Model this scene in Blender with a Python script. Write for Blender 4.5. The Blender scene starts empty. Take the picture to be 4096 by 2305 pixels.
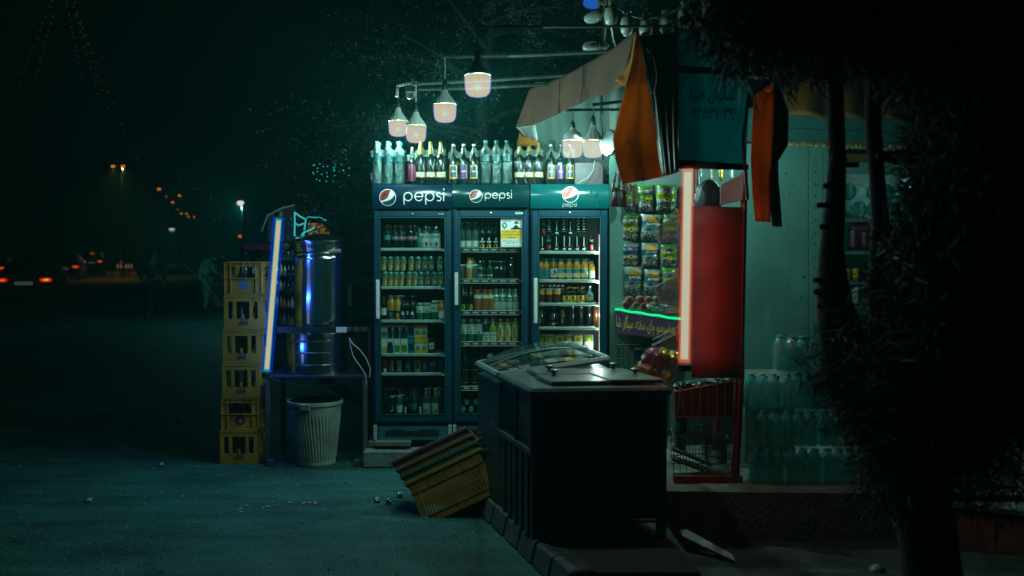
import bpy, bmesh, math, random
from mathutils import Vector, Matrix
random.seed(7)
PI = math.pi
scene = bpy.context.scene
COL = scene.collection
F_PX, CX, CY, CAM_H, HOR = 4000.0, 2048.0, 1152.5, 1.71, 1000.0
PITCH = math.atan((CY - HOR) / F_PX)

# ---------------------------------------------------------------- measuring: photo point + real distance -> real place
def P(px, py, Y):
    u = (px - CX) / F_PX; v = -(py - CY) / F_PX
    d = Vector((u, math.cos(PITCH) + v * math.sin(PITCH), -math.sin(PITCH) + v * math.cos(PITCH)))
    s = Y / d.y
    return Vector((d.x * s, Y, CAM_H + d.z * s))
def G(px, py, z=0.0):
    u = (px - CX) / F_PX; v = -(py - CY) / F_PX
    d = Vector((u, math.cos(PITCH) + v * math.sin(PITCH), -math.sin(PITCH) + v * math.cos(PITCH)))
    s = (z - CAM_H) / d.z
    return Vector((d.x * s, d.y * s, z))

# ---------------------------------------------------------------- materials
MATS = {}
def mat(name, col, rough=0.5, metal=0.0, var=0.25, scale=12.0, bump=0.0, bscale=60.0, emit=None, estr=0.0, coat=0.0, spec=0.5, col2=None):
    if name in MATS: return MATS[name]
    m = bpy.data.materials.new(name); m.use_nodes = True
    nt = m.node_tree; b = nt.nodes['Principled BSDF']
    b.inputs['Roughness'].default_value = rough
    b.inputs['Metallic'].default_value = metal
    b.inputs['Coat Weight'].default_value = coat
    b.inputs['Specular IOR Level'].default_value = spec
    tc = nt.nodes.new('ShaderNodeTexCoord')
    if var > 0 or col2:
        n = nt.nodes.new('ShaderNodeTexNoise'); n.inputs['Scale'].default_value = scale; n.inputs['Detail'].default_value = 6
        r = nt.nodes.new('ShaderNodeValToRGB')
        c2 = col2 or [c * (1 - var) for c in col]
        r.color_ramp.elements[0].position = 0.35; r.color_ramp.elements[1].position = 0.65
        r.color_ramp.elements[0].color = (*c2, 1); r.color_ramp.elements[1].color = (*col, 1)
        nt.links.new(tc.outputs['Object'], n.inputs['Vector'])
        nt.links.new(n.outputs['Fac'], r.inputs['Fac']); nt.links.new(r.outputs['Color'], b.inputs['Base Color'])
    else:
        b.inputs['Base Color'].default_value = (*col, 1)
    if bump > 0:
        n2 = nt.nodes.new('ShaderNodeTexNoise'); n2.inputs['Scale'].default_value = bscale; n2.inputs['Detail'].default_value = 5
        bp = nt.nodes.new('ShaderNodeBump'); bp.inputs['Strength'].default_value = bump; bp.inputs['Distance'].default_value = 0.01
        nt.links.new(tc.outputs['Object'], n2.inputs['Vector'])
        nt.links.new(n2.outputs['Fac'], bp.inputs['Height']); nt.links.new(bp.outputs['Normal'], b.inputs['Normal'])
    if emit:
        b.inputs['Emission Color'].default_value = (*emit, 1); b.inputs['Emission Strength'].default_value = estr
    MATS[name] = m
    return m
def clear_mat(name, tint, fac, rough=0.08, base=(0.3, 0.4, 0.4), bump=0.0, bscale=40.0):
    """thin clear plastic or glass: part of the light passes straight on, the rest meets a glossy skin"""
    if name in MATS: return MATS[name]
    m = bpy.data.materials.new(name); m.use_nodes = True; nt = m.node_tree
    b = nt.nodes['Principled BSDF']; b.inputs['Base Color'].default_value = (*base, 1); b.inputs['Roughness'].default_value = rough
    t = nt.nodes.new('ShaderNodeBsdfTransparent'); t.inputs['Color'].default_value = (*tint, 1)
    mx = nt.nodes.new('ShaderNodeMixShader'); mx.inputs['Fac'].default_value = fac
    out = nt.nodes['Material Output']
    nt.links.new(b.outputs[0], mx.inputs[1]); nt.links.new(t.outputs[0], mx.inputs[2]); nt.links.new(mx.outputs[0], out.inputs['Surface'])
    if bump > 0:
        tc = nt.nodes.new('ShaderNodeTexCoord')
        n2 = nt.nodes.new('ShaderNodeTexNoise'); n2.inputs['Scale'].default_value = bscale; n2.inputs['Detail'].default_value = 3
        bp = nt.nodes.new('ShaderNodeBump'); bp.inputs['Strength'].default_value = bump; bp.inputs['Distance'].default_value = 0.02
        nt.links.new(tc.outputs['Object'], n2.inputs['Vector']); nt.links.new(n2.outputs['Fac'], bp.inputs['Height']); nt.links.new(bp.outputs['Normal'], b.inputs['Normal'])
    MATS[name] = m
    return m
def film_mat(name, tint, gloss, rough=0.12, base=None, fac=0.0, bump=1.0, bscale=24, streak=True, glow=0.0):
    """clear crinkled plastic: light goes through, the skin only adds sharp highlights"""
    if name in MATS: return MATS[name]
    m = clear_mat(name, tint, 1-fac, rough, base or (0.05,0.05,0.05), bump, bscale); nt = m.node_tree; out = nt.nodes['Material Output']
    if streak:
        mp = nt.nodes.new('ShaderNodeMapping'); mp.inputs['Scale'].default_value = (1,1,.10); nz = [n for n in nt.nodes if n.type == 'TEX_NOISE'][0]
        nt.links.new(nz.inputs['Vector'].links[0].from_socket, mp.inputs[0]); nt.links.new(mp.outputs[0], nz.inputs['Vector'])
    if glow:
        tl = nt.nodes.new('ShaderNodeBsdfTranslucent'); tl.inputs['Color'].default_value = (*base,1); mg = nt.nodes.new('ShaderNodeMixShader'); mg.inputs[0].default_value = glow
        mxs = [n for n in nt.nodes if n.type == 'MIX_SHADER'][0]; pr = nt.nodes['Principled BSDF']; nt.links.new(pr.outputs[0], mg.inputs[1]); nt.links.new(tl.outputs[0], mg.inputs[2])
        for l in list(nt.links):
            if l.from_node == pr and l.to_node != mg: nt.links.remove(l)
        tgt = [n for n in nt.nodes if n.type == 'MIX_SHADER' and n != mg][0]; nt.links.new(mg.outputs[0], tgt.inputs[1])
    g = nt.nodes.new('ShaderNodeBsdfGlossy'); g.inputs['Color'].default_value = (*[gloss*c for c in (0.85,1.0,0.95)],1); g.inputs['Roughness'].default_value = rough
    bp = [n for n in nt.nodes if n.type == 'BUMP'][0]; nt.links.new(bp.outputs[0], g.inputs['Normal'])
    a = nt.nodes.new('ShaderNodeAddShader'); src = out.inputs['Surface'].links[0].from_socket
    nt.links.new(src, a.inputs[0]); nt.links.new(g.outputs[0], a.inputs[1]); nt.links.new(a.outputs[0], out.inputs['Surface'])
    return m
def glow_mat(name, col, s=1.0, clear=False):
    """a lit diffuser; clear=True lets the lamp inside shine out through it"""
    if name in MATS: return MATS[name]
    m = bpy.data.materials.new(name); m.use_nodes = True; nt = m.node_tree
    nt.nodes.remove(nt.nodes['Principled BSDF'])
    e = nt.nodes.new('ShaderNodeEmission'); e.inputs[0].default_value = (*col, 1); e.inputs[1].default_value = s
    out = nt.nodes['Material Output']
    if clear:
        t = nt.nodes.new('ShaderNodeBsdfTransparent'); t.inputs[0].default_value = (0.9, 0.9, 0.9, 1)
        a = nt.nodes.new('ShaderNodeAddShader'); nt.links.new(e.outputs[0], a.inputs[0]); nt.links.new(t.outputs[0], a.inputs[1])
        nt.links.new(a.outputs[0], out.inputs['Surface'])
    else:
        nt.links.new(e.outputs[0], out.inputs['Surface'])
    MATS[name] = m
    return m

# ---------------------------------------------------------------- mesh building
def cloth_mat(name, col, trans=0.5, var=.35, scale=3, bump=.2, bscale=180):
    """woven fabric: lit from the front and, in part, glowing when lit from behind"""
    if name in MATS: return MATS[name]
    m = mat(name, col, .85, var=var, scale=scale, bump=bump, bscale=bscale); nt = m.node_tree; b = nt.nodes['Principled BSDF']
    t = nt.nodes.new('ShaderNodeBsdfTranslucent'); mx = nt.nodes.new('ShaderNodeMixShader'); mx.inputs[0].default_value = trans
    src = b.inputs['Base Color'].links[0].from_socket if b.inputs['Base Color'].links else None
    if src: nt.links.new(src, t.inputs['Color'])
    else: t.inputs['Color'].default_value = (*col,1)
    nt.links.new(b.outputs[0], mx.inputs[1]); nt.links.new(t.outputs[0], mx.inputs[2]); nt.links.new(mx.outputs[0], nt.nodes['Material Output'].inputs['Surface'])
    return m
class MB:
    def __init__(s): s.v = []; s.f = []; s.mi = []
    def add(s, vs, fs, mi=0, M=None):
        k = len(s.v)
        for p in vs:
            p = Vector(p); s.v.append(tuple(M @ p) if M else tuple(p))
        for f in fs: s.f.append([i + k for i in f]); s.mi.append(mi)
    def box(s, a, b, mi=0, M=None):
        x0, y0, z0 = a; x1, y1, z1 = b
        s.add([(x0,y0,z0),(x1,y0,z0),(x1,y1,z0),(x0,y1,z0),(x0,y0,z1),(x1,y0,z1),(x1,y1,z1),(x0,y1,z1)],
              [(0,3,2,1),(4,5,6,7),(0,1,5,4),(1,2,6,5),(2,3,7,6),(3,0,4,7)], mi, M)
    def hexa(s, b, t, mi=0):
        s.add(list(b) + list(t), [(0,3,2,1),(4,5,6,7),(0,1,5,4),(1,2,6,5),(2,3,7,6),(3,0,4,7)], mi)
    def lathe(s, prof, n=16, c=(0,0,0), mi=0, M=None):
        vs = []; fs = []
        for r, z in prof:
            for i in range(n):
                a = 2*PI*i/n; vs.append((c[0] + r*math.cos(a), c[1] + r*math.sin(a), c[2] + z))
        for j in range(len(prof)-1):
            for i in range(n):
                i2 = (i+1) % n; fs.append((j*n+i, j*n+i2, (j+1)*n+i2, (j+1)*n+i))
        if prof[0][0] > 1e-6: fs.append(tuple(range(n))[::-1])
        if prof[-1][0] > 1e-6: fs.append(tuple((len(prof)-1)*n+i for i in range(n)))
        s.add(vs, fs, mi, M)
    def tube(s, pts, r, n=8, mi=0, r2=None):
        pts = [Vector(p) for p in pts]; vs = []; fs = []; m = len(pts)
        ref = None
        for k, p in enumerate(pts):
            d = (pts[min(k+1, m-1)] - pts[max(k-1, 0)]).normalized()
            if ref is None: ref = Vector((0,0,1)) if abs(d.z) < 0.9 else Vector((1,0,0))
            a = d.cross(ref); a = a.normalized() if a.length > 1e-6 else Vector((1,0,0))
            b = d.cross(a).normalized(); ref = a.cross(d)
            rr = r[k] if isinstance(r, (list, tuple)) else (r if r2 is None else r + (r2 - r)*k/(m-1))
            for i in range(n):
                t = 2*PI*i/n; vs.append(p + a*math.cos(t)*rr + b*math.sin(t)*rr)
        for k in range(m-1):
            for i in range(n):
                i2 = (i+1) % n; fs.append((k*n+i, (k+1)*n+i, (k+1)*n+i2, k*n+i2))
        fs.append(tuple(range(n))); fs.append(tuple((m-1)*n+i for i in range(n))[::-1])
        s.add(vs, fs, mi)
    def prism(s, poly, y0, y1, mi=0, M=None):
        """x-z outline given real thickness between y0 (towards -y) and y1"""
        n = len(poly)
        vs = [(x, y0, z) for x, z in poly] + [(x, y1, z) for x, z in poly]
        fs = [tuple(range(n)), tuple(range(2*n-1, n-1, -1))] + [(i, i+n, (i+1) % n + n, (i+1) % n) for i in range(n)]
        s.add(vs, fs, mi, M)
    def ribbon(s, pts, w, y0, y1, mi=0, closed=False, M=None):
        """flat stroke of width w in the x-z plane, with thickness"""
        pts = [Vector((p[0], p[1])) for p in pts]; n = len(pts); L = []; R = []
        for i in range(n):
            a = pts[(i-1) % n] if closed or i > 0 else pts[i]; b = pts[(i+1) % n] if closed or i < n-1 else pts[i]
            d = (b - a).normalized(); nn = Vector((-d.y, d.x))*w*0.5
            L.append(pts[i] + nn); R.append(pts[i] - nn)
        for i in range(n if closed else n-1):
            j = (i+1) % n
            s.add([(L[i].x,y0,L[i].y),(L[j].x,y0,L[j].y),(R[j].x,y0,R[j].y),(R[i].x,y0,R[i].y),
                   (L[i].x,y1,L[i].y),(L[j].x,y1,L[j].y),(R[j].x,y1,R[j].y),(R[i].x,y1,R[i].y)],
                  [(0,3,2,1),(4,5,6,7),(0,1,5,4),(2,3,7,6)], mi, M)
    def grid(s, fn, nu, nv, mi=0):
        """sheet: fn(u, v) -> point"""
        vs = [fn(i/nu, j/nv) for j in range(nv+1) for i in range(nu+1)]
        fs = [(j*(nu+1)+i, j*(nu+1)+i+1, (j+1)*(nu+1)+i+1, (j+1)*(nu+1)+i) for j in range(nv) for i in range(nu)]
        s.add(vs, fs, mi)
    def build(s, name, mats, parent=None, loc=(0,0,0), smooth=False, bevel=0.0, solid=0.0, ang=0.7):
        me = bpy.data.meshes.new(name)
        me.from_pydata(s.v, [], s.f)
        mats = mats if isinstance(mats, (list, tuple)) else [mats]
        for m in mats: me.materials.append(m)
        me.polygons.foreach_set('material_index', s.mi)
        if bevel > 0:
            bm = bmesh.new(); bm.from_mesh(me)
            bmesh.ops.bevel(bm, geom=bm.edges[:], offset=bevel, segments=1, affect='EDGES', clamp_overlap=True)
            bm.to_mesh(me); bm.free()
        me.update()
        if smooth:
            me.shade_smooth(); me.set_sharp_from_angle(angle=ang)
        o = bpy.data.objects.new(name, me); COL.objects.link(o); o.location = loc
        if parent: o.parent = parent
        if solid > 0:
            md = o.modifiers.new('thickness', 'SOLIDIFY'); md.thickness = solid; md.offset = 0
        return o

def tag(o, label, cat, group=None):
    o['label'] = label; o['category'] = cat
    if group: o['group'] = group
    return o
def thing(name, label, cat, loc=(0,0,0), rz=0.0, group=None):
    o = bpy.data.objects.new(name, None); COL.objects.link(o); o.location = loc; o.rotation_euler = (0,0,rz)
    o.empty_display_size = 0.1
    return tag(o, label, cat, group)
def kind(o, k): o['kind'] = k; return o
def kids(o): return [c for c in bpy.data.objects if c.parent is o]
CH = {}
def dup(o, parent=None, tree=None):
    """copy of a thing with copies of its parts and sub-parts"""
    c = o.copy(); COL.objects.link(c); c.parent = parent
    if o.name not in CH: CH[o.name] = kids(o)
    for ch in CH[o.name]: dup(ch, c)
    return c

# ---------------------------------------------------------------- writing
AR = {'ا':(0xFE8D,2),'ب':(0xFE8F,4),'پ':(0xFB56,4),'ت':(0xFE95,4),'ج':(0xFE9D,4),'چ':(0xFB7A,4),'د':(0xFEA9,2),'ر':(0xFEAD,2),'ز':(0xFEAF,2),
      'س':(0xFEB1,4),'ش':(0xFEB5,4),'ص':(0xFEB9,4),'ف':(0xFED1,4),'ق':(0xFED5,4),'ک':(0xFB8E,4),'گ':(0xFB92,4),'ل':(0xFEDD,4),'م':(0xFEE1,4),
      'ن':(0xFEE5,4),'ه':(0xFEE9,4),'و':(0xFEED,2),'ی':(0xFBFC,4),'آ':(0xFE81,2)}
def shape_ar(t):
    out = []
    for i, ch in enumerate(t):
        if ch not in AR: out.append(ch); continue
        base, n = AR[ch]
        prev = i > 0 and t[i-1] in AR and AR[t[i-1]][1] == 4
        nxt = i < len(t)-1 and t[i+1] in AR and n == 4
        out.append(chr(base + (3 if prev and nxt else 1 if prev else 2 if nxt else 0)))
    return ''.join(out[::-1])
TXT = {}
def text_data(t, ar=False, keep=False):
    k = (t, ar)
    if k not in TXT:
        c = bpy.data.curves.new('lettering', 'FONT'); c.body = shape_ar(t) if ar and not keep else t; c.resolution_u = 3; c.offset = .012 if ar or ord(t[0]) > 1000 else 0
        o = bpy.data.objects.new('lettering', c); COL.objects.link(o)
        dg = bpy.context.evaluated_depsgraph_get(); dg.update()
        me = bpy.data.meshes.new_from_object(o.evaluated_get(dg))
        vs = [tuple(v.co) for v in me.vertices]; fs = [tuple(p.vertices) for p in me.polygons]
        bpy.data.objects.remove(o); bpy.data.meshes.remove(me)
        xs = [v[0] for v in vs]; ys = [v[1] for v in vs]
        TXT[k] = (vs, fs, min(xs), max(xs), min(ys), max(ys))
    return TXT[k]
def put_text(mb, t, w, h, cx=0, cz=0, y=0, ar=False, keep=False, mi=0, bend=0.0, vert=False, fn=None, slant=0.0):
    """writing fitted into w x h, standing in the x-z plane at depth y, read from -y"""
    vs, fs, x0, x1, y0, y1 = text_data(t, ar, keep)
    sx = w/(x1-x0); sz = h/(y1-y0); out = []
    for v in vs:
        a = (v[0]-(x0+x1)/2)*sx; b = (v[1]-(y0+y1)/2)*sz
        a += b*slant
        if vert: a, b = -b, a
        a += cx; b += cz
        if fn: out.append(fn(a, b)); continue
        if bend: out.append((bend*math.sin(a/bend), -bend*math.cos(a/bend), b))
        else: out.append((a, y, b))
    mb.add(out, fs, mi)
def arc(cx, cz, r, a0, a1, n=14, rz=None):
    return [(cx + r*math.cos(math.radians(a0 + (a1-a0)*i/n)), cz + (rz or r)*math.sin(math.radians(a0 + (a1-a0)*i/n))) for i in range(n+1)]
def soda_word(mb, x, z, u, y, mi=0, w=0.115):
    """the rounded five-letter word of the cooler headers; u = height of a small letter"""
    T = lambda pts, dx: [(x + (p[0]+dx)*u, z + p[1]*u) for p in pts]
    R = lambda pts, dx, cl=False: mb.ribbon(T(pts, dx), w*u, y-0.002, y, mi, cl)
    for dx in (0, 2.5):
        R(arc(0.5, 0.5, 0.47, 180, 540, 24), dx); R([(0.03, -0.42+.092*k) for k in range(11)], dx)
    R(arc(0.5, 0.5, 0.47, 0, 325, 24), 1.25); R([(0.03+.094*k, 0.5) for k in range(11)], 1.25)
    R(arc(0.3, 0.74, 0.23, 40, 270, 10) + arc(0.3, 0.26, 0.25, 90, -140, 10), 3.75)
    R([(0, .1*k) for k in range(11)], 4.6); R([(0, 1.26), (0, 1.44)], 4.6)
def globe(mb, cx, cz, r, y, white, red, blue, ring=True):
    """round emblem: red above, white wave, blue below, thin pale ring"""
    n = 40
    D = lambda a: (math.cos(a), math.sin(a))
    def sector(a0, a1, inner):
        return [D(math.radians(a0 + (a1-a0)*i/22)) for i in range(23)] + inner
    S = lambda pts: [(cx + p[0]*r*0.92, cz + p[1]*r*0.92) for p in pts]
    mb.prism(S([D(2*PI*i/n) for i in range(n)]), y-0.001, y, blue)
    redp = sector(65, 205, [(-0.5,-0.33),(-0.1,-0.12),(0.12,0.2),(0.25,0.55)])
    wh = sector(62, 8, [])[::-1]
    whp = [D(math.radians(t)) for t in (22, 30, 40, 50, 60, 65)] + [(0.25,0.55),(0.12,0.2),(-0.1,-0.12),(-0.5,-0.33)] + [D(math.radians(t)) for t in (205, 212, 220)] + [(-0.35,-0.5),(0.1,-0.4),(0.5,-0.18),(0.75,0.08)]
    mb.prism(S(redp), y-0.0025, y-0.0012, red); mb.prism(S(whp), y-0.0035, y-0.0012, white)
    if ring: mb.ribbon([(cx + r*0.97*D(2*PI*i/n)[0], cz + r*0.97*D(2*PI*i/n)[1]) for i in range(n)], r*0.07, y-0.003, y, white, True)

def lamp(name, loc, col, watts, parent=None, kind_='POINT', size=0.0, rot=None):
    l = bpy.data.lights.new(name, kind_); l.energy = watts; l.color = col
    if kind_ == 'POINT': l.shadow_soft_size = size
    o = bpy.data.objects.new(name, l); COL.objects.link(o); o.location = loc
    if rot: o.rotation_euler = rot
    if parent: o.parent = parent
    return o
HAZE, SKY = 0.0034, 0.002
# ================================================================ materials of the place
asphalt = mat('asphalt', (0.026,0.140,0.118), 0.72, var=0.4, scale=1.6, bump=0.8, bscale=90, spec=0.3, col2=(0.016,0.090,0.078))
nt = asphalt.node_tree; b_ = nt.nodes['Principled BSDF']; tc_ = [n for n in nt.nodes if n.type == 'TEX_COORD'][0]
def _n(t, **k):
    n = nt.nodes.new(t)
    for a, v in k.items(): n.inputs[a].default_value = v
    return n
src_ = b_.inputs['Base Color'].links[0].from_socket
mp_ = _n('ShaderNodeMapping'); mp_.inputs['Scale'].default_value = (1.2,5.0,1); nt.links.new(tc_.outputs['Object'], mp_.inputs[0])
for vec, sc_, lo, hi, amt, c_ in ((mp_.outputs[0],1.3,.42,.62,.55,(0.35,0.42,0.42)),(tc_.outputs['Object'],38,.40,.62,.5,(0.45,0.5,0.5)),(tc_.outputs['Object'],.55,.45,.60,.6,(0.5,0.55,0.55))):
    no_ = _n('ShaderNodeTexNoise', Scale=sc_, Detail=7.0); nt.links.new(vec, no_.inputs['Vector'])
    rr_ = nt.nodes.new('ShaderNodeValToRGB'); rr_.color_ramp.elements[0].position = lo; rr_.color_ramp.elements[1].position = hi
    rr_.color_ramp.elements[0].color = (*c_,1); rr_.color_ramp.elements[1].color = (1.12,1.12,1.12,1); nt.links.new(no_.outputs['Fac'], rr_.inputs[0])
    mx_ = nt.nodes.new('ShaderNodeMix'); mx_.data_type = 'RGBA'; mx_.blend_type = 'MULTIPLY'; mx_.inputs[0].default_value = amt
    nt.links.new(src_, mx_.inputs[6]); nt.links.new(rr_.outputs[0], mx_.inputs[7]); src_ = mx_.outputs[2]
vo_ = _n('ShaderNodeTexVoronoi', Scale=.42); vo_.feature = 'DISTANCE_TO_EDGE'
nd_ = _n('ShaderNodeTexNoise', Scale=2.5, Detail=5.0); nt.links.new(tc_.outputs['Object'], nd_.inputs['Vector'])
ad_ = nt.nodes.new('ShaderNodeMixRGB'); ad_.blend_type = 'ADD'; ad_.inputs[0].default_value = .35; nt.links.new(tc_.outputs['Object'], ad_.inputs[1]); nt.links.new(nd_.outputs['Color'], ad_.inputs[2]); nt.links.new(ad_.outputs[0], vo_.inputs['Vector'])
cr_ = nt.nodes.new('ShaderNodeValToRGB'); cr_.color_ramp.elements[0].position = 0; cr_.color_ramp.elements[1].position = .012; cr_.color_ramp.elements[0].color = (.45,.45,.45,1); nt.links.new(vo_.outputs['Distance'], cr_.inputs[0])
mx_ = nt.nodes.new('ShaderNodeMix'); mx_.data_type = 'RGBA'; mx_.blend_type = 'MULTIPLY'; mx_.inputs[0].default_value = .8; nt.links.new(src_, mx_.inputs[6]); nt.links.new(cr_.outputs[0], mx_.inputs[7]); nt.links.new(mx_.outputs[2], b_.inputs['Base Color'])
road_m = mat('road_asphalt', (0.05,0.05,0.045), 0.7, var=0.4, scale=1.5, bump=0.3, bscale=60)
concrete = mat('concrete', (0.20,0.22,0.19), 0.9, var=0.45, scale=9, bump=0.7, bscale=45)
kerb_m = mat('kerb_stone', (0.09,0.11,0.10), 0.9, var=0.5, scale=6, bump=0.6, bscale=50)
dirt = mat('dirt', (0.05,0.05,0.038), 0.95, var=0.6, scale=7, bump=0.9, bscale=30)
blue_steel = mat('cooler_blue_paint', (0.005,0.045,0.078), 0.33, var=0.25, scale=5, bump=0.04, bscale=20)
liner = mat('cooler_liner', (0.055,0.08,0.076), 0.5, var=0.25, scale=6)
shelf_w = mat('shelf_white', (0.40,0.44,0.41), 0.45, var=0.2, scale=20)
black_p = mat('black_plastic', (0.010,0.013,0.014), 0.35, var=0.3)
dark_steel = mat('dark_steel', (0.03,0.036,0.036), 0.45, metal=0.6, var=0.3)
steel = mat('polished_steel', (0.62,0.70,0.68), 0.19, metal=1.0, var=0.15, scale=8, bump=0.03, bscale=9)
nt = steel.node_tree; b_ = nt.nodes['Principled BSDF']; tc_ = [n for n in nt.nodes if n.type == 'TEX_COORD'][0]
mp_ = nt.nodes.new('ShaderNodeMapping'); mp_.inputs['Scale'].default_value = (1,1,.04); nt.links.new(tc_.outputs['Object'], mp_.inputs[0])
no_ = nt.nodes.new('ShaderNodeTexNoise'); no_.inputs['Scale'].default_value = 26; no_.inputs['Detail'].default_value = 4; nt.links.new(mp_.outputs[0], no_.inputs['Vector'])
bp_ = nt.nodes.new('ShaderNodeBump'); bp_.inputs['Strength'].default_value = .35; bp_.inputs['Distance'].default_value = .01; nt.links.new(no_.outputs['Fac'], bp_.inputs['Height'])
old_ = b_.inputs['Normal'].links[0].from_socket; nt.links.new(old_, bp_.inputs['Normal']); nt.links.new(bp_.outputs[0], b_.inputs['Normal'])
white_p = mat('white_plastic', (0.62,0.63,0.57), 0.4, var=0.12)
paper_w = mat('paper_white', (0.70,0.70,0.63), 0.6, var=0.08)
glass = clear_mat('door_glass', (0.93,1.0,0.98), 0.90, 0.03, (0.001,0.002,0.002))
glass_dk = clear_mat('freezer_glass', (0.75,0.9,0.88), 0.72, 0.05, (0.02,0.04,0.04), bump=0.1, bscale=5)
wrap_m = film_mat('shrink_wrap', (0.97,1.0,0.99), 0.010, 0.10, (0.02,0.03,0.028), 0.02, 0.5, 70)
wrapt_m = film_mat('shrink_wrap_sheen', (0.97,1.0,0.99), 0.10, 0.16, (0.22,0.27,0.25), 0.30, 0.7, 60)  # whitened base puts the highlights between the necks into the colour
wrap2_m = film_mat('pack_film', (0.95,1.0,0.99), 0.16, 0.12, (0.10,0.32,0.33), 0.18, 0.8, 50, True, .5)
water2_m = film_mat('stacked_water_plastic', (0.50,0.85,0.82), 0.13, 0.13, (0.07,0.34,0.36), 0.45, 1.0, 55, False, .6)
water_m = film_mat('water_bottle_plastic', (0.55,0.88,0.84), 0.09, 0.17, (0.012,0.05,0.046), 0.45, 1.0, 60, False)
dark_glass = mat('dark_bottle_glass', (0.004,0.009,0.008), 0.13, var=0.2, coat=0.4)
green_glass = mat('green_bottle_glass', (0.008,0.045,0.022), 0.09, var=0.2, coat=0.4)
pale_glass = clear_mat('pale_bottle_glass', (0.6,0.85,0.8), 0.5, 0.07, (0.09,0.15,0.14))
orange_j = mat('orange_juice', (0.52,0.19,0.025), 0.14, var=0.2, scale=25, coat=0.3)
mango_j = mat('mango_juice', (0.60,0.30,0.03), 0.14, var=0.15, coat=0.3)
brown_j = mat('brown_juice', (0.36,0.13,0.035), 0.14, var=0.25, coat=0.3)
red_j = mat('red_juice', (0.13,0.022,0.018), 0.14, var=0.25, coat=0.3)
lime_j = mat('lime_juice', (0.34,0.30,0.035), 0.14, var=0.2, coat=0.3)
aloe_j = mat('aloe_drink', (0.02,0.15,0.085), 0.14, var=0.25, coat=0.3)
milk_j = mat('milky_drink', (0.42,0.45,0.42), 0.2, var=0.15)
can_teal = mat('can_teal', (0.025,0.20,0.20), 0.22, metal=0.35, var=0.45, scale=70, col2=(0.10,0.32,0.30))
can_blk = mat('can_black', (0.006,0.009,0.010), 0.16, metal=0.3, var=0.2)
can_red = mat('can_red', (0.22,0.012,0.02), 0.2, metal=0.3, var=0.2)
can_pur = mat('can_purple', (0.09,0.012,0.12), 0.2, metal=0.3, var=0.2)
can_blu = mat('can_blue', (0.01,0.07,0.14), 0.2, metal=0.3, var=0.3)
can_yel = mat('can_yellow', (0.42,0.23,0.02), 0.2, metal=0.2, var=0.3)
alu = mat('can_lid', (0.45,0.48,0.46), 0.25, metal=1.0, var=0.1)
gold_f = mat('gold_foil', (0.55,0.29,0.035), 0.28, metal=0.7, var=0.3, scale=40, bump=0.4, bscale=120)
lab_white = mat('label_white', (0.55,0.57,0.52), 0.5, var=0.1, scale=30)
lab_mar = mat('label_maroon', (0.16,0.012,0.06), 0.4, var=0.25, scale=60)
lab_org = mat('label_orange', (0.70,0.30,0.03), 0.4, var=0.2, scale=60)
lab_yel = mat('label_yellow', (0.62,0.36,0.02), 0.4, var=0.15, scale=60)
lab_teal = mat('label_teal', (0.02,0.20,0.21), 0.4, var=0.3, scale=60)
lab_navy = mat('label_navy', (0.008,0.03,0.08), 0.35, var=0.3, scale=60)
lab_pur = mat('label_purple', (0.10,0.012,0.12), 0.4, var=0.3, scale=60)
lab_blk = mat('label_black', (0.008,0.008,0.009), 0.5, var=0.1)
lab_grn = mat('label_green', (0.05,0.26,0.03), 0.35, var=0.4, scale=60)
lab_red = mat('label_red', (0.36,0.016,0.022), 0.4, var=0.1)
cap_w = mat('cap_white', (0.55,0.58,0.54), 0.45, var=0.1)
cap_o = mat('cap_orange', (0.60,0.17,0.015), 0.45, var=0.1)
cap_r = mat('cap_red', (0.28,0.02,0.05), 0.45, var=0.1)
cap_t = mat('cap_teal', (0.05,0.30,0.32), 0.4, var=0.1)
cap_g = mat('cap_gold', (0.45,0.27,0.05), 0.3, metal=0.8, var=0.1)
cap_s = mat('cap_silver', (0.40,0.43,0.42), 0.3, metal=0.9, var=0.1)

# ================================================================ drinks: one of each kind, copied later
def profile(shape, h, r):
    if shape == 'pet':  return [(r*.8,0),(r,.03*h),(r,.30*h),(r*.93,.36*h),(r*.93,.44*h),(r,.5*h),(r,.62*h),(r*.8,.74*h),(r*.46,.86*h),(r*.40,.90*h),(r*.40,.93*h)]
    if shape == 'beer': return [(r*.9,0),(r,.02*h),(r,.55*h),(r*.93,.62*h),(r*.55,.70*h),(r*.40,.78*h),(r*.36,.95*h),(r*.36,.965*h)]
    if shape == 'wide': return [(r*.9,0),(r,.03*h),(r,.62*h),(r*.96,.70*h),(r*.78,.79*h),(r*.60,.85*h),(r*.58,.90*h)]
    if shape == 'flask': return [(r*.85,0),(r,.1*h),(r,.45*h),(r*.7,.6*h),(r*.38,.7*h),(r*.34,.93*h)]
    if shape == 'can':  return [(r*.78,0),(r*.97,.035*h),(r,.06*h),(r,.90*h),(r*.86,.965*h),(r*.86,.985*h),(r*.80,.985*h),(r*.80,.97*h)]
CAPR = {'pet':.45,'beer':.44,'wide':.64,'flask':.42}
def band(mb, r, z0, z1, mi=0, n=18): mb.lathe([(r,z0),(r,z1)], n, mi=mi); 
def patch(mb, r, z0, z1, half, mi=0, oval=False, c=0.0):
    """piece of label on the side that faces -y, wrapped round radius r"""
    if oval:
        n = 14; pts = [(c + half*math.cos(2*PI*i/n), (z0+z1)/2 + (z1-z0)/2*math.sin(2*PI*i/n)) for i in range(n)]
        mb.add([(r*math.sin(a), -r*math.cos(a), z) for a, z in pts], [tuple(range(n))], mi)
    else:
        n = 6
        mb.grid(lambda u, v: (r*math.sin(c-half+2*half*u), -r*math.cos(c-half+2*half*u), z0+(z1-z0)*v), n, 1, mi)
KINDS = {}
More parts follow.
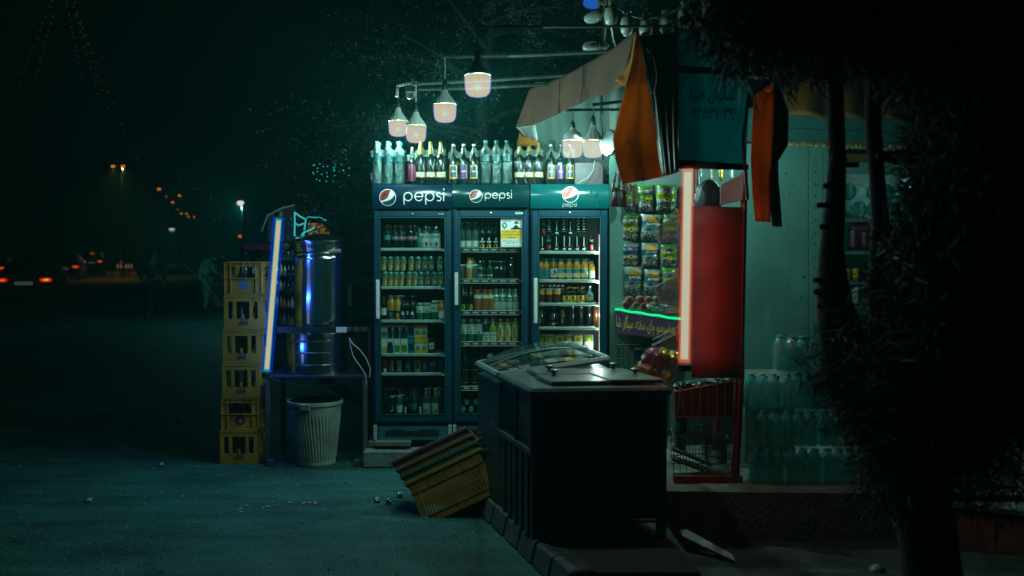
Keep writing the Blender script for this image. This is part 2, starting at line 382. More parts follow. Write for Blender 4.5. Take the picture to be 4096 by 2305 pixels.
def K(key, desc, cat, name, shape, h, r, body, cap=None, labels=(), text=None, foil=None):
    KINDS[key] = dict(desc=desc, cat=cat, name=name, shape=shape, h=h, r=r, body=body, cap=cap, labels=labels, text=text, foil=foil)
# labels: (kind, z0, z1, half angle or None, material)
K('cola','dark cola bottle with a blue label','bottle','soda_bottle','pet',.190,.028,dark_glass,cap_r,[('band',.36,.56,0,lab_teal),('oval',.40,.52,.5,lab_red)])
K('zam','maroon-labelled dark soda bottle','bottle','soda_bottle','pet',.186,.026,dark_glass,cap_r,[('band',.34,.55,0,lab_mar)],('ZAM',.45,.05,lab_white))
K('tealb','slim teal bottle','bottle','soda_bottle','pet',.16,.022,mat('teal_bottle',(0.02,0.11,0.12),.15,var=.2),cap_t,[('band',.3,.6,0,lab_teal)])
K('fruitb','broad white-labelled fruit drink bottle','bottle','juice_bottle','wide',.178,.035,pale_glass,cap_s,[('band',.05,.66,0,lab_white),('oval',.08,.30,.55,lab_pur)],('Sunich',.55,.075,lab_navy))
K('lemcan','slim teal lemon soda can','can','soda_can','can',.122,.0245,can_teal,None,[('rect',.52,.80,.75,lab_blk),('oval',.14,.46,.75,lab_yel),('oval',.05,.2,.6,lab_org)],('ness',.62,.07,lab_org))
K('lemcan2','slim teal lemon soda can','can','soda_can','can',.122,.0245,can_teal,None,[('rect',.52,.80,.75,lab_blk),('oval',.10,.40,.75,lab_org),('oval',.05,.2,.6,lab_pur)],('سانی',.62,.07,lab_org))
K('redcap','dark sauce-like bottle with a red cap','bottle','soda_bottle','pet',.190,.024,dark_glass,cap_r,[('band',.2,.5,0,lab_white)])
K('orange_big','big orange juice bottle with a navy label','bottle','juice_bottle','wide',.197,.034,orange_j,cap_o,[('band',.08,.38,0,lab_navy),('rect',.14,.32,.35,lab_teal)])
K('orange_grey','orange juice bottle with a grey cap','bottle','juice_bottle','wide',.195,.030,mango_j,cap_s,[('band',.08,.38,0,lab_navy),('oval',.1,.3,.5,lab_org)])
K('round_pink','dark bottle with a round violet badge','bottle','beer_bottle','beer',.193,.028,dark_glass,cap_s,[('oval',.06,.36,.85,lab_pur),('oval',.20,.36,.42,lab_white),('band',.70,.82,0,lab_pur)])
K('aloe_s','short white-capped aloe drink','bottle','juice_bottle','wide',.135,.030,aloe_j,cap_w,[('band',.42,.82,0,lab_white),('oval',.44,.6,.5,lab_grn)])
K('aloe_t','taller green aloe drink with white cap','bottle','juice_bottle','wide',.155,.030,aloe_j,cap_w,[('band',.42,.8,0,lab_white),('oval',.5,.7,.5,lab_teal)])
K('orange_cut','orange juice bottle half behind the door frame','bottle','juice_bottle','wide',.155,.028,orange_j,cap_o,[('band',.1,.45,0,lab_white)])
K('ctn_green','white juice carton with a green apple','carton','juice_carton','box',.121,.0255,lab_white,None,[('rect',.06,.45,.9,lab_grn)])
K('ctn_dark','dark berry juice carton','carton','juice_carton','box',.121,.0255,lab_white,None,[('rect',.02,.55,.95,lab_navy),('rect',.55,.8,.7,lab_blk)])
K('ctn_apple','white carton with a big green apple','carton','juice_carton','box',.121,.0265,lab_white,None,[('rect',.10,.60,.8,lab_grn)])
K('ctn_mango','white carton with a yellow mango','carton','juice_carton','box',.121,.0255,lab_white,None,[('rect',.06,.42,.8,lab_yel)])
K('ctn_teal','teal milk carton','carton','milk_carton','box',.121,.0265,lab_teal,None,[('rect',.2,.7,.7,lab_navy)])
K('ctn_milk','yellow and white milk carton','carton','milk_carton','box',.121,.026,lab_white,None,[('rect',.0,.25,.98,lab_yel),('rect',.7,1.0,.98,lab_yel),('rect',.30,.55,.6,lab_teal)],('milk',.42,.035,lab_white))
K('ctn_black','black milk carton with a round white badge','carton','milk_carton','box',.121,.026,lab_blk,None,[('rect',.3,.75,.8,lab_white)],('milk',.5,.04,lab_navy))
K('c_red','red soda can','can','soda_can','can',.108,.030,can_red,None,[('rect',.05,.3,.35,lab_white)])
K('c_cola','dark red cola can with white script','can','soda_can','can',.108,.030,mat('can_maroon',(0.10,0.01,0.012),.2,metal=.3,var=.2),None,[],('Coca-Cola',.5,.085,lab_white,'vert'))
K('c_pur','purple soda can','can','soda_can','can',.108,.030,can_pur,None,[],('SSSI',.5,.085,lab_white,'vert'))
K('c_blue','blue soda can','can','soda_can','can',.106,.030,can_blu,None,[('rect',.3,.7,.5,lab_teal)])
K('c_lemon','bright yellow lemon soda can','can','soda_can','can',.106,.031,can_yel,None,[('oval',.2,.8,.5,can_blu)])
K('c_globe','blue cola can with the red and white emblem','can','soda_can','can',.108,.031,can_blu,None,[('oval',.38,.78,.6,lab_white),('oval',.55,.80,.5,lab_red),('oval',.36,.56,.45,lab_navy)])
K('c_darkblue','dark blue soda can in shadow','can','soda_can','can',.106,.030,lab_navy,None,[('oval',.4,.8,.5,can_blu)])
K('b_dark','dark brown beer-style bottle','bottle','beer_bottle','beer',.205,.0265,dark_glass,cap_s,[('band',.05,.2,0,lab_blk),('band',.72,.86,0,lab_navy)])
K('b_tri','dark bottle with a pale slanted emblem','bottle','beer_bottle','beer',.207,.027,dark_glass,cap_s,[('oval',.1,.36,.5,lab_white),('oval',.14,.36,.38,lab_blk),('rect',.62,.72,.9,lab_white)])
K('b_bluewhite','blue-glass bottle with a white lower label','bottle','beer_bottle','beer',.207,.027,pale_glass,cap_s,[('band',.08,.35,0,lab_white),('rect',.64,.75,.9,lab_white)])
K('b_small','small dark bottle with a violet neck','bottle','beer_bottle','beer',.180,.024,dark_glass,cap_r,[('rect',.05,.36,.3,lab_white),('band',.70,.84,0,lab_pur)])
K('b_teal','green bottle with teal label and silver neck','bottle','beer_bottle','beer',.200,.028,green_glass,cap_g,[('band',.2,.45,0,lab_teal),('band',.7,.9,0,cap_s)])
K('b_white','pale fruit soda bottle with white label','bottle','beer_bottle','beer',.210,.029,pale_glass,cap_w,[('band',.03,.42,0,lab_white),('rect',.66,.9,.8,lab_white),('oval',.05,.2,.5,lab_grn)])
# second cooler
K('lemonade_clear','clear long-neck lemonade bottle','bottle','lemonade_bottle','beer',.215,.025,pale_glass,cap_w,[('band',.08,.3,0,lab_white)])
K('lemonade','dark long-neck lemonade with yellow lemon label','bottle','lemonade_bottle','beer',.213,.027,dark_glass,cap_g,[('oval',.03,.2,.6,lab_yel),('rect',.24,.3,.7,lab_white),('oval',.32,.42,.25,lab_white)])
K('jar','short clear jar','jar','drink_jar','wide',.125,.025,pale_glass,cap_w,[])
K('orange_cap','orange drink bottle with bright orange cap','bottle','juice_bottle','wide',.178,.030,mat('peach_drink',(0.55,0.24,0.08),.15,var=.2),cap_o,[('band',.55,.70,0,lab_white)])
K('malt','dark malt bottle with a pale oval label','bottle','malt_bottle','beer',.152,.029,green_glass,cap_s,[('oval',.04,.42,.8,cap_s),('oval',.07,.39,.7,lab_blk),('oval',.20,.30,.75,lab_yel)],('DELSTER',.25,.04,lab_white))
K('malt_plain','dark malt bottle without visible label','bottle','malt_bottle','beer',.150,.026,dark_glass,cap_g,[])
K('pink_neck','dark bottle with a pinkish neck','bottle','malt_bottle','beer',.180,.028,dark_glass,cap_s,[('band',.70,.86,0,lab_mar),('rect',.2,.42,.9,lab_blk)])
K('gold_neck','dark bottle with a gold foil neck','bottle','malt_bottle','beer',.205,.026,dark_glass,cap_g,[('oval',.05,.30,.65,lab_yel),('oval',.09,.26,.45,lab_grn)],None,gold_f)
K('alexis','brown juice bottle with white shoulder label','bottle','juice_bottle','wide',.175,.030,brown_j,cap_o,[('band',.60,.74,0,lab_white)])
K('milky','milky white drink with a teal label','bottle','milk_bottle','beer',.180,.030,milk_j,cap_w,[('band',.42,.66,0,lab_teal),('oval',.46,.60,.5,lab_org)])
K('aloe','green aloe drink with big pale label','bottle','juice_bottle','wide',.186,.030,aloe_j,cap_w,[('band',.36,.78,0,lab_white),('rect',.62,.76,.5,lab_pur),('oval',.38,.50,.55,lab_grn)],('Aloe',.58,.04,lab_blk))
K('sunich','lemon drink bottle with white badge','bottle','juice_bottle','beer',.205,.030,lime_j,cap_w,[('band',.04,.40,0,lab_white),('oval',.05,.22,.55,lab_yel),('band',.72,.92,0,lab_white)],('Sunich',.32,.05,lab_navy))
K('sunich_dark','dark lime drink bottle with white badge','bottle','juice_bottle','beer',.205,.029,green_glass,cap_w,[('band',.04,.40,0,lab_white),('oval',.05,.22,.55,lab_grn),('band',.72,.92,0,lab_white)],('Sunich',.32,.05,lab_navy))
K('mojo','yellow juice bottle with a white fruit label','bottle','juice_bottle','wide',.188,.031,lime_j,cap_s,[('oval',.06,.74,.75,lab_white),('oval',.12,.32,.5,lab_org),('oval',.34,.50,.4,cap_o)],('Mojo',.62,.035,lab_teal))
K('tall_dark','tall dark bottle with a faint outlined label','bottle','malt_bottle','beer',.33,.038,dark_glass,cap_s,[('rect',.10,.42,.6,lab_blk),('rect',.10,.11,.6,lab_org),('rect',.41,.42,.6,lab_org)])
K('red_big','reddish fruit syrup bottle','bottle','juice_bottle','wide',.26,.04,red_j,cap_w,[('band',.3,.6,0,lab_white)])
K('white_teal','white yogurt drink with teal cap','bottle','milk_bottle','pet',.20,.033,milk_j,cap_t,[('band',.3,.6,0,lab_white)])
# third cooler
K('tnt','red-marked black can','can','energy_can','can',.128,.0235,can_blk,None,[('rect',.12,.42,.45,lab_red)],('TNT',.66,.036,lab_white))
K('hype','tall white-lettered can','can','energy_can','can',.150,.0235,can_blk,None,[('rect',.03,.06,1.0,lab_grn)],('HYPE',.52,.11,lab_white,'vert'))
K('energy','pale-striped black can','can','energy_can','can',.128,.0235,can_blk,None,[('rect',.3,.9,.12,lab_white),('rect',.1,.2,.5,lab_white)])
K('fruit_neck','orange juice bottle with printed neck','bottle','juice_bottle','wide',.170,.029,orange_j,cap_t,[('band',.1,.5,0,lab_teal),('oval',.60,.76,.6,lab_org)])
K('plum_juice','brownish plum juice bottle with violet fruit label','bottle','juice_bottle','wide',.172,.030,brown_j,cap_t,[('band',.13,.52,0,lab_white),('oval',.18,.48,.6,lab_pur),('oval',.16,.34,.4,lab_org)])
K('peach_juice','orange juice bottle with teal fruit label','bottle','juice_bottle','wide',.170,.0295,orange_j,cap_t,[('band',.13,.52,0,lab_white),('band',.32,.50,0,lab_teal),('oval',.16,.42,.55,lab_org)])
K('slim_juice','slim mango juice bottle with plain white label','bottle','juice_bottle','wide',.150,.0245,mango_j,cap_s,[('band',.0,.48,0,lab_white),('oval',.04,.22,.5,lab_org)])
K('tea','red iced tea bottle with white cap','bottle','juice_bottle','wide',.145,.029,red_j,cap_w,[('band',.48,.70,0,lab_org),('band',.70,.80,0,lab_white)])
K('vit','yellow-labelled vitamin drink','bottle','vitamin_bottle','wide',.125,.031,dark_glass,cap_g,[('band',.05,.48,0,lab_yel),('oval',.22,.46,.3,lab_blk)],('VITAMIN',.15,.05,lab_blk))
K('vit_back','gold-capped vitamin drink','bottle','vitamin_bottle','wide',.132,.029,dark_glass,cap_g,[('band',.05,.48,0,lab_yel)],('C',.32,.03,lab_blk))
K('zamf','rounded clear flask with yellow-green lettering','bottle','drink_flask','flask',.135,.035,pale_glass,cap_s,[],('ZAM',.25,.05,lab_yel))
K('rocket','black slim can with a golden rocket outline','can','energy_can','can',.165,.026,can_blk,None,[('oval',.5,.82,.35,lab_yel),('oval',.54,.79,.24,lab_blk),('rect',.18,.42,.12,lab_yel)])
K('skull','black can with grey emblem and gold wings','can','energy_can','can',.160,.030,can_blk,None,[('oval',.35,.70,.5,cap_s),('oval',.10,.22,.7,lab_yel)])
K('blackcan','plain glossy black can','can','energy_can','can',.160,.031,can_blk,None,[('rect',.05,.95,.06,alu)])
K('copperlit','black can catching the copper light of the tube','can','energy_can','can',.160,.031,mat('can_copper_light',(0.12,0.04,0.015),.2,metal=.6,var=.3),None,[])  # the tube's copper light is put into the body colour
K('bigcarton','white juice carton with a fruit-printed top','carton','juice_carton','box',.155,.034,lab_white,None,[('rect',.66,.98,.95,lab_grn),('rect',.66,.86,.45,lab_org)],('Sunn',.42,.055,lab_navy))
K('bigcarton_y','white juice carton with a yellow fruit top','carton','juice_carton','box',.155,.034,lab_white,None,[('rect',.66,.98,.95,lab_yel),('rect',.7,.9,.4,lab_grn)])

def make_drink(k, parent=None, name=None):
    d = KINDS[k]; h, r = d['h'], d['r']; mb = MB()
    if d['shape'] == 'box':
        mb.hexa([(-r,-r*.75,0),(r,-r*.75,0),(r,r*.75,0),(-r,r*.75,0)], [(-r,-r*.75,h*.93),(r,-r*.75,h*.93),(r,r*.75,h*.93),(-r,r*.75,h*.93)])
        mb.hexa([(-r,-r*.75,h*.93),(r,-r*.75,h*.93),(r,r*.75,h*.93),(-r,r*.75,h*.93)], [(-r,-r*.15,h),(r,-r*.15,h),(r,r*.15,h),(-r,r*.15,h)])
        o = mb.build(name or d['name'], d['body'], parent)
    else:
        mb.lathe(profile(d['shape'], h, r), 18)
        o = mb.build(name or d['name'], d['body'], parent, smooth=True)
    if d['cap']:
        c = MB(); cr = CAPR[d['shape']]*r; c.lathe([(cr,.90*h if d['shape'] != 'beer' else .945*h),(cr,.985*h),(cr*.9,h)], 14); c.build('cap', d['cap'], o, smooth=True)
    if d['shape'] == 'can':
        c = MB(); c.lathe([(r*.865,.966*h),(r*.875,.992*h),(r*.82,.994*h),(r*.82,.976*h),(0,.976*h)], 16); c.build('lid', alu, o, smooth=True)
    if d['foil']:
        c = MB(); pr = [(a*1.04, z) for a, z in profile('beer', h, r) if z > .62*h]; c.lathe(pr, 14); c.build('neck_foil', d['foil'], o, smooth=True)
    lm = MB(); mats = []
    for j, (kd, a, b, ha, m) in enumerate(d['labels']):
        if m not in mats: mats.append(m)
        i = mats.index(m); e = r*(1.012 + .012*j)
        if d['shape'] == 'box':
            y = -r*.75 - .001 - .0009*j; w = r*ha
            lm.box((-w, y, a*h*.93), (w, y+.0008, b*h*.93), i)
        elif kd == 'band':
            # labels on a waist or neck follow the bottle there
            pr = profile(d['shape'], h, r); rr = max(np_r(pr, a*h), np_r(pr, b*h)) * (1.015 + .012*j)
            lm.lathe([(rr, a*h), (rr, b*h)], 18, mi=i)
        else: patch(lm, max(np_r(profile(d['shape'], h, r), (a+b)/2*h)*(1.03 + .012*j), 0.004), a*h, b*h, ha, i, kd == 'oval')
    if d['text']:
        t = d['text']; m = t[3]
        if m not in mats: mats.append(m)
        i = mats.index(m); bend = r*1.10 if d['shape'] != 'box' else 0
        ar = ord(t[0][0]) > 1000
        if len(t) > 4: put_text(lm, t[0], t[2], r*1.0, 0, t[1]*h, -r*.8, mi=i, bend=bend, vert=True, ar=ar)
        else: put_text(lm, t[0], t[2], min(t[2]*.42, .03), 0, t[1]*h, -r*.75-.006, mi=i, bend=bend, ar=ar)
    if lm.f: lm.build('label', mats, o, smooth=False)
    return o
def np_r(pr, z):
    for (r0, z0), (r1, z1) in zip(pr, pr[1:]):
        if z0 <= z <= z1: return r0 + (r1-r0)*((z-z0)/(z1-z0) if z1 > z0 else 0)
    return pr[-1][0]
PROTO = {}
def place_drink(k, loc, label, group, rz=None):
    if k not in PROTO: PROTO[k] = o = make_drink(k)
    else: o = dup(PROTO[k])
    o.location = loc; o.rotation_euler = (0,0,rz if rz is not None else random.uniform(-.12,.12))
    d = KINDS[k]; return tag(o, label, d['cat'], group)
ORD = ['first','second','third','fourth','fifth','sixth','seventh','eighth','ninth','tenth','eleventh','twelfth','thirteenth']
def stock(items, base_z, Y, where, group, hkey='handle', rear=False):
    """items: (kind, px, row) with row 0 = standing on the shelf, 1 = on top of the tier below, b = behind"""
    if rear:
        fr_ = [p for k, p, r in items if r == 0]; items = items + [(k, p+13, 'b') for k, p, r in items if r == 0 and p+13 < max(fr_)+6 and KINDS[k]['shape'] != 'box']
    cnt = {}
    for k, px, row in items: cnt.setdefault((KINDS[k]['desc'], row), []).append(px)
    for k, px, row in sorted(items, key=lambda q: q[1]):
        d = KINDS[k]; z = base_z; y = Y + d['r']
        if row == 1: z = base_z + KINDS[k].get('tier', d['h'])*1.004
        if row == 'b': y = Y + .075
        p = P(px, 1150, y); lst = sorted(cnt[(d['desc'], row)])
        tier = {1: ', upper tier', 0: '', 'b': ', rear row'}[row]
        if any(r_ == 1 and kk for kk, _, r_ in items) and row == 0: tier = ', lower tier'
        lab = d['desc'] if len(lst) == 1 else f"{ORD[lst.index(px)]} {d['desc']} from the {hkey}"
        if row == 'b': lab = (lab.replace(' ', ' rear-row ', 1) if len(lst) > 1 else 'rear-row ' + lab).replace('from the handle', 'from handle'); tier = ''
        place_drink(k, (p.x, y, z), f"{lab}{tier}, {where}".replace('with a ','with ').replace('with the ','with '), group)
# ================================================================ the three drinks coolers
FY = 7.9
def fz(py, Y=FY): return P(1900, py, Y).z
def fx(px, py=1150, Y=FY): return P(px, py, Y).x
hd_navy = mat('header_navy', (0.003,0.017,0.036), 0.22, var=0.12, scale=3, coat=0.4, emit=(0.002,0.015,0.04), estr=0.3)
hd_teal = mat('header_teal', (0.003,0.029,0.031), 0.22, var=0.15, scale=3, coat=0.4, emit=(0.0,0.04,0.04), estr=0.35)
hd_lit = mat('header_lit', (0.003,0.062,0.064), 0.20, var=0.1, scale=3, coat=0.4, emit=(0.0,0.10,0.10), estr=0.6)
em_white = mat('emblem_white', (0.66,0.68,0.62), 0.4, var=0.05, emit=(0.5,0.55,0.48), estr=0.22)
em_red = mat('emblem_red', (0.30,0.025,0.03), 0.35, var=0.1, emit=(0.30,0.03,0.02), estr=0.12)
em_redlit = mat('emblem_red_lit', (0.42,0.035,0.02), 0.35, var=0.1, emit=(0.6,0.06,0.02), estr=0.15)
em_blue = mat('emblem_blue', (0.01,0.06,0.09), 0.35, var=0.1)
slot_m = mat('grille_slot', (0.004,0.006,0.007), 0.7, var=0.1)
grille_m = mat('grille_panel', (0.035,0.12,0.135), 0.45, var=0.2, scale=6)
trim_m = mat('pale_trim', (0.35,0.40,0.37), 0.45, var=0.2)

def cooler(label, x0, x1, ht, hb, dt, db, gx0, gx1, gt, gb, base, header_m, shelves, handle, logo, strip=False):
    cx = (fx(x0)+fx(x1))/2; zb = fz(base); D = 0.64
    o = thing('drinks_cooler', label, 'drinks cooler', (cx, FY, zb), group='drinks coolers under the lamps')
    X = lambda px, py=1150: fx(px, py) - cx
    Z = lambda py: fz(py) - zb
    a, b = X(x0), X(x1); w = 0.03
    t = Z(ht); zd = Z(db); zt = Z(dt)
    m = MB()                                     # cabinet shell: sides, back, top, bottom
    m.box((a, .052, 0), (a+w, D, t)); m.box((b-w, .052, 0), (b, D, t)); m.box((a+w, D-.03, 0), (b-w, D, t))
    m.box((a+w, .052, t-.04), (b-w, D-.03, t)); m.box((a+w, .06, zd-.03), (b-w, D-.03, zd))
    m.build('cabinet', blue_steel, o, bevel=.003)
    m = MB(); e = .004                           # pale inner lining
    m.box((a+w+.001, .06, zd+.001), (a+w+e, D-.04, zt-.002)); m.box((b-w-e, .06, zd+.001), (b-w-.001, D-.04, zt-.002))
    m.box((a+w+e, D-.045, zd+.001), (b-w-e, D-.04, zt-.002)); m.box((a+w+e, .06, zt-.006), (b-w-e, D-.045, zt-.003))
    m.build('lining', liner, o)
    m = MB()                                     # shelf rails with their notches
    for xx in (a+w+e, b-w-e-.012):
        for k in range(26):
            zz = zd + .05 + k*(zt-zd-.1)/26; m.box((xx, .075, zz), (xx+.012, .10, zz+.018))
    m.build('shelf_rail', trim_m, o)
    # header: gently curved box front
    zh0, zh1 = Z(hb), Z(ht)
    def hd(u, v):
        bul = .035*(1-(2*v-1)**2) + .012*(1-(2*u-1)**4)
        return (a + (b-a)*u, .02-bul, zh0+.004 + (zh1-zh0-.004)*v)
    m = MB(); m.grid(hd, 14, 8)
    n = len(m.v)
    m.box((a, .0215, zh0+.004), (b, .051, zh1)); m.build('header', header_m, o, smooth=True)
    mats = [em_white, em_redlit if logo == 'lit' else em_red, em_blue]
    tmp = MB(); tm2 = MB()
    if logo == 'big': globe(tmp, X(1554), Z(791), .066, 0, 0, 1, 2); soda_word(tm2, X(1618), Z(805), .068, 0, 0)
    elif logo == 'mid': globe(tmp, X(1905), Z(786), .051, 0, 0, 1, 2); soda_word(tm2, X(1941), Z(795), .045, 0, 0)
    else: globe(tmp, X(2280), Z(779), .064, 0, 0, 1, 2); soda_word(tm2, X(2250), Z(827), .0235, 0, 0, .12)
    for q_ in (tmp, tm2):
      for i, (x, y, z) in enumerate(q_.v):
        u = (x-a)/(b-a); v = (z-zh0)/(zh1-zh0)
        q_.v[i] = (x, hd(u, v)[1] - .0025 + y, z)
    tmp.build('header_emblem', mats, o); tm2.build('header_lettering', em_white, o)
    # door
    xa, xb = X(x0+6), X(x1-4)
    ga, gb_, zg1, zg0 = X(gx0), X(gx1), Z(gt), Z(gb)
    m = MB(); m.box((xa,0,zd),(ga,.05,zt)); m.box((gb_,0,zd),(xb,.05,zt)); m.box((ga,0,zg1),(gb_,.05,zt)); m.box((ga,0,zd),(gb_,.05,zg0))
    f = m.build('door', blue_steel, o, bevel=.006)
    m = MB(); g = .008
    for A, B in (((ga,-.004,zg0),(ga+g,.012,zg1)),((gb_-g,-.004,zg0),(gb_,.012,zg1)),((ga+g,-.004,zg1-g),(gb_-g,.012,zg1)),((ga+g,-.004,zg0),(gb_-g,.012,zg0+g))): m.box(A, B)
    m.build('gasket', mat('gasket', (0.012,0.06,0.075), .4, var=.1), f)
    m = MB(); m.box((ga+.001,.02,zg0+.001),(gb_-.001,.024,zg1-.001)); m.build('glass', glass, f)
    hx, h0, h1, hm = handle
    m = MB(); m.box((X(hx)-.014,-.03,Z(h1)),(X(hx)+.014,-.016,Z(h0)))
    m.box((X(hx)-.010,-.016,Z(h1)+.02),(X(hx)+.010,.0,Z(h1)+.05)); m.box((X(hx)-.010,-.016,Z(h0)-.05),(X(hx)+.010,.0,Z(h0)-.02))
    m.build('handle', hm, f, bevel=.004)
    m = MB(); m.lathe([(.009,0),(.009,.006),(.004,.008)], 12, M=Matrix.Translation(((xa+xb)/2,0,zt-.022)) @ Matrix.Rotation(PI/2,4,'X')); m.build('lock', cap_s, f)
    if logo != 'lit':
        m = MB(); bx = X(1765 if logo == 'big' else 2076)
        m.box((bx-.031,-.003,zt-.03),(bx+.031,.0,zt-.014), 0); put_text(m, 'UGUR', .045, .010, bx, zt-.022, -.0035, mi=1); m.build('maker_badge', [mat('badge',(0.02,0.05,0.06),.3,var=.1) if logo == 'big' else lab_white, lab_white if logo == 'big' else lab_navy], f)
    # shelves
    for i, py in enumerate(shelves):
        zz = fz(py, FY+.065) - zb
        m = MB(); m.box((a+w+.02,.066,zz-.014),(b-w-.02,D-.06,zz))
        s = m.build('shelf', mat('shelf_wire',(0.12,0.14,0.135),.5,var=.2), o)
        if strip:
            m = MB(); m.box((ga+.01,.052,zz-.024),(gb_-.03,.058,zz+.008), 0)
            for k in range(6): put_text(m, 'PEPSI', .045, .013, ga+.055+k*.073, zz-.008, .0513, mi=1, slant=.25)
            for zq in (zz+.008, zz-.026): m.box((ga+.01,.051,zq),(gb_-.03,.0585,zq+.002), 1)
            m.build('price_strip', [mat('strip_dark',(0.02,0.05,0.05),.4,var=.1), em_white], s)
        else:
            m = MB(); m.box((ga+.006,.045,zz-.021),(gb_-.04,.0655,zz+.004)); m.box((gb_-.04,.05,zz-.024),(gb_-.004,.0655,zz-.012)); m.build('shelf_lip', shelf_w, s, bevel=.004)
    # plinth with ventilation slots
    m = MB(); p0, p1 = X(x0+18), X(x1-14); zt2 = zd-.035
    m.box((p0,.012,.0),(p1,.05,zt2), 0)
    for k in range(6):
        zq = zt2*.28 + k*zt2*.085
        if k < 5: m.box((p0+.06,.0095,zq),(p1-.08,.0118,zq+.0055), 1)
        else: m.box((p0+.09,.0095,zq),(p0+.2,.0118,zq+.0055), 1); m.box((p1-.24,.0095,zq),(p1-.1,.0118,zq+.0055), 1)
    m.build('ventilation_grille', [grille_m, slot_m], o)
    for xs in (X(x0+6), X(x1-10)):
        m = MB(); m.box((xs-.014,.006,-.004),(xs+.014,.05,zt2+.01)); m.build('corner_post', trim_m, o, bevel=.003)
    return o, zb

c1, zb1 = cooler('drinks cooler with a dark navy header and large white lettering, beside the steel urn', 1491, 1808, 739, 836, 845, 1689, 1518, 1783, 868, 1661, 1761, hd_navy,
       [994, 1147, 1281, 1415, 1492], (1512, 1119, 1275, white_p), 'big')
c2, zb2 = cooler('drinks cooler with a teal header and a yellow notice stuck inside its door', 1811, 2117, 738, 831, 842, 1689, 1837, 2091, 868, 1657, 1761, hd_teal,
       [996, 1121, 1247, 1371, 1549], (1826, 1090, 1221, lab_white), 'mid', True)
c3, zb3 = cooler('drinks cooler with a glowing header and a bright light tube inside its door edge', 2122, 2434, 737, 836, 842, 1689, 2153, 2403, 868, 1657, 1761, hd_lit,
       [1006, 1120, 1213, 1309, 1416], (2142, 1112, 1293, white_p), 'lit')
SH = lambda py: fz(py, FY+.065)
IY = FY + .085
W1, W2, W3 = 'navy cooler', 'notice cooler', 'tube cooler'
def S(i, w): return f"{['top','second','third','fourth','fifth','bottom'][i]} shelf, {w}"
G1, G2, G3 = ['drinks in the ' + w for w in (W1, W2, W3)]
stock([('cola',1549,0),('zam',1581,0),('zam',1604,0),('zam',1642,0),('zam',1660,0),('tealb',1679,0),('fruitb',1704,0),('fruitb',1745,0)], SH(994), IY, S(0,W1), G1, rear=True)
stock([('lemcan',p,0) for p in (1540,1562,1583,1606,1636,1660)] + [('lemcan2',p,0) for p in (1684,1710,1737,1762)] +
      [('lemcan',p,1) for p in (1536,1562,1588,1613,1645)] + [('lemcan2',p,1) for p in (1673,1700,1725,1759)], SH(1147), IY, S(1,W1), G1)
stock([('redcap',1534,0),('orange_big',1563,0),('orange_grey',1591,0),('round_pink',1612,0),('round_pink',1630,'b'),('round_pink',1649,0),('aloe_s',1679,0),('aloe_s',1706,0),('aloe_t',1736,0),('orange_cut',1766,0)], SH(1281), IY, S(2,W1), G1, rear=True)
cart = ['ctn_green','ctn_dark','ctn_dark','ctn_dark','ctn_teal','ctn_milk','ctn_milk']
stock([(k,p,1) for k, p in zip(cart, (1538,1559,1587,1615,1643,1670,1696))] +
      [(k,p,0) for k, p in zip(['ctn_mango','ctn_dark','ctn_apple','ctn_apple','ctn_teal','ctn_milk','ctn_milk','ctn_black'], (1538,1560,1588,1617,1645,1672,1698,1725))], SH(1415), IY, S(3,W1), G1)
stock([('c_red',1539,0),('c_cola',1566,0),('c_pur',1596,0),('c_blue',1632,0),('c_lemon',1668,0),('c_blue',1698,0),('c_globe',1729,0),('c_darkblue',1763,0)], SH(1492), IY, S(4,W1), G1)
stock([('b_dark',1540,0),('b_tri',1565,0),('b_bluewhite',1595,0),('b_small',1622,0),('b_teal',1641,'b'),('b_teal',1653,0),('b_small',1681,0),('b_white',1703,0),('b_dark',1722,'b'),('b_white',1740,0),('b_dark',1765,0)], fz(1659, FY+.08), IY, S(5,W1), G1, rear=True)
stock([('lemonade_clear',1849,0),('lemonade_clear',1874,0),('lemonade_clear',1901,0),('lemonade',1931,0),('lemonade',1957,0),('lemonade',1984,0)], SH(996), IY, S(0,W2), G2, rear=True)
stock([('jar',1846,0),('orange_cap',1878,0),('jar',1899,0),('malt',1921,0),('malt',1960,0),('malt_plain',1985,0),('malt_plain',2004,0),('pink_neck',2047,0)], SH(1121), IY, S(1,W2), G2, rear=True)
stock([('gold_neck',1853,0),('gold_neck',1884,0),('gold_neck',1921,'b'),('alexis',1911,0),('alexis',1940,0),('alexis',1962,0),('milky',1986,0),('milky',2010,0),('milky',2039,0),('milky',2063,0)], SH(1247), IY, S(2,W2), G2, rear=True)
stock([('aloe',1853,0),('aloe',1884,0),('aloe',1914,0),('sunich_dark',1943,0),('sunich',1972,0),('mojo',2003,0),('mojo',2031,0),('mojo',2060,0)], SH(1371), IY, S(3,W2), G2, rear=True)
stock([('tall_dark',1858,0),('tall_dark',1898,0),('tall_dark',1925,'b'),('red_big',1960,0),('white_teal',2007,0),('white_teal',2049,0)], SH(1549), IY, S(4,W2), G2)
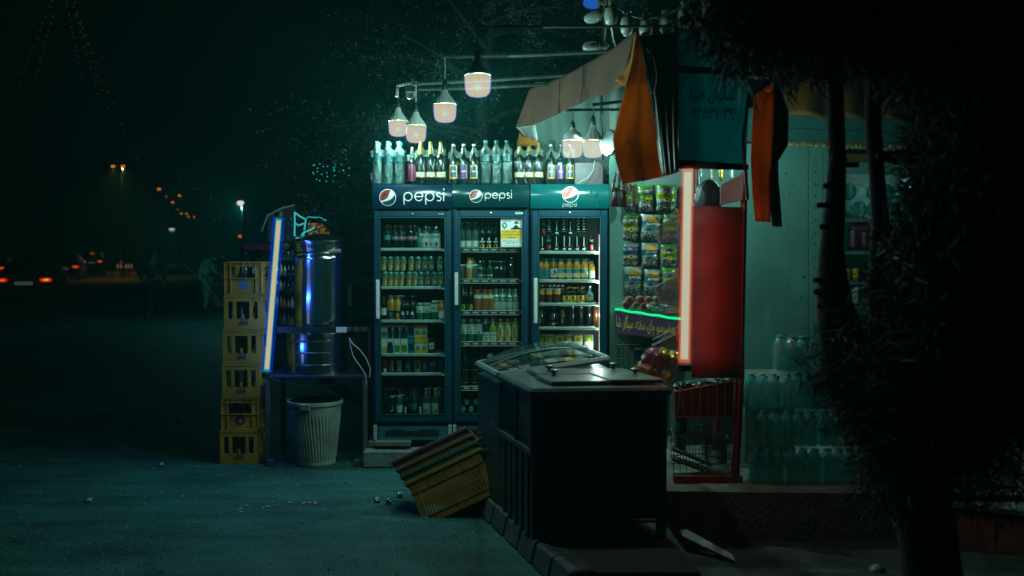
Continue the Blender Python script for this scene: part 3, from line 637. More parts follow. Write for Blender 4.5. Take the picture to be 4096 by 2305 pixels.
# orange bottles lying with their caps towards the door
kd = KINDS['orange_cap']
K('lying','lying orange juice bottle with teal cap','bottle','juice_bottle','wide',.20,.031,orange_j,cap_t,[])
zq = fz(1655, FY+.09)
for px, lev, pl in ((1852,0,'lower one nearer the handle'),(1884,0,'lower one further from the handle'),(1866,1,'upper one nearer the handle'),(1903,1,'upper one further from the handle')):
    q = P(px, 1150, FY+.1)
    if 'lying' not in PROTO: PROTO['lying'] = o_ = make_drink('lying')
    else: o_ = dup(PROTO['lying'])
    o_.location = (q.x, FY+.29, zq + .032 + lev*.057); o_.rotation_euler = (PI/2, 0, 0)
    tag(o_, f"lying orange juice bottle with teal cap, {pl}, notice cooler", 'bottle', G2)
stock([('energy',2168,0),('tnt',2194,0),('energy',2225,0),('energy',2256,0),('energy',2277,0),('energy',2308,0),('energy',2333,0),('tnt',2364,0)] +
      [('tnt',2173,1),('hype',2197,1),('energy',2227,1),('hype',2254,1),('energy',2281,1),('hype',2311,1),('hype',2333,1)], SH(1006), IY, S(0,W3), G3)
stock([('fruit_neck',2162,0),('fruit_neck',2184,0),('plum_juice',2215,0),('peach_juice',2246,0),('peach_juice',2277,0),('peach_juice',2308,0),('peach_juice',2338,0),('slim_juice',2367,0)], SH(1120), IY, S(1,W3), G3, rear=True)
stock([('tea',2166,0),('tea',2197,0),('tea',2228,0),('tea',2247,'b'),('vit',2266,0),('vit_back',2280,'b'),('vit',2291,0),('vit',2322,0),('vit_back',2333,'b'),('zamf',2358,0)], SH(1213), IY, S(2,W3), G3, rear=True)
stock([('rocket',2161,0),('skull',2208,0),('rocket',2248,0),('blackcan',2284,0),('blackcan',2318,0),('blackcan',2352,0),('copperlit',2383,0)], SH(1309), IY, S(3,W3), G3, rear=True)
stock([('bigcarton',2166,0),('bigcarton',2200,0),('bigcarton_y',2240,0),('bigcarton',2276,0),('bigcarton_y',2312,0),('bigcarton',2354,0)], SH(1416), IY, S(4,W3), G3)

# bright tube inside the third cooler and the green strip mirrored along its shelf
tube_w = glow_mat('cooler_tube', (1.0,0.80,0.66), 1.15)
mb = MB(); mb.tube([P(2399,938,FY+.055), P(2399,1470,FY+.055)], .0075, 10)
t_ = mb.build('light_tube', tube_w, None, smooth=True); t_.parent = c3; t_.matrix_parent_inverse = Matrix.Translation(-c3.location)
for py in (1000, 1130, 1260, 1390):
    lamp('tube_light', P(2394, py, FY+.04), (0.85,1.0,0.9), 2.2)
led_g = glow_mat('green_led', (0.01,0.95,0.30), 1.0)

# notice behind the glass of the second cooler
nx0, nx1 = fx(2003,1000,FY), fx(2090,1000,FY); nz1, nz0 = fz(867), fz(988)
nt_ = thing('warning_notice', 'white and yellow camera warning notice stuck inside the middle cooler door', 'notice', ((nx0+nx1)/2, FY+.017, nz0))
w_, h_ = (nx1-nx0)/2, nz1-nz0
mb = MB(); mb.box((-w_,0,0),(w_,.001,h_)); mb.build('paper', paper_w, nt_)
mb = MB(); mb.prism([(-w_,.27*h_),(w_,.27*h_),(w_,.52*h_),(w_*.9,.565*h_),(-w_*.9,.565*h_),(-w_,.52*h_)],-.0008,-.0001); mb.build('yellow_panel', mat('notice_yellow',(0.75,0.40,0.02),.5,var=.05), nt_)
mb = MB()
put_text(mb, 'آقای دوربین', w_*1.8, .155*h_, 0, .895*h_, -.001, ar=True, mi=1)
for i, (s_, ww) in enumerate((('این مکان مجهز به',1.55),('دوربین مداربسته',1.6),('میباشد',.8))): put_text(mb, s_, w_*ww, .075*h_, 0, (.51-.095*i)*h_, -.0012, ar=True)
put_text(mb, 'فروش و نصب دوربین مداربسته', w_*1.75, .05*h_, 0, .225*h_, -.001, ar=True)
put_text(mb, '۰۹۱۲ ۶۳۹ ۶۳ ۰۶', w_*1.4, .062*h_, w_*.15, .125*h_, -.001)
mb.ribbon([(-w_*.94,.02*h_),(-w_*.94,.15*h_),(-w_*.88,.175*h_),(w_*.88,.175*h_),(w_*.94,.15*h_),(w_*.94,.02*h_)], .0015, -.0008, 0)
put_text(mb, 'نبش گلستان سوم', w_*1.5, .04*h_, 0, .045*h_, -.001, ar=True)
# shield with a suit and tie, man with a brimmed hat
mb.prism([(-w_*.9,.76*h_),(-w_*.65,.82*h_),(-w_*.4,.76*h_),(-w_*.43,.66*h_),(-w_*.65,.58*h_),(-w_*.87,.66*h_)], -.0008, 0, 2)
mb.prism([(-w_*.78,.77*h_),(-w_*.65,.63*h_),(-w_*.52,.77*h_),(-w_*.65,.74*h_)], -.0014, -.0009, 3)
mb.prism([(-w_*.1,.60*h_),(.2*w_,.66*h_),(.28*w_,.72*h_),(.55*w_,.72*h_),(.6*w_,.66*h_),(w_*.95,.60*h_),(w_*.95,.575*h_),(-w_*.1,.575*h_)], -.0008, 0, 0)
mb.prism([(.1*w_,.775*h_),(.3*w_,.79*h_),(.33*w_,.84*h_),(.55*w_,.845*h_),(.62*w_,.79*h_),(.8*w_,.78*h_),(.6*w_,.765*h_),(.3*w_,.765*h_)], -.0008, 0, 0)
mb.build('lettering', [lab_blk, mat('notice_violet',(0.07,0.01,0.10),.5,var=.05), lab_teal, paper_w], nt_)

# ================================================================ packs of bottles on the coolers
def bottle_pack(name, label, loc, n, bh, br, kindm, group, rows=2, rz=0.0, simple=False, wm=None, fm_=None):
    o = thing(name, label, 'bottle pack', loc, rz, group)
    d = 2*br*1.0; W = n*d
    for j in range(rows):
        for i in range(n):
            b = MB(); x = -W/2 + br + i*d; y = br + j*d
            if kindm == 'water':
                pr = [(br*.85,0),(br,.03*bh)] + [(br*(.97 if q % 2 else .92), (.06+.05*q)*bh) for q in range(9)] + [(br,.54*bh),(br,.66*bh),(br*.95,.72*bh),(br*.55,.86*bh),(br*.36,.90*bh),(br*.36,.94*bh)]
                b.lathe(pr, 14, mi=0); q = b.build('bottle', wm or water_m, o, (x,y,0), smooth=True)
                if j == 0 or not simple:
                    c = MB(); c.lathe([(br*.40,.935*bh),(br*.40,.995*bh),(br*.35,bh)], 10); c.build('cap', cap_t, q, smooth=True)
                if j == 0 and not simple:
                    c = MB(); c.lathe([(br*1.02,.52*bh),(br*1.02,.68*bh)], 14); c.build('label', mat('water_label',(0.01,0.09,0.10),.4,var=.4,scale=40), q)
            else:
                b.lathe(profile('beer', bh, br), 14); q = b.build('bottle', dark_glass, o, (x,y,0), smooth=True)
                if j == 0 and kindm == 'gold':
                    c = MB(); c.lathe([(a_*1.06, z_) for a_, z_ in profile('beer', bh, br) if z_ > .66*bh] + [(br*.3,.99*bh)], 12); c.build('neck_foil', gold_f, q, smooth=True)
                    c = MB(); c.lathe([(br*1.015,.17*bh),(br*1.015,.29*bh)], 16, mi=0); patch(c, br*1.03, .185*bh, .275*bh, .75, 1)
                    put_text(c, 'دلستر', br*1.1, br*.42, 0, .23*bh, 0, ar=True, mi=2, bend=br*1.05); c.build('label', [lab_org, lab_white, lab_blk], q)
                elif j == 0 and kindm == 'dark':
                    c = MB(); patch(c, br*1.02, .14*bh, .47*bh, .8, 0); patch(c, br*1.035, .17*bh, .44*bh, .62, 1 + (i % 2)); patch(c, br*1.05, .30*bh, .33*bh, .4, 3); patch(c, br*1.05, .14*bh, .17*bh, .75, 0)
                    c.build('label', [lab_org if i != 1 else lab_pur, lab_navy, lab_pur, lab_white], q)
                    c = MB(); c.lathe([(br*.43,.94*bh),(br*.43,.985*bh),(br*.36,.99*bh)], 10); c.build('cap', cap_s, q, smooth=True)
                elif j == 0:
                    c = MB(); c.lathe([(br*1.015,.12*bh),(br*1.015,.55*bh)], 14); c.build('label', lab_mar, q)
                    c = MB(); c.lathe([(br*.44,.94*bh),(br*.44,.985*bh),(br*.36,.99*bh)], 10); c.build('cap', cap_r, q, smooth=True)
    # film pulled over the necks, sagging between them
    neck = .62*bh if kindm != 'water' else .74*bh
    nu, nv = n*12, 10
    def top(x):
        f = ((x + W/2)/d) % 1.0; pk = math.exp(-((f-.5)/.17)**2)
        return (.80 + .20*pk)*bh + .006*math.sin(x*70)
    film = MB(); xs = [-W/2 + W*i/nu for i in range(nu+1)]; yb = 2*br*rows
    def front(u, v):
        x = -W/2 + W*u; f = ((x + W/2)/d) % 1.0; zt = top(x)
        bulge = .006 + .012*(1-abs(2*f-1)) + .004*math.sin(40*u + 9*v)
        lean = max(0, v-.6)*br*1.1
        return (x*(1.03 - .05*max(0,v-.6)), -bulge + lean + .004, .004 + (zt-.004)*v)
    film.grid(front, nu, nv)
    film.grid(lambda u, v: ((-W/2 + W*u)*1.01, br*.45 + (yb-br*.9)*v, top(-W/2+W*u) - .05*bh*math.sin(PI*v)), nu, 5)
    for sx in (-1, 1): film.grid(lambda u, v: (sx*(W/2+.004+.004*math.sin(6*v)), yb*u, .004 + (.8*bh)*v), 4, 6)
    for i in range(nu*nv):
        if i//nu >= nv*.72: film.mi[i] = 1
    for i in range(nu*nv, nu*nv+nu*5): film.mi[i] = 1
    film.build('shrink_wrap', [fm_ or wrap_m, fm_ or wrapt_m], o, smooth=True, ang=3)
    return o
TZ = fz(737) + .001
def topy(px): return fx(px, 650, FY+.05)
GP = 'shrink-wrapped packs on top of the coolers'
for nm, lab, x0, x1, t_, kd_ in (('water_pack','wrapped pack of clear water bottles at the urn-side end of the coolers',1482,1617,567,'water'),
    ('malt_pack','wrapped pack of gold-necked dark bottles under the lowest hanging bulb',1659,1784,566,'gold'),
    ('soda_pack','wrapped pack of dark bottles between the gold-necked pack and the central water pack',1791,1917,575,'dark'),
    ('water_pack','wrapped pack of clear water bottles above the middle cooler',1918,2050,562,'water'),
    ('malt_pack','wrapped pack of gold-necked dark bottles under the torn awning edge',2057,2175,568,'gold'),
    ('soda_pack','wrapped pack of dark bottles below the pair of hanging bulbs',2184,2302,577,'dark')):
    a_, b_ = topy(x0), topy(x1); hh = P(2000, t_, FY+.09).z - TZ
    bottle_pack(nm, lab, ((a_+b_)/2, FY+.05, TZ), 3, hh, (b_-a_)/6*.97, kd_, GP, rz=random.uniform(-.03,.03))
a_, b_ = topy(1622), topy(1656)
bottle_pack('cola_pack', 'wrapped cola pack with maroon labels squeezed behind the hanging bulbs', ((a_+b_)/2, FY+.22, TZ), 1, P(2000,588,FY+.25).z-TZ, (b_-a_)/2*1.2, 'mar', GP)
# maroon box with a lead
o = thing('radio_box', 'maroon plastic box with a round grille on the lit-header cooler', 'speaker box', (topy(2358), FY+.12, TZ))
w_ = (topy(2418)-topy(2300))/2; h_ = P(2000,648,FY+.12).z-TZ
mb = MB(); mb.prism([(-w_,0),(w_,0),(w_,h_*.85),(w_*.8,h_),(-w_*.85,h_),(-w_,h_*.9)],0,.22); mb.build('casing', mat('maroon_plastic',(0.06,0.012,0.028),.45,var=.2), o, bevel=.006)
mb = MB()
for q in range(4): mb.ribbon(arc(-.02,h_*.33,.012+.012*q,0,360,24)[:-1], .004, -.003, -.0005, 0, True)
mb.build('grille', black_p, o)
mb = MB(); mb.box((-w_*.8,-.002,h_*.62),(w_*.8,-.0005,h_*.64)); mb.build('seam', black_p, o)
mb = MB(); mb.tube([P(2378,645,FY-.02),P(2374,680,FY-.03),P(2350,712,FY-.02),P(2310,733,FY+.0)], .004, 6); tag(mb.build('power_cord', mat('cord_white',(0.3,0.33,0.28),.5,var=.1), None, smooth=True), 'pale power cord drooping over the maroon box', 'cord')
# ================================================================ hanging bulbs, pipes, camera
LAMP_C = (0.50, 1.0, 0.90)
bulb_on = glow_mat('bulb_diffuser', (0.33,0.265,0.06), 1.0, clear=True)
halo_m = glow_mat('bulb_halo', (0.0,0.008,0.15), 1.0, clear=True)  # blue emission that draws the glare halo of the bulb
bulb_pl = glow_mat('bulb_plate', (0.33,0.265,0.06), 1.0)
rim_on = glow_mat('bulb_rim', (0.0,0.05,0.55), 0.9)
bulb_neck = mat('bulb_neck', (0.30,0.32,0.28), .5, var=.25, scale=20)
cord_m = mat('cord_grey', (0.22,0.24,0.21), .6, var=.2)
def hang_bulb(label, cx, top, bot, wpx, neck_top, sock_top, cord_top, Y, watts, twist=True, cordx=None):
    p = P(cx, bot, Y); s = Y/F_PX; r = wpx*s/2; h = (bot-top)*s
    o = thing('hanging_bulb', label, 'light bulb', tuple(p), group='lit bulbs hanging over the stall')
    mb = MB(); mb.lathe([(0,0),(r*.35,.01*h),(r*.66,.05*h),(r*.86,.16*h),(r*.95,.33*h),(r*.99,.7*h),(r,.92*h),(r*.95,.975*h)], 28); mb.build('diffuser', bulb_on, o, smooth=True, ang=3)
    mb = MB(); mb.lathe([(r*.95,.976*h),(r*1.005,.985*h),(r*1.005,1.03*h),(r*.9,1.035*h)], 28); mb.build('rim', bulb_neck, o, smooth=True)
    mb = MB(); mb.lathe([(0,-.055*r),(r*.37,-.05*r),(r*.70,.0),(r*.93,.15*h),(r*1.03,.33*h),(r*1.07,.7*h),(r*1.075,.92*h),(r*1.05,1.0*h)], 28); mb.build('halo_shell', halo_m, o, smooth=True, ang=3)  # added shell, stands in for the glare halo round the bulb
    mb = MB(); mb.lathe([(0,.955*h),(r*.935,.955*h),(r*.935,.974*h)], 28); mb.build('led_plate', bulb_pl, o)
    nt = (bot-neck_top)*s; st = (bot-sock_top)*s; ct = (bot-cord_top)*s
    mb = MB(); n = 40; prof = [(r*.93,1.036*h),(r*.88,1.036*h+.12*(nt-h)),(r*.66,1.036*h+.35*(nt-h)),(r*.42,1.036*h+.6*(nt-h)),(r*.28,1.036*h+.85*(nt-h)),(r*.25,nt)]
    if twist:
        mb.grid(lambda u, v: ((lambda k, f: (k*math.cos(2*PI*u), k*math.sin(2*PI*u), 1.036*h+(nt-1.036*h)*v))((np_r(prof, 1.036*h+(nt-1.036*h)*v))*(1+.05*math.sin(12*2*PI*u+5*v)), 0)), 72, 10)
    else: mb.lathe([(r*.93,1.036*h),(r*.93,1.036*h+.35*(nt-h)),(r*.8,1.036*h+.5*(nt-h)),(r*.34,1.036*h+.72*(nt-h)),(r*.26,nt)], 24)
    mb.build('neck', bulb_neck, o, smooth=True)
    mb = MB(); mb.lathe([(r*.24,nt),(r*.26,nt+.02),(r*.24,st-.02),(r*.08,st),(r*.05,st+.01)], 16); mb.build('socket', black_p, o, smooth=True)
    mb = MB(); mb.tube([(0,0,st),(.002,0,(st+ct)/2),((cordx or 0),0,ct)], .0045, 6); mb.build('cord', cord_m, o, smooth=True)
    lamp('bulb_light', (0,0,h*.45), LAMP_C, watts, o)
    return o
BW = 33
hang_bulb('unseen bulb added behind the end of the awning curtain to light the white kiosk wall', 3070, 560, 628, 82, 505, 470, 380, 6.75, 30, False)  # unseen bulb, added to light the wall, packs and sign
hang_bulb('hanging bulb under the security camera, partly behind its neighbour', 1593, 486, 546, 76, 433, 399, 355, 7.9, BW)
hang_bulb('lowest of the hanging bulbs, above the gold-necked bottle pack', 1664, 504, 572, 82, 450, 414, 329, 7.3, BW)
hang_bulb('hanging bulb on the middle pipe, in the gap between camera and largest bulb', 1780, 418, 490, 90, 363, 322, 237, 6.67, BW)
hang_bulb('largest and highest hanging bulb, at the end of the thin top pipe', 1911, 302, 388, 104, 240, 197, 112, 5.77, BW)
hang_bulb('hanging bulb with a squat round neck under the awning, beside its twin', 2291, 563, 632, 80, 513, 486, 437, 7.4, BW, False)
hang_bulb('hanging bulb with a long cone neck under the awning, beside the tilted lamp', 2372, 563, 632, 83, 502, 466, 425, 7.3, BW)
pipe_m = mat('galvanised_pipe', (0.16,0.19,0.175), .4, metal=.7, var=.35, scale=10)
pipe_d = mat('dark_pipe', (0.03,0.045,0.045), .4, metal=.6, var=.3)
def pipe(label, pts, r, m=pipe_m, square=True):
    mb = MB(); pts = [P(*q) for q in pts]; mb.tube(pts, r, 4 if square else 8)
    return tag(mb.build('awning_pipe', m, None, smooth=not square), label, 'pipe', 'pipes of the awning frame')
pipe('thin top pipe carrying the largest hanging bulb', [(1914,110,5.77),(2300,107,5.75),(2690,105,5.75)], .008, pipe_m, False)
pipe('square pipe carrying the bulb of the middle gap', [(1772,228,6.67),(2100,222,6.6),(2440,207,6.5)], .013)
pipe('upper of the two lowest pipes, ending above the lowest bulb', [(1664,336,7.3),(1950,322,7.25),(2290,300,7.2)], .013)
pipe('lower of the two lowest pipes, beside the security camera', [(1672,359,7.36),(1950,350,7.3),(2250,335,7.3)], .012)
pipe('dark pipe under the awning with the squat-necked bulb', [(2245,441,7.5),(2490,439,7.45)], .010, pipe_d)
pipe('short dark pipe under the awning with the cone-necked bulb', [(2370,420,7.3),(2500,405,7.25)], .011, pipe_d)
pipe('dark upright post behind the string of unlit bulbs', [(2421,-30,6.9),(2420,165,6.9)], .018, pipe_d)
pipe('dark upright post under the awning behind the tilted lamp', [(2405,350,7.9),(2407,640,7.9)], .014, pipe_d)
# security camera
o = thing('security_camera', 'bullet security camera on a bracket over the two lowest bulbs', 'security camera', tuple(P(1640,372,7.45)))
mb = MB(); M_ = Matrix.Rotation(math.radians(24),4,'X') @ Matrix.Rotation(math.radians(8),4,'Z')
mb.lathe([(.0,-.075),(.034,-.075),(.036,.05),(.03,.06),(0,.06)], 20, M=M_ @ Matrix.Rotation(PI/2,4,'X')); mb.build('housing', mat('camera_grey',(0.26,0.28,0.25),.5,var=.2), o, smooth=True)
mb = MB(); mb.box((-.038,-.10,.03),(.038,.07,.038), M=M_); mb.build('sunshade', mat('camera_grey',(0,0,0)), o, bevel=.003)
mb = MB(); mb.lathe([(0,.062),(.029,.062),(.029,.06)], 20, M=M_ @ Matrix.Rotation(PI/2,4,'X')); mb.build('lens_ring', black_p, o)
mb = MB()
for k in range(14): a = 2*PI*k/14; mb.lathe([(0,.0645),(.003,.0645),(.003,.061)], 6, (.021*math.cos(a),.021*math.sin(a),0), M=M_ @ Matrix.Rotation(PI/2,4,'X'))
mb.build('infrared_leds', cap_s, o)
mb = MB(); mb.tube([(.0,.06,.02),(.0,.07,.06),(-.05,.08,.075),(-.10,.06,.06),(-.105,.05,-.02)], .011, 8); mb.tube([(-.04,.075,.075),(.05,.08,.08)], .014, 8); mb.build('bracket', bulb_neck, o, smooth=True)
# tilted reflector lamp
o = thing('reflector_lamp', 'tilted flat lamp seen nearly edge-on beside the cone-necked bulb', 'lamp', tuple(P(2436,572,7.2)))
mb = MB(); M_ = Matrix.Rotation(math.radians(-58),4,'Z') @ Matrix.Rotation(math.radians(12),4,'Y')
mb.lathe([(0,0),(.088,.002),(.088,.012)], 24, M=M_ @ Matrix.Rotation(PI/2,4,'X')); mb.build('lit_face', glow_mat('lamp_face',(0.75,0.85,0.80),1.0), o)
mb = MB(); mb.lathe([(.09,.013),(.094,.0),(.097,.0),(.092,-.02),(.03,-.07),(.0,-.07)], 24, M=M_ @ Matrix.Rotation(PI/2,4,'X')); mb.build('reflector_shell', dark_steel, o, smooth=True)
mb = MB(); mb.tube([(-.0,.06,.0),(-.03,.08,.1),(-.04,.08,.22)], .006, 6); mb.build('cord', cord_m, o, smooth=True)

# string of unlit bulbs
ivory = mat('unlit_bulb', (0.30,0.34,0.30), .35, var=.25, scale=30)
pts = [(2425,-25),(2440,0),(2462,28),(2510,56),(2550,70),(2590,75),(2640,66),(2690,45),(2735,22),(2790,-20)]
mb = MB(); mb.tube([P(a,b,6.0) for a, b in pts], .006, 6)
tag(mb.build('light_string', cord_m, None, smooth=True), 'pale sagging cable of the string of unlit bulbs', 'cable'); mb = MB()
mb.tube([P(2424,-20,6.85),P(2416,50,6.85),P(2425,100,6.85),P(2418,170,6.85),P(2436,182,6.85),P(2420,200,6.85)], .006, 6)
tag(mb.build('light_string', cord_m, None, smooth=True), 'tangled cable running down the dark post above the awning', 'cable'); mb = MB()
mb.tube([P(2444,100,6.4),P(2452,150,6.6),P(2462,190,6.9)], .005, 6)
tag(mb.build('light_string', cord_m, None, smooth=True), 'short loose wire hanging behind the awning tip', 'cable')
def string_bulb(px, py, Y, rot, label, m=ivory):
    o = thing('string_bulb', label, 'light bulb', tuple(P(px,py,Y)), group='egg-shaped bulbs on the cable')
    o.rotation_euler = (0, rot, 0)
    b = MB(); b.lathe([(0,-.115),(.018,-.11),(.033,-.09),(.040,-.06),(.040,-.03),(.034,-.018)], 18); b.build('glass', m, o, smooth=True)
    b = MB(); b.lathe([(.036,-.018),(.036,-.008),(.026,.0),(.016,.006),(.016,.03)], 14); b.build('base', mat('bulb_base',(0.16,0.14,0.07),.5,var=.3), o, smooth=True)
    b = MB(); b.box((-.014,-.012,.018),(.014,.012,.045)); b.box((-.02,-.006,.03),(.02,.006,.04)); b.build('clip', mat('bulb_clip',(0.26,0.27,0.2),.5,var=.3), o)
    return o
string_bulb(2445,30,6.0,0,'unlit egg bulb beside the dark upright post, hanging straight')
string_bulb(2510,68,6.0,.05,'unlit egg bulb crossing the top pipe, first on the sag')
string_bulb(2583,82,6.0,0,'unlit egg bulb at the lowest point of the sagging cable')
string_bulb(2662,72,6.0,-.12,'unlit egg bulb where the cable begins to rise')
string_bulb(2738,35,5.9,-.05,'large unlit bulb high on the rising cable')
string_bulb(2828,-5,5.9,-.4,'unlit bulb at the top frame edge near the pine needles')
string_bulb(2400,12,6.8,PI/2,'blue bulb sticking out sideways at the top of the post', glow_mat('blue_bulb',(0.01,0.09,0.38),1.0))
string_bulb(2402,60,6.8,PI/2-.3,'unlit bulb sticking out sideways just above the top pipe')
string_bulb(2398,188,6.8,PI/2,'unlit bulb lying sideways below the top pipe')

# ================================================================ awning
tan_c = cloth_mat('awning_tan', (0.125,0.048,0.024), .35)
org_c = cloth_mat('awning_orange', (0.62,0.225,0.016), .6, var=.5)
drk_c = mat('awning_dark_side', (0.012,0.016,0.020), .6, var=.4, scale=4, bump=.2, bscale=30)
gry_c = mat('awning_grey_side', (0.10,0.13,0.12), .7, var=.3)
def curve(pts):
    def f(t):
        t = max(0, min(1, t))*(len(pts)-1); i = min(int(t), len(pts)-2); k = t-i
        a, b = pts[i], pts[i+1]; return [a[j]+(b[j]-a[j])*k for j in range(3)]
    return f
def cloth(A, B, nu, nv, fold=lambda u, v: 0, mi=0, mb=None, edge=0.0):
    """sheet between two measured edges A and B (photo x, photo y, real distance); fold moves it in depth"""
    mb = mb or MB(); fa, fb = curve(A), curve(B)
    def fn(u, v):
        a, b = fa(u), fb(u); q = [a[j]+(b[j]-a[j])*v for j in range(3)]
        py = q[1] + (edge*((int(u*nu) % 2)*2-1)*6 if v > .99 else 0)
        return P(q[0], py, q[2] + fold(u, v))
    mb.grid(fn, nu, nv, mi); return mb
aw = thing('awning', 'tan and orange fabric awning hanging in folds over the snack rack', 'awning', (0,0,0))
cloth([(2117,362,7.7),(2128,352,7.6),(2243,312,7.1),(2360,248,6.6),(2450,196,6.2),(2541,126,5.8)],
      [(2064,508,7.7),(2142,497,7.55),(2233,456,7.05),(2330,410,6.6),(2420,378,6.2),(2492,344,5.8)], 60, 12,
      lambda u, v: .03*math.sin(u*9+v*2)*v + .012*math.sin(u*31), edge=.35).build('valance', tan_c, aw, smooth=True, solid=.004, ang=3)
mb = MB(); mb.tube([P(2236,314,7.06),P(2237,385,7.06),P(2233,455,7.0)], .005, 6); mb.tube([P(2333,265,6.65),P(2331,340,6.62),P(2324,412,6.55)], .005, 6)
mb.build('seam', mat('seam_dark',(0.06,0.04,0.03),.8,var=.2), aw, smooth=True)
cloth([(2064,509,7.68),(2100,505,7.62),(2142,498,7.55)], [(2100,545,7.7),(2130,558,7.68),(2152,562,7.66)], 8, 5, lambda u, v: .02*math.sin(6*u)).build('lining', mat('awning_lining',(0.16,0.17,0.15),.8,var=.25), aw, smooth=True, solid=.004, ang=3)
cloth([(2078,530,7.72),(2100,545,7.73),(2150,560,7.74)], [(2066,585,7.8),(2110,585,7.8),(2152,585,7.8)], 8, 4).build('corner_flap', org_c, aw, smooth=True, solid=.004)
cloth([(2541,126,5.8),(2522,240,5.72),(2495,300,5.72),(2470,310,5.74)], [(2551,135,5.75),(2530,260,5.62),(2505,352,5.6),(2463,322,5.74)], 16, 6, lambda u, v: -.02*math.sin(v*PI)).build('corner_flap', org_c, aw, smooth=True, solid=.004, ang=3)
cloth([(2546,130,5.75),(2530,245,5.62),(2502,360,5.6),(2472,470,5.58),(2452,552,5.58),(2462,640,5.56),(2491,738,5.55)],
      [(2557,149,5.72),(2578,260,5.7),(2600,390,5.68),(2618,500,5.66),(2630,590,5.66),(2638,660,5.65),(2652,708,5.64)], 40, 22,
      lambda u, v: .02*u*math.sin(v*6+.6) + .006*math.sin(v*15+u*3)).build('side_curtain', org_c, aw, smooth=True, solid=.004, ang=3)
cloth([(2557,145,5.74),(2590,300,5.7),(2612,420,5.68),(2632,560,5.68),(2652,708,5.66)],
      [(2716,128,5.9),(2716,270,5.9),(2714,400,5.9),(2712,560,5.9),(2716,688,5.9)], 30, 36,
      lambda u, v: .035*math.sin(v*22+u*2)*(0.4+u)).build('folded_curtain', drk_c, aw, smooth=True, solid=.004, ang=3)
cloth([(2587,195,5.66),(2600,230,5.63),(2612,300,5.62),(2610,350,5.64),(2606,375,5.66)], [(2590,195,5.66),(2614,235,5.65),(2628,300,5.65),(2622,350,5.66),(2608,378,5.67)], 14, 4, lambda u, v: -.02*math.sin(PI*v)).build('corner_flap', tan_c, aw, smooth=True, solid=.004, ang=3)
# far edge of the awning beyond the sign
cloth([(3015,385,5.75),(3008,520,5.7),(3003,640,5.68),(3010,780,5.66),(3021,886,5.66)],
      [(3098,325,5.72),(3094,480,5.7),(3088,600,5.68),(3082,740,5.66),(3082,890,5.66)], 24, 16, lambda u, v: .012*math.sin(v*8+1)).build('side_curtain', cloth_mat('awning_orange_red',(0.70,0.20,0.014),.6,var=.4), aw, smooth=True, solid=.004, ang=3)
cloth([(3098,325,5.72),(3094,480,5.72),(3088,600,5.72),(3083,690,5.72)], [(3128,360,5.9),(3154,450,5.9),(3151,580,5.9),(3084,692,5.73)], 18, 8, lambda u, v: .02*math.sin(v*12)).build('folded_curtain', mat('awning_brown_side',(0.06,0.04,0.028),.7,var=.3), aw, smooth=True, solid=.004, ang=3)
cloth([(3096,640,5.74),(3068,720,5.72),(3078,800,5.72),(3090,906,5.72)], [(3112,635,5.8),(3114,720,5.8),(3122,820,5.8),(3128,908,5.8)], 14, 6, lambda u, v: .015*math.sin(v*9)).build('grey_lining', gry_c, aw, smooth=True, solid=.004, ang=3)
mb = MB()
for k in range(9): a, b = random.uniform(2500,2605), random.uniform(470,675); q = P(a,b,5.52); mb.lathe([(0,-.001),(.006,0),(.004,.001),(0,.002)], 7, M=Matrix.Translation(q) @ Matrix.Rotation(PI/2,4,'X') @ Matrix.Diagonal((random.uniform(.7,1.6),random.uniform(.5,1),1,1)))
mb.build('stains', mat('stain_dark',(0.05,0.028,0.012),.9,var=.2), aw)

# sign panel of the awning
sg = thing('sign_panel', 'teal fabric panel with dark Persian writing and a phone number', 'sign', (0,0,0))
tarp = cloth_mat('sign_fabric', (0.02,0.27,0.29), .72, var=.2, scale=2.5)
SY = 5.62
cloth([(2714,118,SY),(2860,122,SY),(3006,135,SY)], [(2714,676,SY),(2860,674,SY),(2984,670,SY)], 16, 20, lambda u, v: .012*math.sin(u*5+v*3)).build('fabric', tarp, sg, smooth=True, solid=.004, ang=3)
mb = MB(); put_text(mb, 'سایبان صبا', 176, 62, 2850, -384, 0, ar=True, fn=lambda a, b: P(a, -b, SY-.018)); put_text(mb, '۰۹۳۵۱۳۷۶۳۹۶', 188, 52, 2854, -453, 0, fn=lambda a, b: P(a, -b, SY-.018))
mb.build('lettering', mat('sign_ink',(0.004,0.012,0.014),.8,var=.1), sg)
for y0, y1 in ((262,292),(640,674)):
    mb = MB(); mb.hexa([P(2713,y0,SY-.010),P(2995,y0+18,SY-.010),P(2995,y0+18,SY-.002),P(2713,y0,SY-.002)], [P(2713,y1,SY-.010),P(2993,y1+8,SY-.010),P(2993,y1+8,SY-.002),P(2713,y1,SY-.002)])
    mb.build('dark_band', mat('sign_band',(0.003,0.020,0.024),.7,var=.1), sg)
mb = MB(); mb.tube([P(3003,330,5.6),P(2990,420,5.6),P(2972,560,5.6),P(2982,690,5.6),P(2990,800,5.62)], .010, 6); mb.build('edge_roll', mat('edge_violet',(0.05,0.05,0.12),.5,var=.3), sg, smooth=True)

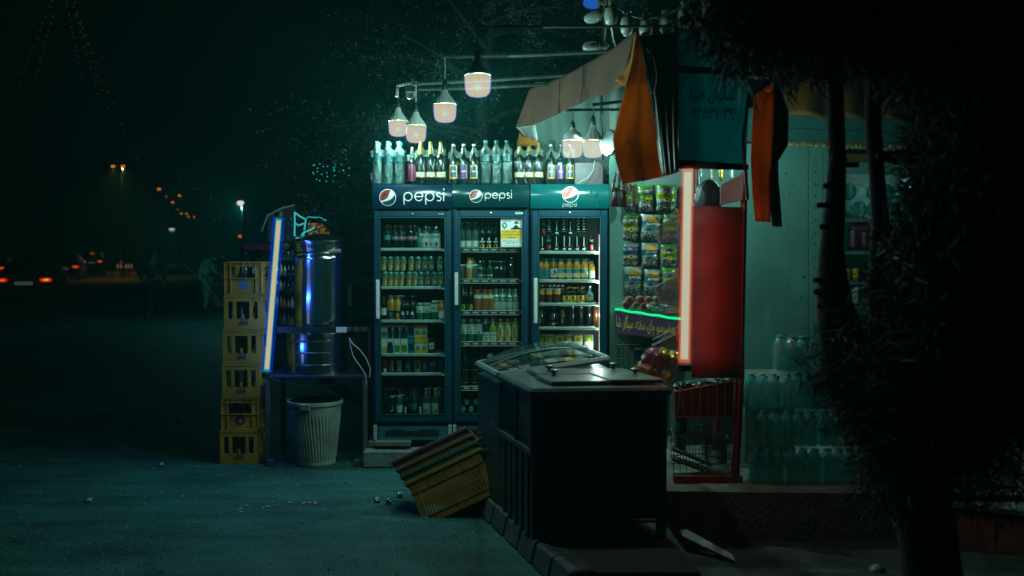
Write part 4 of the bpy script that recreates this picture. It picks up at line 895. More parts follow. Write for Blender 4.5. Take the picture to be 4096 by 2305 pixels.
# pale sheet wall behind the pair of bulbs
b = MB()
def shw(u, v): return P(2140+400*u, 745+(330-745)*v, 8.45+.03*math.sin(u*14)*(1-v*.4)+.02*math.sin(u*31+v*3))
b.grid(shw, 60, 10); tag(b.build('sheet_wall', cloth_mat('sheet_pale',(0.16,0.23,0.21),.3,var=.3,scale=2), None, smooth=True, solid=.004, ang=3), 'pale creased sheet wall hanging behind the pair of bulbs', 'sheet')
b = MB(); b.grid(lambda u, v: P(2425+90*u, 700+(345-700)*v, 8.25+.02*math.sin(u*9)), 12, 4); tag(b.build('sheet_wall', cloth_mat('sheet_white',(0.26,0.30,0.27),.3,var=.2,scale=2), None, smooth=True, solid=.004, ang=3), 'whiter narrow sheet behind the tilted reflector lamp', 'sheet')
# ================================================================ snack rack with seed bags
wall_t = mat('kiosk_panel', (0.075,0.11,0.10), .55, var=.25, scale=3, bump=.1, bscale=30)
rk = thing('snack_rack', 'pale back board of the snack rack with its dark green upright', 'rack', (0,0,0))
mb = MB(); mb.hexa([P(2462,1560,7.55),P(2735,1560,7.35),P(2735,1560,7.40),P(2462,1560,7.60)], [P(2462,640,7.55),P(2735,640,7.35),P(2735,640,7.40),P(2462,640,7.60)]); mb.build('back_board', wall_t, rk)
mb = MB(); mb.hexa([P(2437,1700,7.45),P(2462,1700,7.45),P(2462,1700,7.6),P(2437,1700,7.6)], [P(2437,640,7.45),P(2462,640,7.45),P(2462,640,7.6),P(2437,640,7.6)]); mb.build('upright', mat('upright_green',(0.012,0.06,0.045),.5,var=.3), rk)
mb = MB(); mb.hexa([P(2437,1760,7.7),P(2437,1760,8.4),P(2445,1760,8.4),P(2445,1760,7.7)], [P(2437,600,7.7),P(2437,600,8.4),P(2445,600,8.4),P(2445,600,7.7)]); mb.build('side_board', drk_c, rk)
mb = MB()
for k in range(30): a = 990+k*8; q = P(2464,690+k*19,7.545); mb.box((q.x,q.y-.004,q.z),(q.x+.004,q.y,q.z+.02))
mb.build('slot_strip', trim_m, rk)
seed_m = mat('sunflower_seeds', (0.30,0.32,0.29), .5, var=0, col2=(0.004,0.006,0.006), scale=42)
nt = seed_m.node_tree; ns = [n for n in nt.nodes if n.type == 'TEX_NOISE'][0]; ns.inputs['Distortion'].default_value = 3.5; ns.inputs['Detail'].default_value = 1
rp = [n for n in nt.nodes if n.type == 'VALTORGB'][0]; rp.color_ramp.elements[0].position = .50; rp.color_ramp.elements[1].position = .60
petal = mat('petal_orange', (0.75,0.34,0.02), .6, var=.35, scale=60)
bag_green = mat('bag_green', (0.06,0.18,0.012), .28, var=.4, scale=9, coat=.5); bag_lime = mat('bag_lime', (0.22,0.27,0.012), .25, var=.4, scale=7, coat=.5)
bag_teal = mat('bag_teal', (0.01,0.13,0.17), .28, var=.3, scale=9, coat=.5); bag_white = mat('bag_white', (0.22,0.26,0.245), .35, var=.25, scale=9, coat=.4)
def seed_bag(style, px0, py0, px1, py1, Y, label):
    a, b = P(px0, py1, Y), P(px1, py0, Y); w, h = b.x-a.x, b.z-a.z
    o = thing('seed_bag', label, 'snack bag', ((a.x+b.x)/2, Y, a.z), group='bags of seeds on the rack')
    o.rotation_euler = (0, random.uniform(-.05,.05), random.uniform(-.1,.1))
    rs = random.Random(px0+py0); ph = rs.uniform(0,6)
    def surf(u, v, off=0.0):
        e = max(0,1-(2*u-1)**4)*max(0,1-(2*v-1)**6)
        wr = .004*math.sin(14*u+ph+5*v)*(1-.5*v) + .004*math.sin(23*v+ph)
        x = (u-.5)*w*(1 - .05*math.sin(PI*v)) + .003*math.sin(9*v+ph)
        return (x, -.034*e**.6 - wr*e - off, v*h)
    mb = MB(); mb.grid(lambda u, v: surf(u, v), 14, 18)
    bands = {'lime':[(0,.40,0),(.40,.47,3),(.47,.70,1),(.70,.84,3),(.84,1.01,2)], 'green':[(0,.40,0),(.40,.47,3),(.47,.72,2),(.72,.85,3),(.85,1.01,2)],
             'teal':[(0,.38,0),(.38,.52,3),(.52,.86,4),(.86,1.01,3)], 'flower':[(0,.36,0),(.36,.5,3),(.5,.73,4),(.73,1.01,3)]}[style]
    for i in range(len(mb.f)):
        v = (i//14 + .5)/18
        for lo, hi, mi in bands:
            if lo <= v < hi: mb.mi[i] = mi
    n = len(mb.f)
    mb.grid(lambda u, v: ((u-.5)*w*.96, .012*math.sin(PI*u)*math.sin(PI*v), v*h), 6, 6)
    for i in range(n, len(mb.f)): mb.mi[i] = 3
    mb.build('bag', [seed_m, bag_lime, bag_green, bag_white, bag_teal], o, smooth=True, ang=3)
    F = lambda off: (lambda x, z: surf(x/w+.5, z/h, off))
    mb = MB(); f = F(.002); f2 = F(.004); f3 = F(.006)
    def oval(cx, cz, rx, rz, mi, ff, n=16): mb.add([ff(cx+rx*math.cos(2*PI*i/n), cz+rz*math.sin(2*PI*i/n)) for i in range(n)], [tuple(range(n))], mi)
    if style == 'flower':
        for i in range(15):
            t = math.radians(8+164*i/14); c, s_ = math.cos(t), math.sin(t)
            for rr, off in ((w*.40,f),(w*.31,f2)):
                tip = (c*rr, h*.72+s_*rr*.75); lf = (c*rr*.55-s_*w*.045, h*.72+s_*rr*.4+c*w*.045); rt = (c*rr*.55+s_*w*.045, h*.72+s_*rr*.4-c*w*.045)
                mb.add([off(0,h*.71), off(*rt), off(*tip), off(*lf)], [(0,1,2,3)], 0)
        put_text(mb, 'BAMSE', w*.62, h*.085, 0, h*.64, fn=f3, mi=1)
        oval(-w*.15, h*.44, w*.16, h*.028, 2, f3); oval(w*.26, h*.38, w*.13, h*.06, 3, f2); put_text(mb, 'بامزی', w*.18, h*.06, w*.26, h*.385, fn=f3, ar=True, mi=1)
    else:
        oval(0, h*.77, w*.20, h*.085, 4, f2); put_text(mb, 'مزمز', w*.28, h*.09, 0, h*.79, fn=f3, ar=True, mi=1); put_text(mb, 'Maz Maz', w*.24, h*.025, 0, h*.72, fn=f3, mi=1)
        oval(0, h*.44, w*.15, h*.085, 0, f2); oval(0, h*.44, w*.07, h*.04, 2, f3); oval(w*.2, h*.40, w*.09, h*.055, 3, f2)
        put_text(mb, 'تخمه آفتابگردان', w*.4, h*.04, w*.03, h*.62, fn=f2, ar=True, mi=2)
    mb.build('print', [petal, em_white, lab_blk, lab_grn, lab_pur], o)
    return o
rows = [(1,'top row'),(2,'second row'),(3,'third row'),(4,'lowest row')]
seed_bag('green',2484,738,2550,852,7.42,'green seed bag in the top row, half behind the hanging nut sticks')
seed_bag('green',2553,742,2624,850,7.40,'green seed bag in the middle of the top row')
seed_bag('lime',2622,738,2706,848,7.36,'green seed bag at the tube end of the top row')
seed_bag('lime',2480,858,2560,968,7.42,'bright lime seed bag in the second row by the upright')
seed_bag('flower',2562,858,2650,966,7.38,'white flower seed bag in the second row, middle')
seed_bag('lime',2650,858,2716,962,7.34,'lime seed bag in the second row behind the clear scoop box')
seed_bag('teal',2480,972,2560,1072,7.42,'teal seed bag in the third row by the upright')
seed_bag('flower',2566,972,2642,1074,7.38,'white flower seed bag in the third row, middle')
seed_bag('lime',2640,978,2712,1074,7.34,'lime seed bag in the third row by the red tube')
seed_bag('flower',2494,1066,2574,1184,7.40,'white flower seed bag in the lowest row by the upright')
seed_bag('flower',2572,1078,2646,1184,7.36,'white flower seed bag in the lowest row, middle')
seed_bag('lime',2646,1070,2716,1180,7.32,'lime seed bag in the lowest row by the red tube')
# hanging sticks of nuts and foil packets
nut = mat('nuts_in_film', (0.42,0.33,0.22), .2, var=.6, scale=130, bump=.9, bscale=160, coat=.6)
foil = mat('foil_packet', (0.30,0.31,0.29), .22, metal=.6, var=.4, scale=30, bump=.9, bscale=60)
dkf = mat('dark_packet', (0.07,0.045,0.045), .25, var=.4, bump=.6, bscale=60, coat=.5)
def stick(px, y0, y1, Y, wpx, m, label, dx=0):
    mb = MB(); r = wpx*Y/F_PX/2; n = 9; pts = [P(px+dx*(k/n), y0+(y1-y0)*k/n, Y) for k in range(n+1)]
    mb.tube(pts, [r*(.25 if k in (0,n) else .85+.15*math.sin(k*2.1)) for k in range(n+1)], 10)
    return tag(mb.build('nut_stick', m, None, smooth=True, ang=3), label, 'snack', 'snacks hanging at the top of the rack')
for i, (px, y0, y1, w_, m, dx) in enumerate(((2462,690,770,15,foil,-14),(2478,688,765,15,foil,-4),(2492,700,762,14,foil,4),(2505,735,768,16,nut,3),(2520,735,765,14,foil,2),(2532,735,824,13,nut,0),(2546,740,826,13,nut,0))):
    stick(px, y0, y1, 6.6, w_, m, ['slim foil snack hanging over the edge of the lit header','slim foil snack second from the lit header','slim foil snack third from the lit header','short nut stick below the orange curtain tip','short foil snack behind the short nut stick','long nut stick nearer the lit header, of the two long ones','long nut stick nearer the green bags, of the two long ones'][i], dx)
for i, px in enumerate((2570,2590,2608,2626,2644,2662,2680)): stick(px, 708-(i*3), 726-(i*5), 6.3, 20, foil, f'crumpled foil packet, {ORD[i]} along the orange curtain hem', 4)
for i, (px, yy) in enumerate(((2775,680),(2792,690))): stick(px, 660, 815, 6.6, 15, nut, ['nut strip close behind the red tube','nut strip a little further from the red tube'][i])
def packet(pts, Y, m, label):
    mb = MB(); c = [P(*p, Y) for p in pts]
    mb.grid(lambda u, v: ((c[0].lerp(c[1],u)).lerp(c[3].lerp(c[2],u), v)) + Vector((0,-.02*math.sin(PI*u)*math.sin(PI*v)-.003*math.sin(20*u+9*v),0)), 8, 8)
    return tag(mb.build('hanging_packet', m, None, smooth=True, solid=.003, ang=3), label, 'snack', 'snacks hanging at the top of the rack')
packet([(2442,826),(2478,828),(2478,750),(2456,750)], 6.62, dkf, 'dark film packet hanging beside the lit header')
packet([(2478,828),(2508,830),(2502,760),(2478,758)], 6.60, dkf, 'dark film packet hanging beside the half-hidden green bag')
# counter with banner, green strip, rolls
ct = thing('snack_counter', 'counter with a purple banner of yellow Persian writing under the seed bags', 'counter', (0,0,0))
BA = [(2462,1245,7.35),(2720,1284,6.75)]; BB = [(2462,1333,7.35),(2720,1362,6.75)]
def bpt(u, v, off=0):  # u along, v up
    x = 2462+(2720-2462)*u; Y = 7.35+(6.75-7.35)*u; return P(x, (1333+(1362-1333)*u)*(1-v)+(1245+(1284-1245)*u)*v, Y-off)
mb = MB(); mb.grid(lambda u, v: bpt(u, v), 10, 2); mb.build('banner', mat('banner_purple',(0.085,0.022,0.045),.5,var=.25,scale=6), ct, solid=.004)
mb = MB(); put_text(mb, 'قهوه اسپرسو، چای، سفته، سیگار، شا', .97, .84, .50, .50, fn=lambda a, b: bpt(a, b, .006), ar=True); mb.build('lettering', mat('banner_yellow',(0.55,0.40,0.03),.5,var=.1), ct)
mb = MB(); mb.hexa([bpt(0,1.0),bpt(1,1.0),P(2735,1284,7.3),P(2462,1240,7.5)], [bpt(0,1.06),bpt(1,1.06),P(2735,1276,7.3),P(2462,1233,7.5)]); mb.build('counter_top', trim_m, ct)
mb = MB(); mb.tube([bpt(u, 1.09+.02*math.sin(u*21), .012) for u in [i/24 for i in range(25)]], .0085, 8); mb.build('green_light_strip', led_g, ct, smooth=True)
for u in (.1,.4,.7): lamp('strip_light', bpt(u,1.2,.05), (0.03,1.0,0.4), .06)
roll_m = mat('roll_wrapper', (0.34,0.20,0.09), .3, var=.5, scale=40, bump=.6, bscale=80, coat=.4); roll_c = mat('roll_core', (0.16,0.014,0.03), .5, var=.6, scale=90)
for i, (px, py) in enumerate(((2507,1222),(2547,1226),(2578,1228),(2522,1203),(2566,1201),(2599,1203),(2630,1200))):
    q = P(px, py, 7.2 - (px-2500)*.002); o = thing('snack_roll', ['rolled snack at the upright end, lower layer','rolled snack in the middle of the lower layer','plain rolled snack at the bag end of the lower layer','rolled snack at the upright end, upper layer','rolled snack second from the upright, upper layer','rolled snack third from the upright, upper layer','small rolled snack beside the silver bag, upper layer'][i], 'snack', tuple(q), group='rolled snacks on the counter')
    r = .029 if i < 6 else .024
    mb = MB(); mb.lathe([(r*.8,0),(r,.004),(r,.12),(r*.6,.14)], 16, M=Matrix.Rotation(-PI/2,4,'X')); mb.build('wrapper', roll_m, o, smooth=True)
    mb = MB(); mb.lathe([(0,-.003),(r*.78,-.001)], 12, M=Matrix.Rotation(-PI/2,4,'X')); mb.build('filling', roll_c, o)
def lump(name, label, cat, c, rx, ry, rz_, m, group=None, seed=0, amp=.18, n=16):
    mb = MB(); r_ = random.Random(seed); ph = [r_.uniform(0,6) for _ in range(6)]
    def fn(u, v):
        a = 2*PI*u; b = PI*(v-.5); k = 1+amp*(math.sin(5*a+ph[0])*math.cos(b)+.6*math.sin(7*b+3*a+ph[1])+.5*math.sin(9*a-5*b+ph[2]))*math.cos(b)
        return Vector((c[0]+rx*k*math.cos(a)*math.cos(b), c[1]+ry*k*math.sin(a)*math.cos(b), c[2]+rz_*(1+.5*(k-1))*math.sin(b)))
    mb.grid(fn, n*2, n); return tag(mb.build(name, m, None, smooth=True, ang=.5), label, cat, group)
lump('silver_bag','crumpled silver bag lying next to the snack rolls','snack bag',P(2628,1225,7.0),.07,.05,.035,foil,seed=3)
o = thing('snack_box','small flat box with a yellow picture beside the silver bag','box',tuple(P(2690,1245,6.9)))
mb = MB(); mb.box((-.05,-.04,-.02),(.05,.04,.035)); mb.build('box',lab_mar,o,bevel=.003); mb = MB(); mb.box((-.045,-.042,-.012),(.045,-.0405,.028),0); mb.box((-.02,-.0435,-.005),(.035,-.0422,.02),1); mb.build('print',[lab_white,lab_yel],o)
# clear scoop boxes with red clips
clearbox = clear_mat('scoop_box_plastic',(0.85,0.9,0.88),.62,.12,(0.22,0.22,0.20),bump=.2,bscale=60)
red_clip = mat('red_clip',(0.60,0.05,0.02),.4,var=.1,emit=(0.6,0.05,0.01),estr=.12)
def scoop(px, py, s, label):
    Y = 6.75; o = thing('clear_bin', label, 'bin', tuple(P(px,py,Y)), group='clear tilted bins by the red tube'); k = Y/F_PX*s
    mb = MB(); mb.prism([(-62*k,-8*k),(28*k,38*k),(28*k,-68*k),(-46*k,-74*k)], -.0, .10); mb.build('tray', clearbox, o)
    mb = MB(); mb.tube([(-64*k,-.004,14*k),(30*k,-.004,62*k)], .004, 6); mb.tube([(-62*k,-.004,-8*k),(28*k,-.004,38*k)], .004, 6); mb.build('lid_edge', mat('clear_edge',(0.3,0.33,0.3),.3,var=.1), o)
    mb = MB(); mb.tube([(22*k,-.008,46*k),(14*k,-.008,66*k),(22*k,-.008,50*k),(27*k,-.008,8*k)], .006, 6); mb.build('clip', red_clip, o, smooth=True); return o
scoop(2690,900,1.0,'clear tilted bin with a red clip in front of the second bag row')
scoop(2685,1140,1.0,'clear tilted bin with a red clip in front of the lowest bag row')
scoop(2680,1375,1.1,'clear tilted bin with a red clip below the purple banner')
# wire baskets and shiny bags under the counter
wire_m = mat('wire_dark',(0.03,0.035,0.035),.4,metal=.5,var=.2)
def wire_basket(label, c4, hpx, nx=5, m=wire_m, name='wire_basket', dy=.25, rows=1):
    o = thing(name, label, 'basket', (0,0,0)); mb = MB(); A, B, C_, D_ = [P(*q) for q in c4]; up = Vector((0,0,hpx))
    for lv in range(rows+2):
        z = up*(lv/(rows+1)); L = [A+z,B+z,C_+z,D_+z,A+z]
        mb.tube(L, .0035 if lv in (0,rows+1) else .002, 5)
    for E0, E1 in ((A,B),(B,C_),(C_,D_),(D_,A)):
        for i in range(nx+1): q = E0.lerp(E1, i/nx); mb.tube([q, q+up], .0022, 4)
    mb.build('wires', m, o); return o
wire_basket('dark wire basket with hoop handles under the banner',[(2470,1490,7.2),(2560,1490,7.1),(2575,1470,7.45),(2490,1470,7.5)],.20,4)
wire_basket('second dark wire basket in front of the shiny bags',[(2540,1500,6.95),(2610,1500,6.9),(2625,1480,7.2),(2550,1480,7.25)],.18,4)
for i, (px, py, m_, rx) in enumerate(((2625,1440,mat('bag_maroon',(0.16,0.015,0.05),.18,var=.5,scale=14,coat=.8,bump=.8,bscale=25),.10),(2590,1490,mat('bag_redgold',(0.30,0.09,0.02),.18,var=.6,scale=12,coat=.8,bump=.8,bscale=25),.10),(2650,1420,mat('bag_goldfoil',(0.5,0.30,0.04),.16,metal=.5,var=.5,scale=14,bump=.8,bscale=25),.06),(2640,1500,mat('bag_navygold',(0.04,0.03,0.10),.15,var=.5,scale=14,coat=.8,bump=.8,bscale=25,col2=(0.45,0.3,0.02)),.09),(2690,1430,mat('bag_goldfoil',(0,0,0)),.06))):
    lump('shiny_bag',['maroon shiny snack bag at the top of the heap','red and gold shiny bag at the freezer side of the heap','gold foil bag peeking out above the heap','navy and gold bag at the front of the heap','gold foil bag near the red tube foot'][i],'snack bag',P(px,py,6.75),rx,.07,rx*.9,m_,'shiny bags under the counter',seed=i+11,amp=.12)
lump('clear_bag','knotted clear plastic bag on top of the shiny bags','bag',P(2645,1385,6.8),.07,.05,.07,wrap_m,seed=5,amp=.15)
# ================================================================ ground, platform, kerb
mb = MB(); mb.add([(-300,-20,0),(300,-20,0),(300,600,0),(-300,600,0)], [(0,1,2,3)])
kind(mb.build('ground', asphalt), 'structure')
rd = Vector((-.2995,1,0)).normalized(); rn = Vector((rd.y,-rd.x,0))
def rp_(along, across, z=0): q = rd*along + rn*across; return Vector((q.x,q.y,z))
ra = G(330,1200).dot(rn)   # near edge of the carriageway
mb = MB(); mb.add([rp_(-20,ra-14,.004),rp_(-20,ra,.004),rp_(400,ra,.004),rp_(400,ra-14,.004)], [(0,1,2,3)])
kind(mb.build('road', road_m), 'structure')
mb = MB(); dash_m = mat('lane_paint',(0.55,0.50,0.38),.7,var=.3,scale=3)
for px, py in ((268,1175),(350,1160),(425,1150),(480,1141),(520,1133)):
    q = G(px,py,.008); t = rp_(0,0)
    mb.add([q-rd*1.2-rn*.09,q-rd*1.2+rn*.09,q+rd*1.2+rn*.09,q+rd*1.2-rn*.09],[(0,1,2,3)])
for v in range(len(mb.v)): mb.v[v] = (mb.v[v][0], mb.v[v][1], .008)
kind(mb.build('road_marking', dash_m), 'structure')
# dirt strip on the near side of the platform
def blob_sheet(name, m, pts, z, kind_='structure', nz=.0):
    mb = MB(); mb.add([(*p[:2], z) for p in pts], [tuple(range(len(pts)))]); return kind(mb.build(name, m), kind_)
mb = MB(); rs = random.Random(3); a0 = G(2560,2305,0); 
mb.grid(lambda u, v: Vector((.55+u*4.2, 4.2+v*1.62+.0*u, .006+.05*abs(math.sin(u*17+v*5)*math.sin(v*13+u*3))*min(1,4*u)*min(1,6*v))), 60, 40); kind(mb.build('dirt', dirt, smooth=True, ang=3), 'structure')
# platform of the kiosk
pl = MB(); PZ = .30; f0 = Vector((.86,5.78,0)); f1 = Vector((4.2,5.62,0))
rs = random.Random(5)
pl.hexa([f0,f1,Vector((4.6,11,0)),Vector((.72,11,0))],[f0+Vector((0,.02,PZ)),f1+Vector((0,.02,PZ)),Vector((4.6,11,PZ)),Vector((.72,11,PZ))])
kind(pl.build('platform', concrete), 'structure')
mb = MB(); mb.hexa([P(1870,1,7.85)*1,P(2500,1,7.85)*1,P(2500,1,8.6)*1,P(1700,1,8.6)*1],[Vector((0,0,0))]*4)
mb = MB(); z_ = zb1-.012
mb.box((fx(1800),7.93,0),(.715,8.6,z_)); kind(mb.build('plinth', concrete, bevel=.01), 'structure')
o = MB(); o.box((fx(1455),7.78,0),(fx(1692),8.4,.135)); tag(o.build('concrete_block', concrete, bevel=.012), 'pale concrete block under the navy-header cooler', 'block')
for i, (x0,x1,y0,y1,Y) in enumerate(((1500,1642,1786,1768,7.83),(1488,1600,1768,1757,7.95),(1470,1500,1788,1765,7.9))):
    b = MB(); za, zb_ = P(1500,y0,Y).z, P(1500,y1,Y).z; b.box((fx(x0),Y,max(za,.136)),(fx(x1),Y+.3,max(zb_,.16)))
    tag(b.build('wood_plank', mat('plank_wood',(0.17,0.15,0.10),.8,var=.4,scale=8,bump=.4), None, bevel=.004), ['long plank lying on the block under the navy-header cooler','upper plank wedged below the navy-header cooler','short wood chock at the end of the block'][i], 'plank', 'planks under the cooler')
# kerb stones beside the freezer
ka, kb = G(1915,2058,0), G(2262,2400,0); kd_ = (kb-ka).normalized(); kn = Vector((-kd_.y,kd_.x,0)); L = (kb-ka).length
if kn.x < 0: kn = -kn
nst = 6
for i in range(nst):
    s0, s1 = ka+kd_*(L*i/nst+.006), ka+kd_*(L*(i+1)/nst-.006); wv = kn*.16; up = Vector((0,0,.13+.006*(i%2))); ch = kn*.03
    b = MB(); b.hexa([s0,s1,s1+wv,s0+wv],[s0+up+ch,s1+up+ch,s1+wv+up,s0+wv+up])
    tag(b.build('kerb_stone', kerb_m, bevel=.012), ['kerb stone at the far end under the tipped crates','second kerb stone from the tipped crates','third kerb stone from the tipped crates','kerb stone beside the near corner of the freezer','kerb stone just past the near corner of the freezer','kerb stone cut by the bottom of the frame'][i], 'kerb stone', 'kerb stones along the freezer')
# pavement behind the kerb
q0, q1 = ka+kn*.16, kb+kn*.16
mb = MB(); mb.hexa([Vector((q0.x,q0.y,0)),Vector((q1.x,q1.y,0)),Vector((.93,q1.y,0)),Vector((.86,q0.y+.0,0))],[Vector((q0.x,q0.y,.12)),Vector((q1.x,q1.y,.12)),Vector((.93,q1.y,.12)),Vector((.86,q0.y,.12))])
kind(mb.build('pavement', mat('pavement_grey',(0.045,0.06,0.057),.85,var=.4,scale=6,bump=.5,bscale=40)), 'structure')
# litter
scr = mat('scrap_pale',(0.30,0.27,0.21),.6,var=.2)
for i in range(17):
    px, py = random.uniform(945,1275), random.uniform(2005,2050); q = G(px,py,.004); s = random.uniform(.006,.018)
    b = MB(); b.add([q+Vector((-s,-s*.4,0)),q+Vector((s,-s*.5,.004)),q+Vector((s*.8,s*.6,0)),q+Vector((-s*.7,s*.5,.006))],[(0,1,2,3)])
    tag(b.build('scrap', scr, solid=.002), 'tiny pale scrap in the scatter on the asphalt before the bin', 'litter', 'scraps scattered before the bin')
for i, (px, py) in enumerate(((1509,2000),(1556,2004),(1600,1978))):
    lump('crumpled_cup',['crumpled foil cup lying alone, away from the tipped crates','crumpled foil cup nearer the tipped crates','white scrap touching the tipped crates'][i],'litter',G(px,py,.02),.022,.02,.018,mat('foil_bright',(0.35,0.38,0.36),.2,metal=.5,var=.2,bump=.5),'foil cups by the tipped crates',seed=i)
for i, (px, py, t) in enumerate(((357,2000,'lone pale scrap far out on the asphalt'),(645,1857,'pale scrap near the shadow of the crate stack'),(712,1685,'flat scrap in the dark beyond the crate stack'),(840,1260,'bright scrap near the sweeping person'),(845,1460,'pale lump of litter behind the crate stack'))):
    lump('scrap',t,'litter',G(px,py,.015),.03 if i>2 else .015,.03,.012,scr,seed=i)

# grit on the asphalt
gr_ = MB(); rg = random.Random(21)
for i in range(2600):
    q = G(rg.uniform(-50,2000), 1560+750*rg.random()**.8, 0); s = rg.uniform(.003,.011)*(1.6 if rg.random() < .06 else 1)
    if q.x > .05 and q.y < 6.7: continue
    a = rg.uniform(0,6.3); c_, s_ = math.cos(a)*s, math.sin(a)*s; h = s*rg.uniform(.3,.8)
    gr_.add([q+Vector((c_,s_,0)),q+Vector((-s_*.8,c_*.8,0)),q+Vector((-c_*.7,-s_*.7,0)),q+Vector((s_,-c_,0)),q+Vector((0,0,h))],[(0,1,4),(1,2,4),(2,3,4),(3,0,4)], rg.randrange(3))
kind(gr_.build('grit', [mat('grit_dark',(0.012,0.03,0.028),.9,var=.3), mat('grit_mid',(0.07,0.13,0.12),.9,var=.3), mat('grit_pale',(0.20,0.24,0.20),.8,var=.3)]), 'stuff')
# ================================================================ chest freezer
fr = thing('chest_freezer', 'dark chest freezer with a side window and sliding lids standing on the kerb edge', 'freezer', (0,0,0))
fm = mat('freezer_front', (0.006,0.012,0.013), .35, var=.3, scale=4); fm2 = mat('freezer_side',(0.06,0.09,0.09),.45,metal=.3,var=.25,scale=5)
Z0, Z1 = .20, .955
A = G(2129,2163,.12); A.z = 0; B = G(2680,2150,.12); B.z = 0
dv = Vector((-.245,.885,0)).normalized(); LN = .72
D_ = A+dv*LN; C_ = B+dv*LN
def fp(u, v, z): q = A.lerp(B,u); q = q + dv*LN*v; return Vector((q.x,q.y,z))
nvec = Vector((0,-1,0)); ex = (B-A).normalized(); sx = -Vector((dv.y,-dv.x,0)); 
def slab(b, u0,u1,v0,v1,z0,z1,mi=0): b.hexa([fp(u0,v0,z0),fp(u1,v0,z0),fp(u1,v1,z0),fp(u0,v1,z0)],[fp(u0,v0,z1),fp(u1,v0,z1),fp(u1,v1,z1),fp(u0,v1,z1)],mi)
b = MB(); slab(b,.012,.985,.01,1,.60,Z1-.05); b.build('body', fm, fr, bevel=.01)
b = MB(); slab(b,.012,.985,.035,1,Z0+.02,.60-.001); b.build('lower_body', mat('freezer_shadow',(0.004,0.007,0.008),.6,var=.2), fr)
for u0, u1, nm in ((0,.075,'leg'),(.915,.975,'leg')):
    b = MB(); slab(b,u0,u1,.0,.06,.12,.60); b.build(nm, fm2 if u0 == 0 else fm, fr, bevel=.004)
b = MB(); slab(b,.0,.07,.93,1.0,.12,.60); b.build('leg', fm2, fr, bevel=.004)
b = MB(); slab(b,.08,.9,.02,.05,Z0,Z0+.012); b.build('lower_rail', dark_steel, fr)
# side with ribs below the window
b = MB()
for k in range(5): v0 = .10+k*.17; slab(b,-.008,.010,v0,v0+.10,.14,.58)
b.build('side_rib', fm2, fr, bevel=.004)
b = MB(); slab(b,-.014,.010,0,1.0,.585,.615); b.build('side_rail', mat('freezer_trim',(0.14,0.18,0.17),.35,metal=.5,var=.2), fr)
b = MB(); slab(b,-.004,.009,.08,.92,.625,.87); b.build('side_window', glass_dk, fr)
b = MB()
for v0, v1 in ((.0,.07),(.93,1.0),(.44,.48)): slab(b,-.010,.0105,v0,v1,.616,Z1-.052)
b.build('window_post', dark_steel, fr, bevel=.003)
# rounded top rim, lids and knobs
b = MB(); slab(b,-.015,1.012,-.01,1.03,Z1-.048,Z1); b.build('top_rim', mat('freezer_rim',(0.10,0.13,0.13),.25,metal=.35,var=.3,scale=8,bump=.15,bscale=14), fr, bevel=.016)
lid = mat('freezer_lid',(0.085,0.09,0.085),.28,var=.35,scale=5,coat=.3,bump=.12,bscale=9)
for u0,u1,v0,v1,z in ((.18,.60,.14,.58,.004),(.61,1.0,.14,.58,.010),(.22,.62,.60,.98,.006),(.63,1.0,.60,.98,.003)):
    b = MB(); slab(b,u0,u1,v0,v1,Z1+z,Z1+z+.022); L_ = b.build('lid', lid, fr, bevel=.005)
for u, v in ((.30,.50),(.35,.80),(.93,.52),(.90,.92)):
    q = fp(u,v,Z1+.026); b = MB(); b.lathe([(.010,0),(.010,.018),(.026,.022),(.028,.034),(.02,.038),(0,.038)],14,c=q); b.build('lid_knob', black_p, fr, smooth=True)
# second freezer with arched glass lid
f2 = thing('glass_freezer', 'display freezer with an arched glass lid between the coolers and the chest freezer', 'freezer', (0,0,0))
QA, QB, QC, QD = P(1996,1502,6.10), P(1912,1456,6.62), P(2278,1374,7.02), P(2432,1436,6.62)
dn = lambda q, z: Vector((q.x,q.y,z))
b = MB(); b.hexa([dn(QA,.12),dn(QD,.12),dn(QC,.12),dn(QB,.12)],[dn(QA,QA.z-.06),dn(QD,QD.z-.06),dn(QC,QC.z-.06),dn(QB,QB.z-.06)]); b.build('body', mat('freezer_teal',(0.012,0.055,0.058),.35,var=.4,scale=4,coat=.3), f2)
def fr_bar(p, q, r=.022): 
    b.tube([p,q], r, 6)
b = MB()
for p, q in ((QA,QB),(QB,QC),(QC,QD),(QD,QA)): fr_bar(p,q)
b.build('lid_frame', mat('lid_frame',(0.22,0.27,0.26),.35,metal=.4,var=.2), f2, smooth=True)
def lidp(u, v, o=0): 
    q = QA.lerp(QD,u).lerp(QB.lerp(QC,u),v); return q+Vector((0,0,.05*math.sin(PI*u)+o))
b = MB(); b.grid(lambda u, v: lidp(u,v,.008), 14, 6); b.build('glass_lid', clear_mat('lid_glass',(0.7,0.85,0.82),.55,.04,(0.012,0.03,0.03),bump=.15,bscale=6), f2, smooth=True)
b = MB(); b.tube([lidp(u,.5,.016) for u in [i/12 for i in range(13)]], .006, 6); b.build('lid_bar', mat('freezer_trim',(0,0,0)), f2, smooth=True)
gm = [mat('ice_box_brown',(0.26,0.12,0.05),.5,var=.6,scale=30),mat('ice_box_pale',(0.35,0.36,0.32),.5,var=.5,scale=30),mat('ice_box_red',(0.28,0.04,0.03),.5,var=.5,scale=30),lab_org]
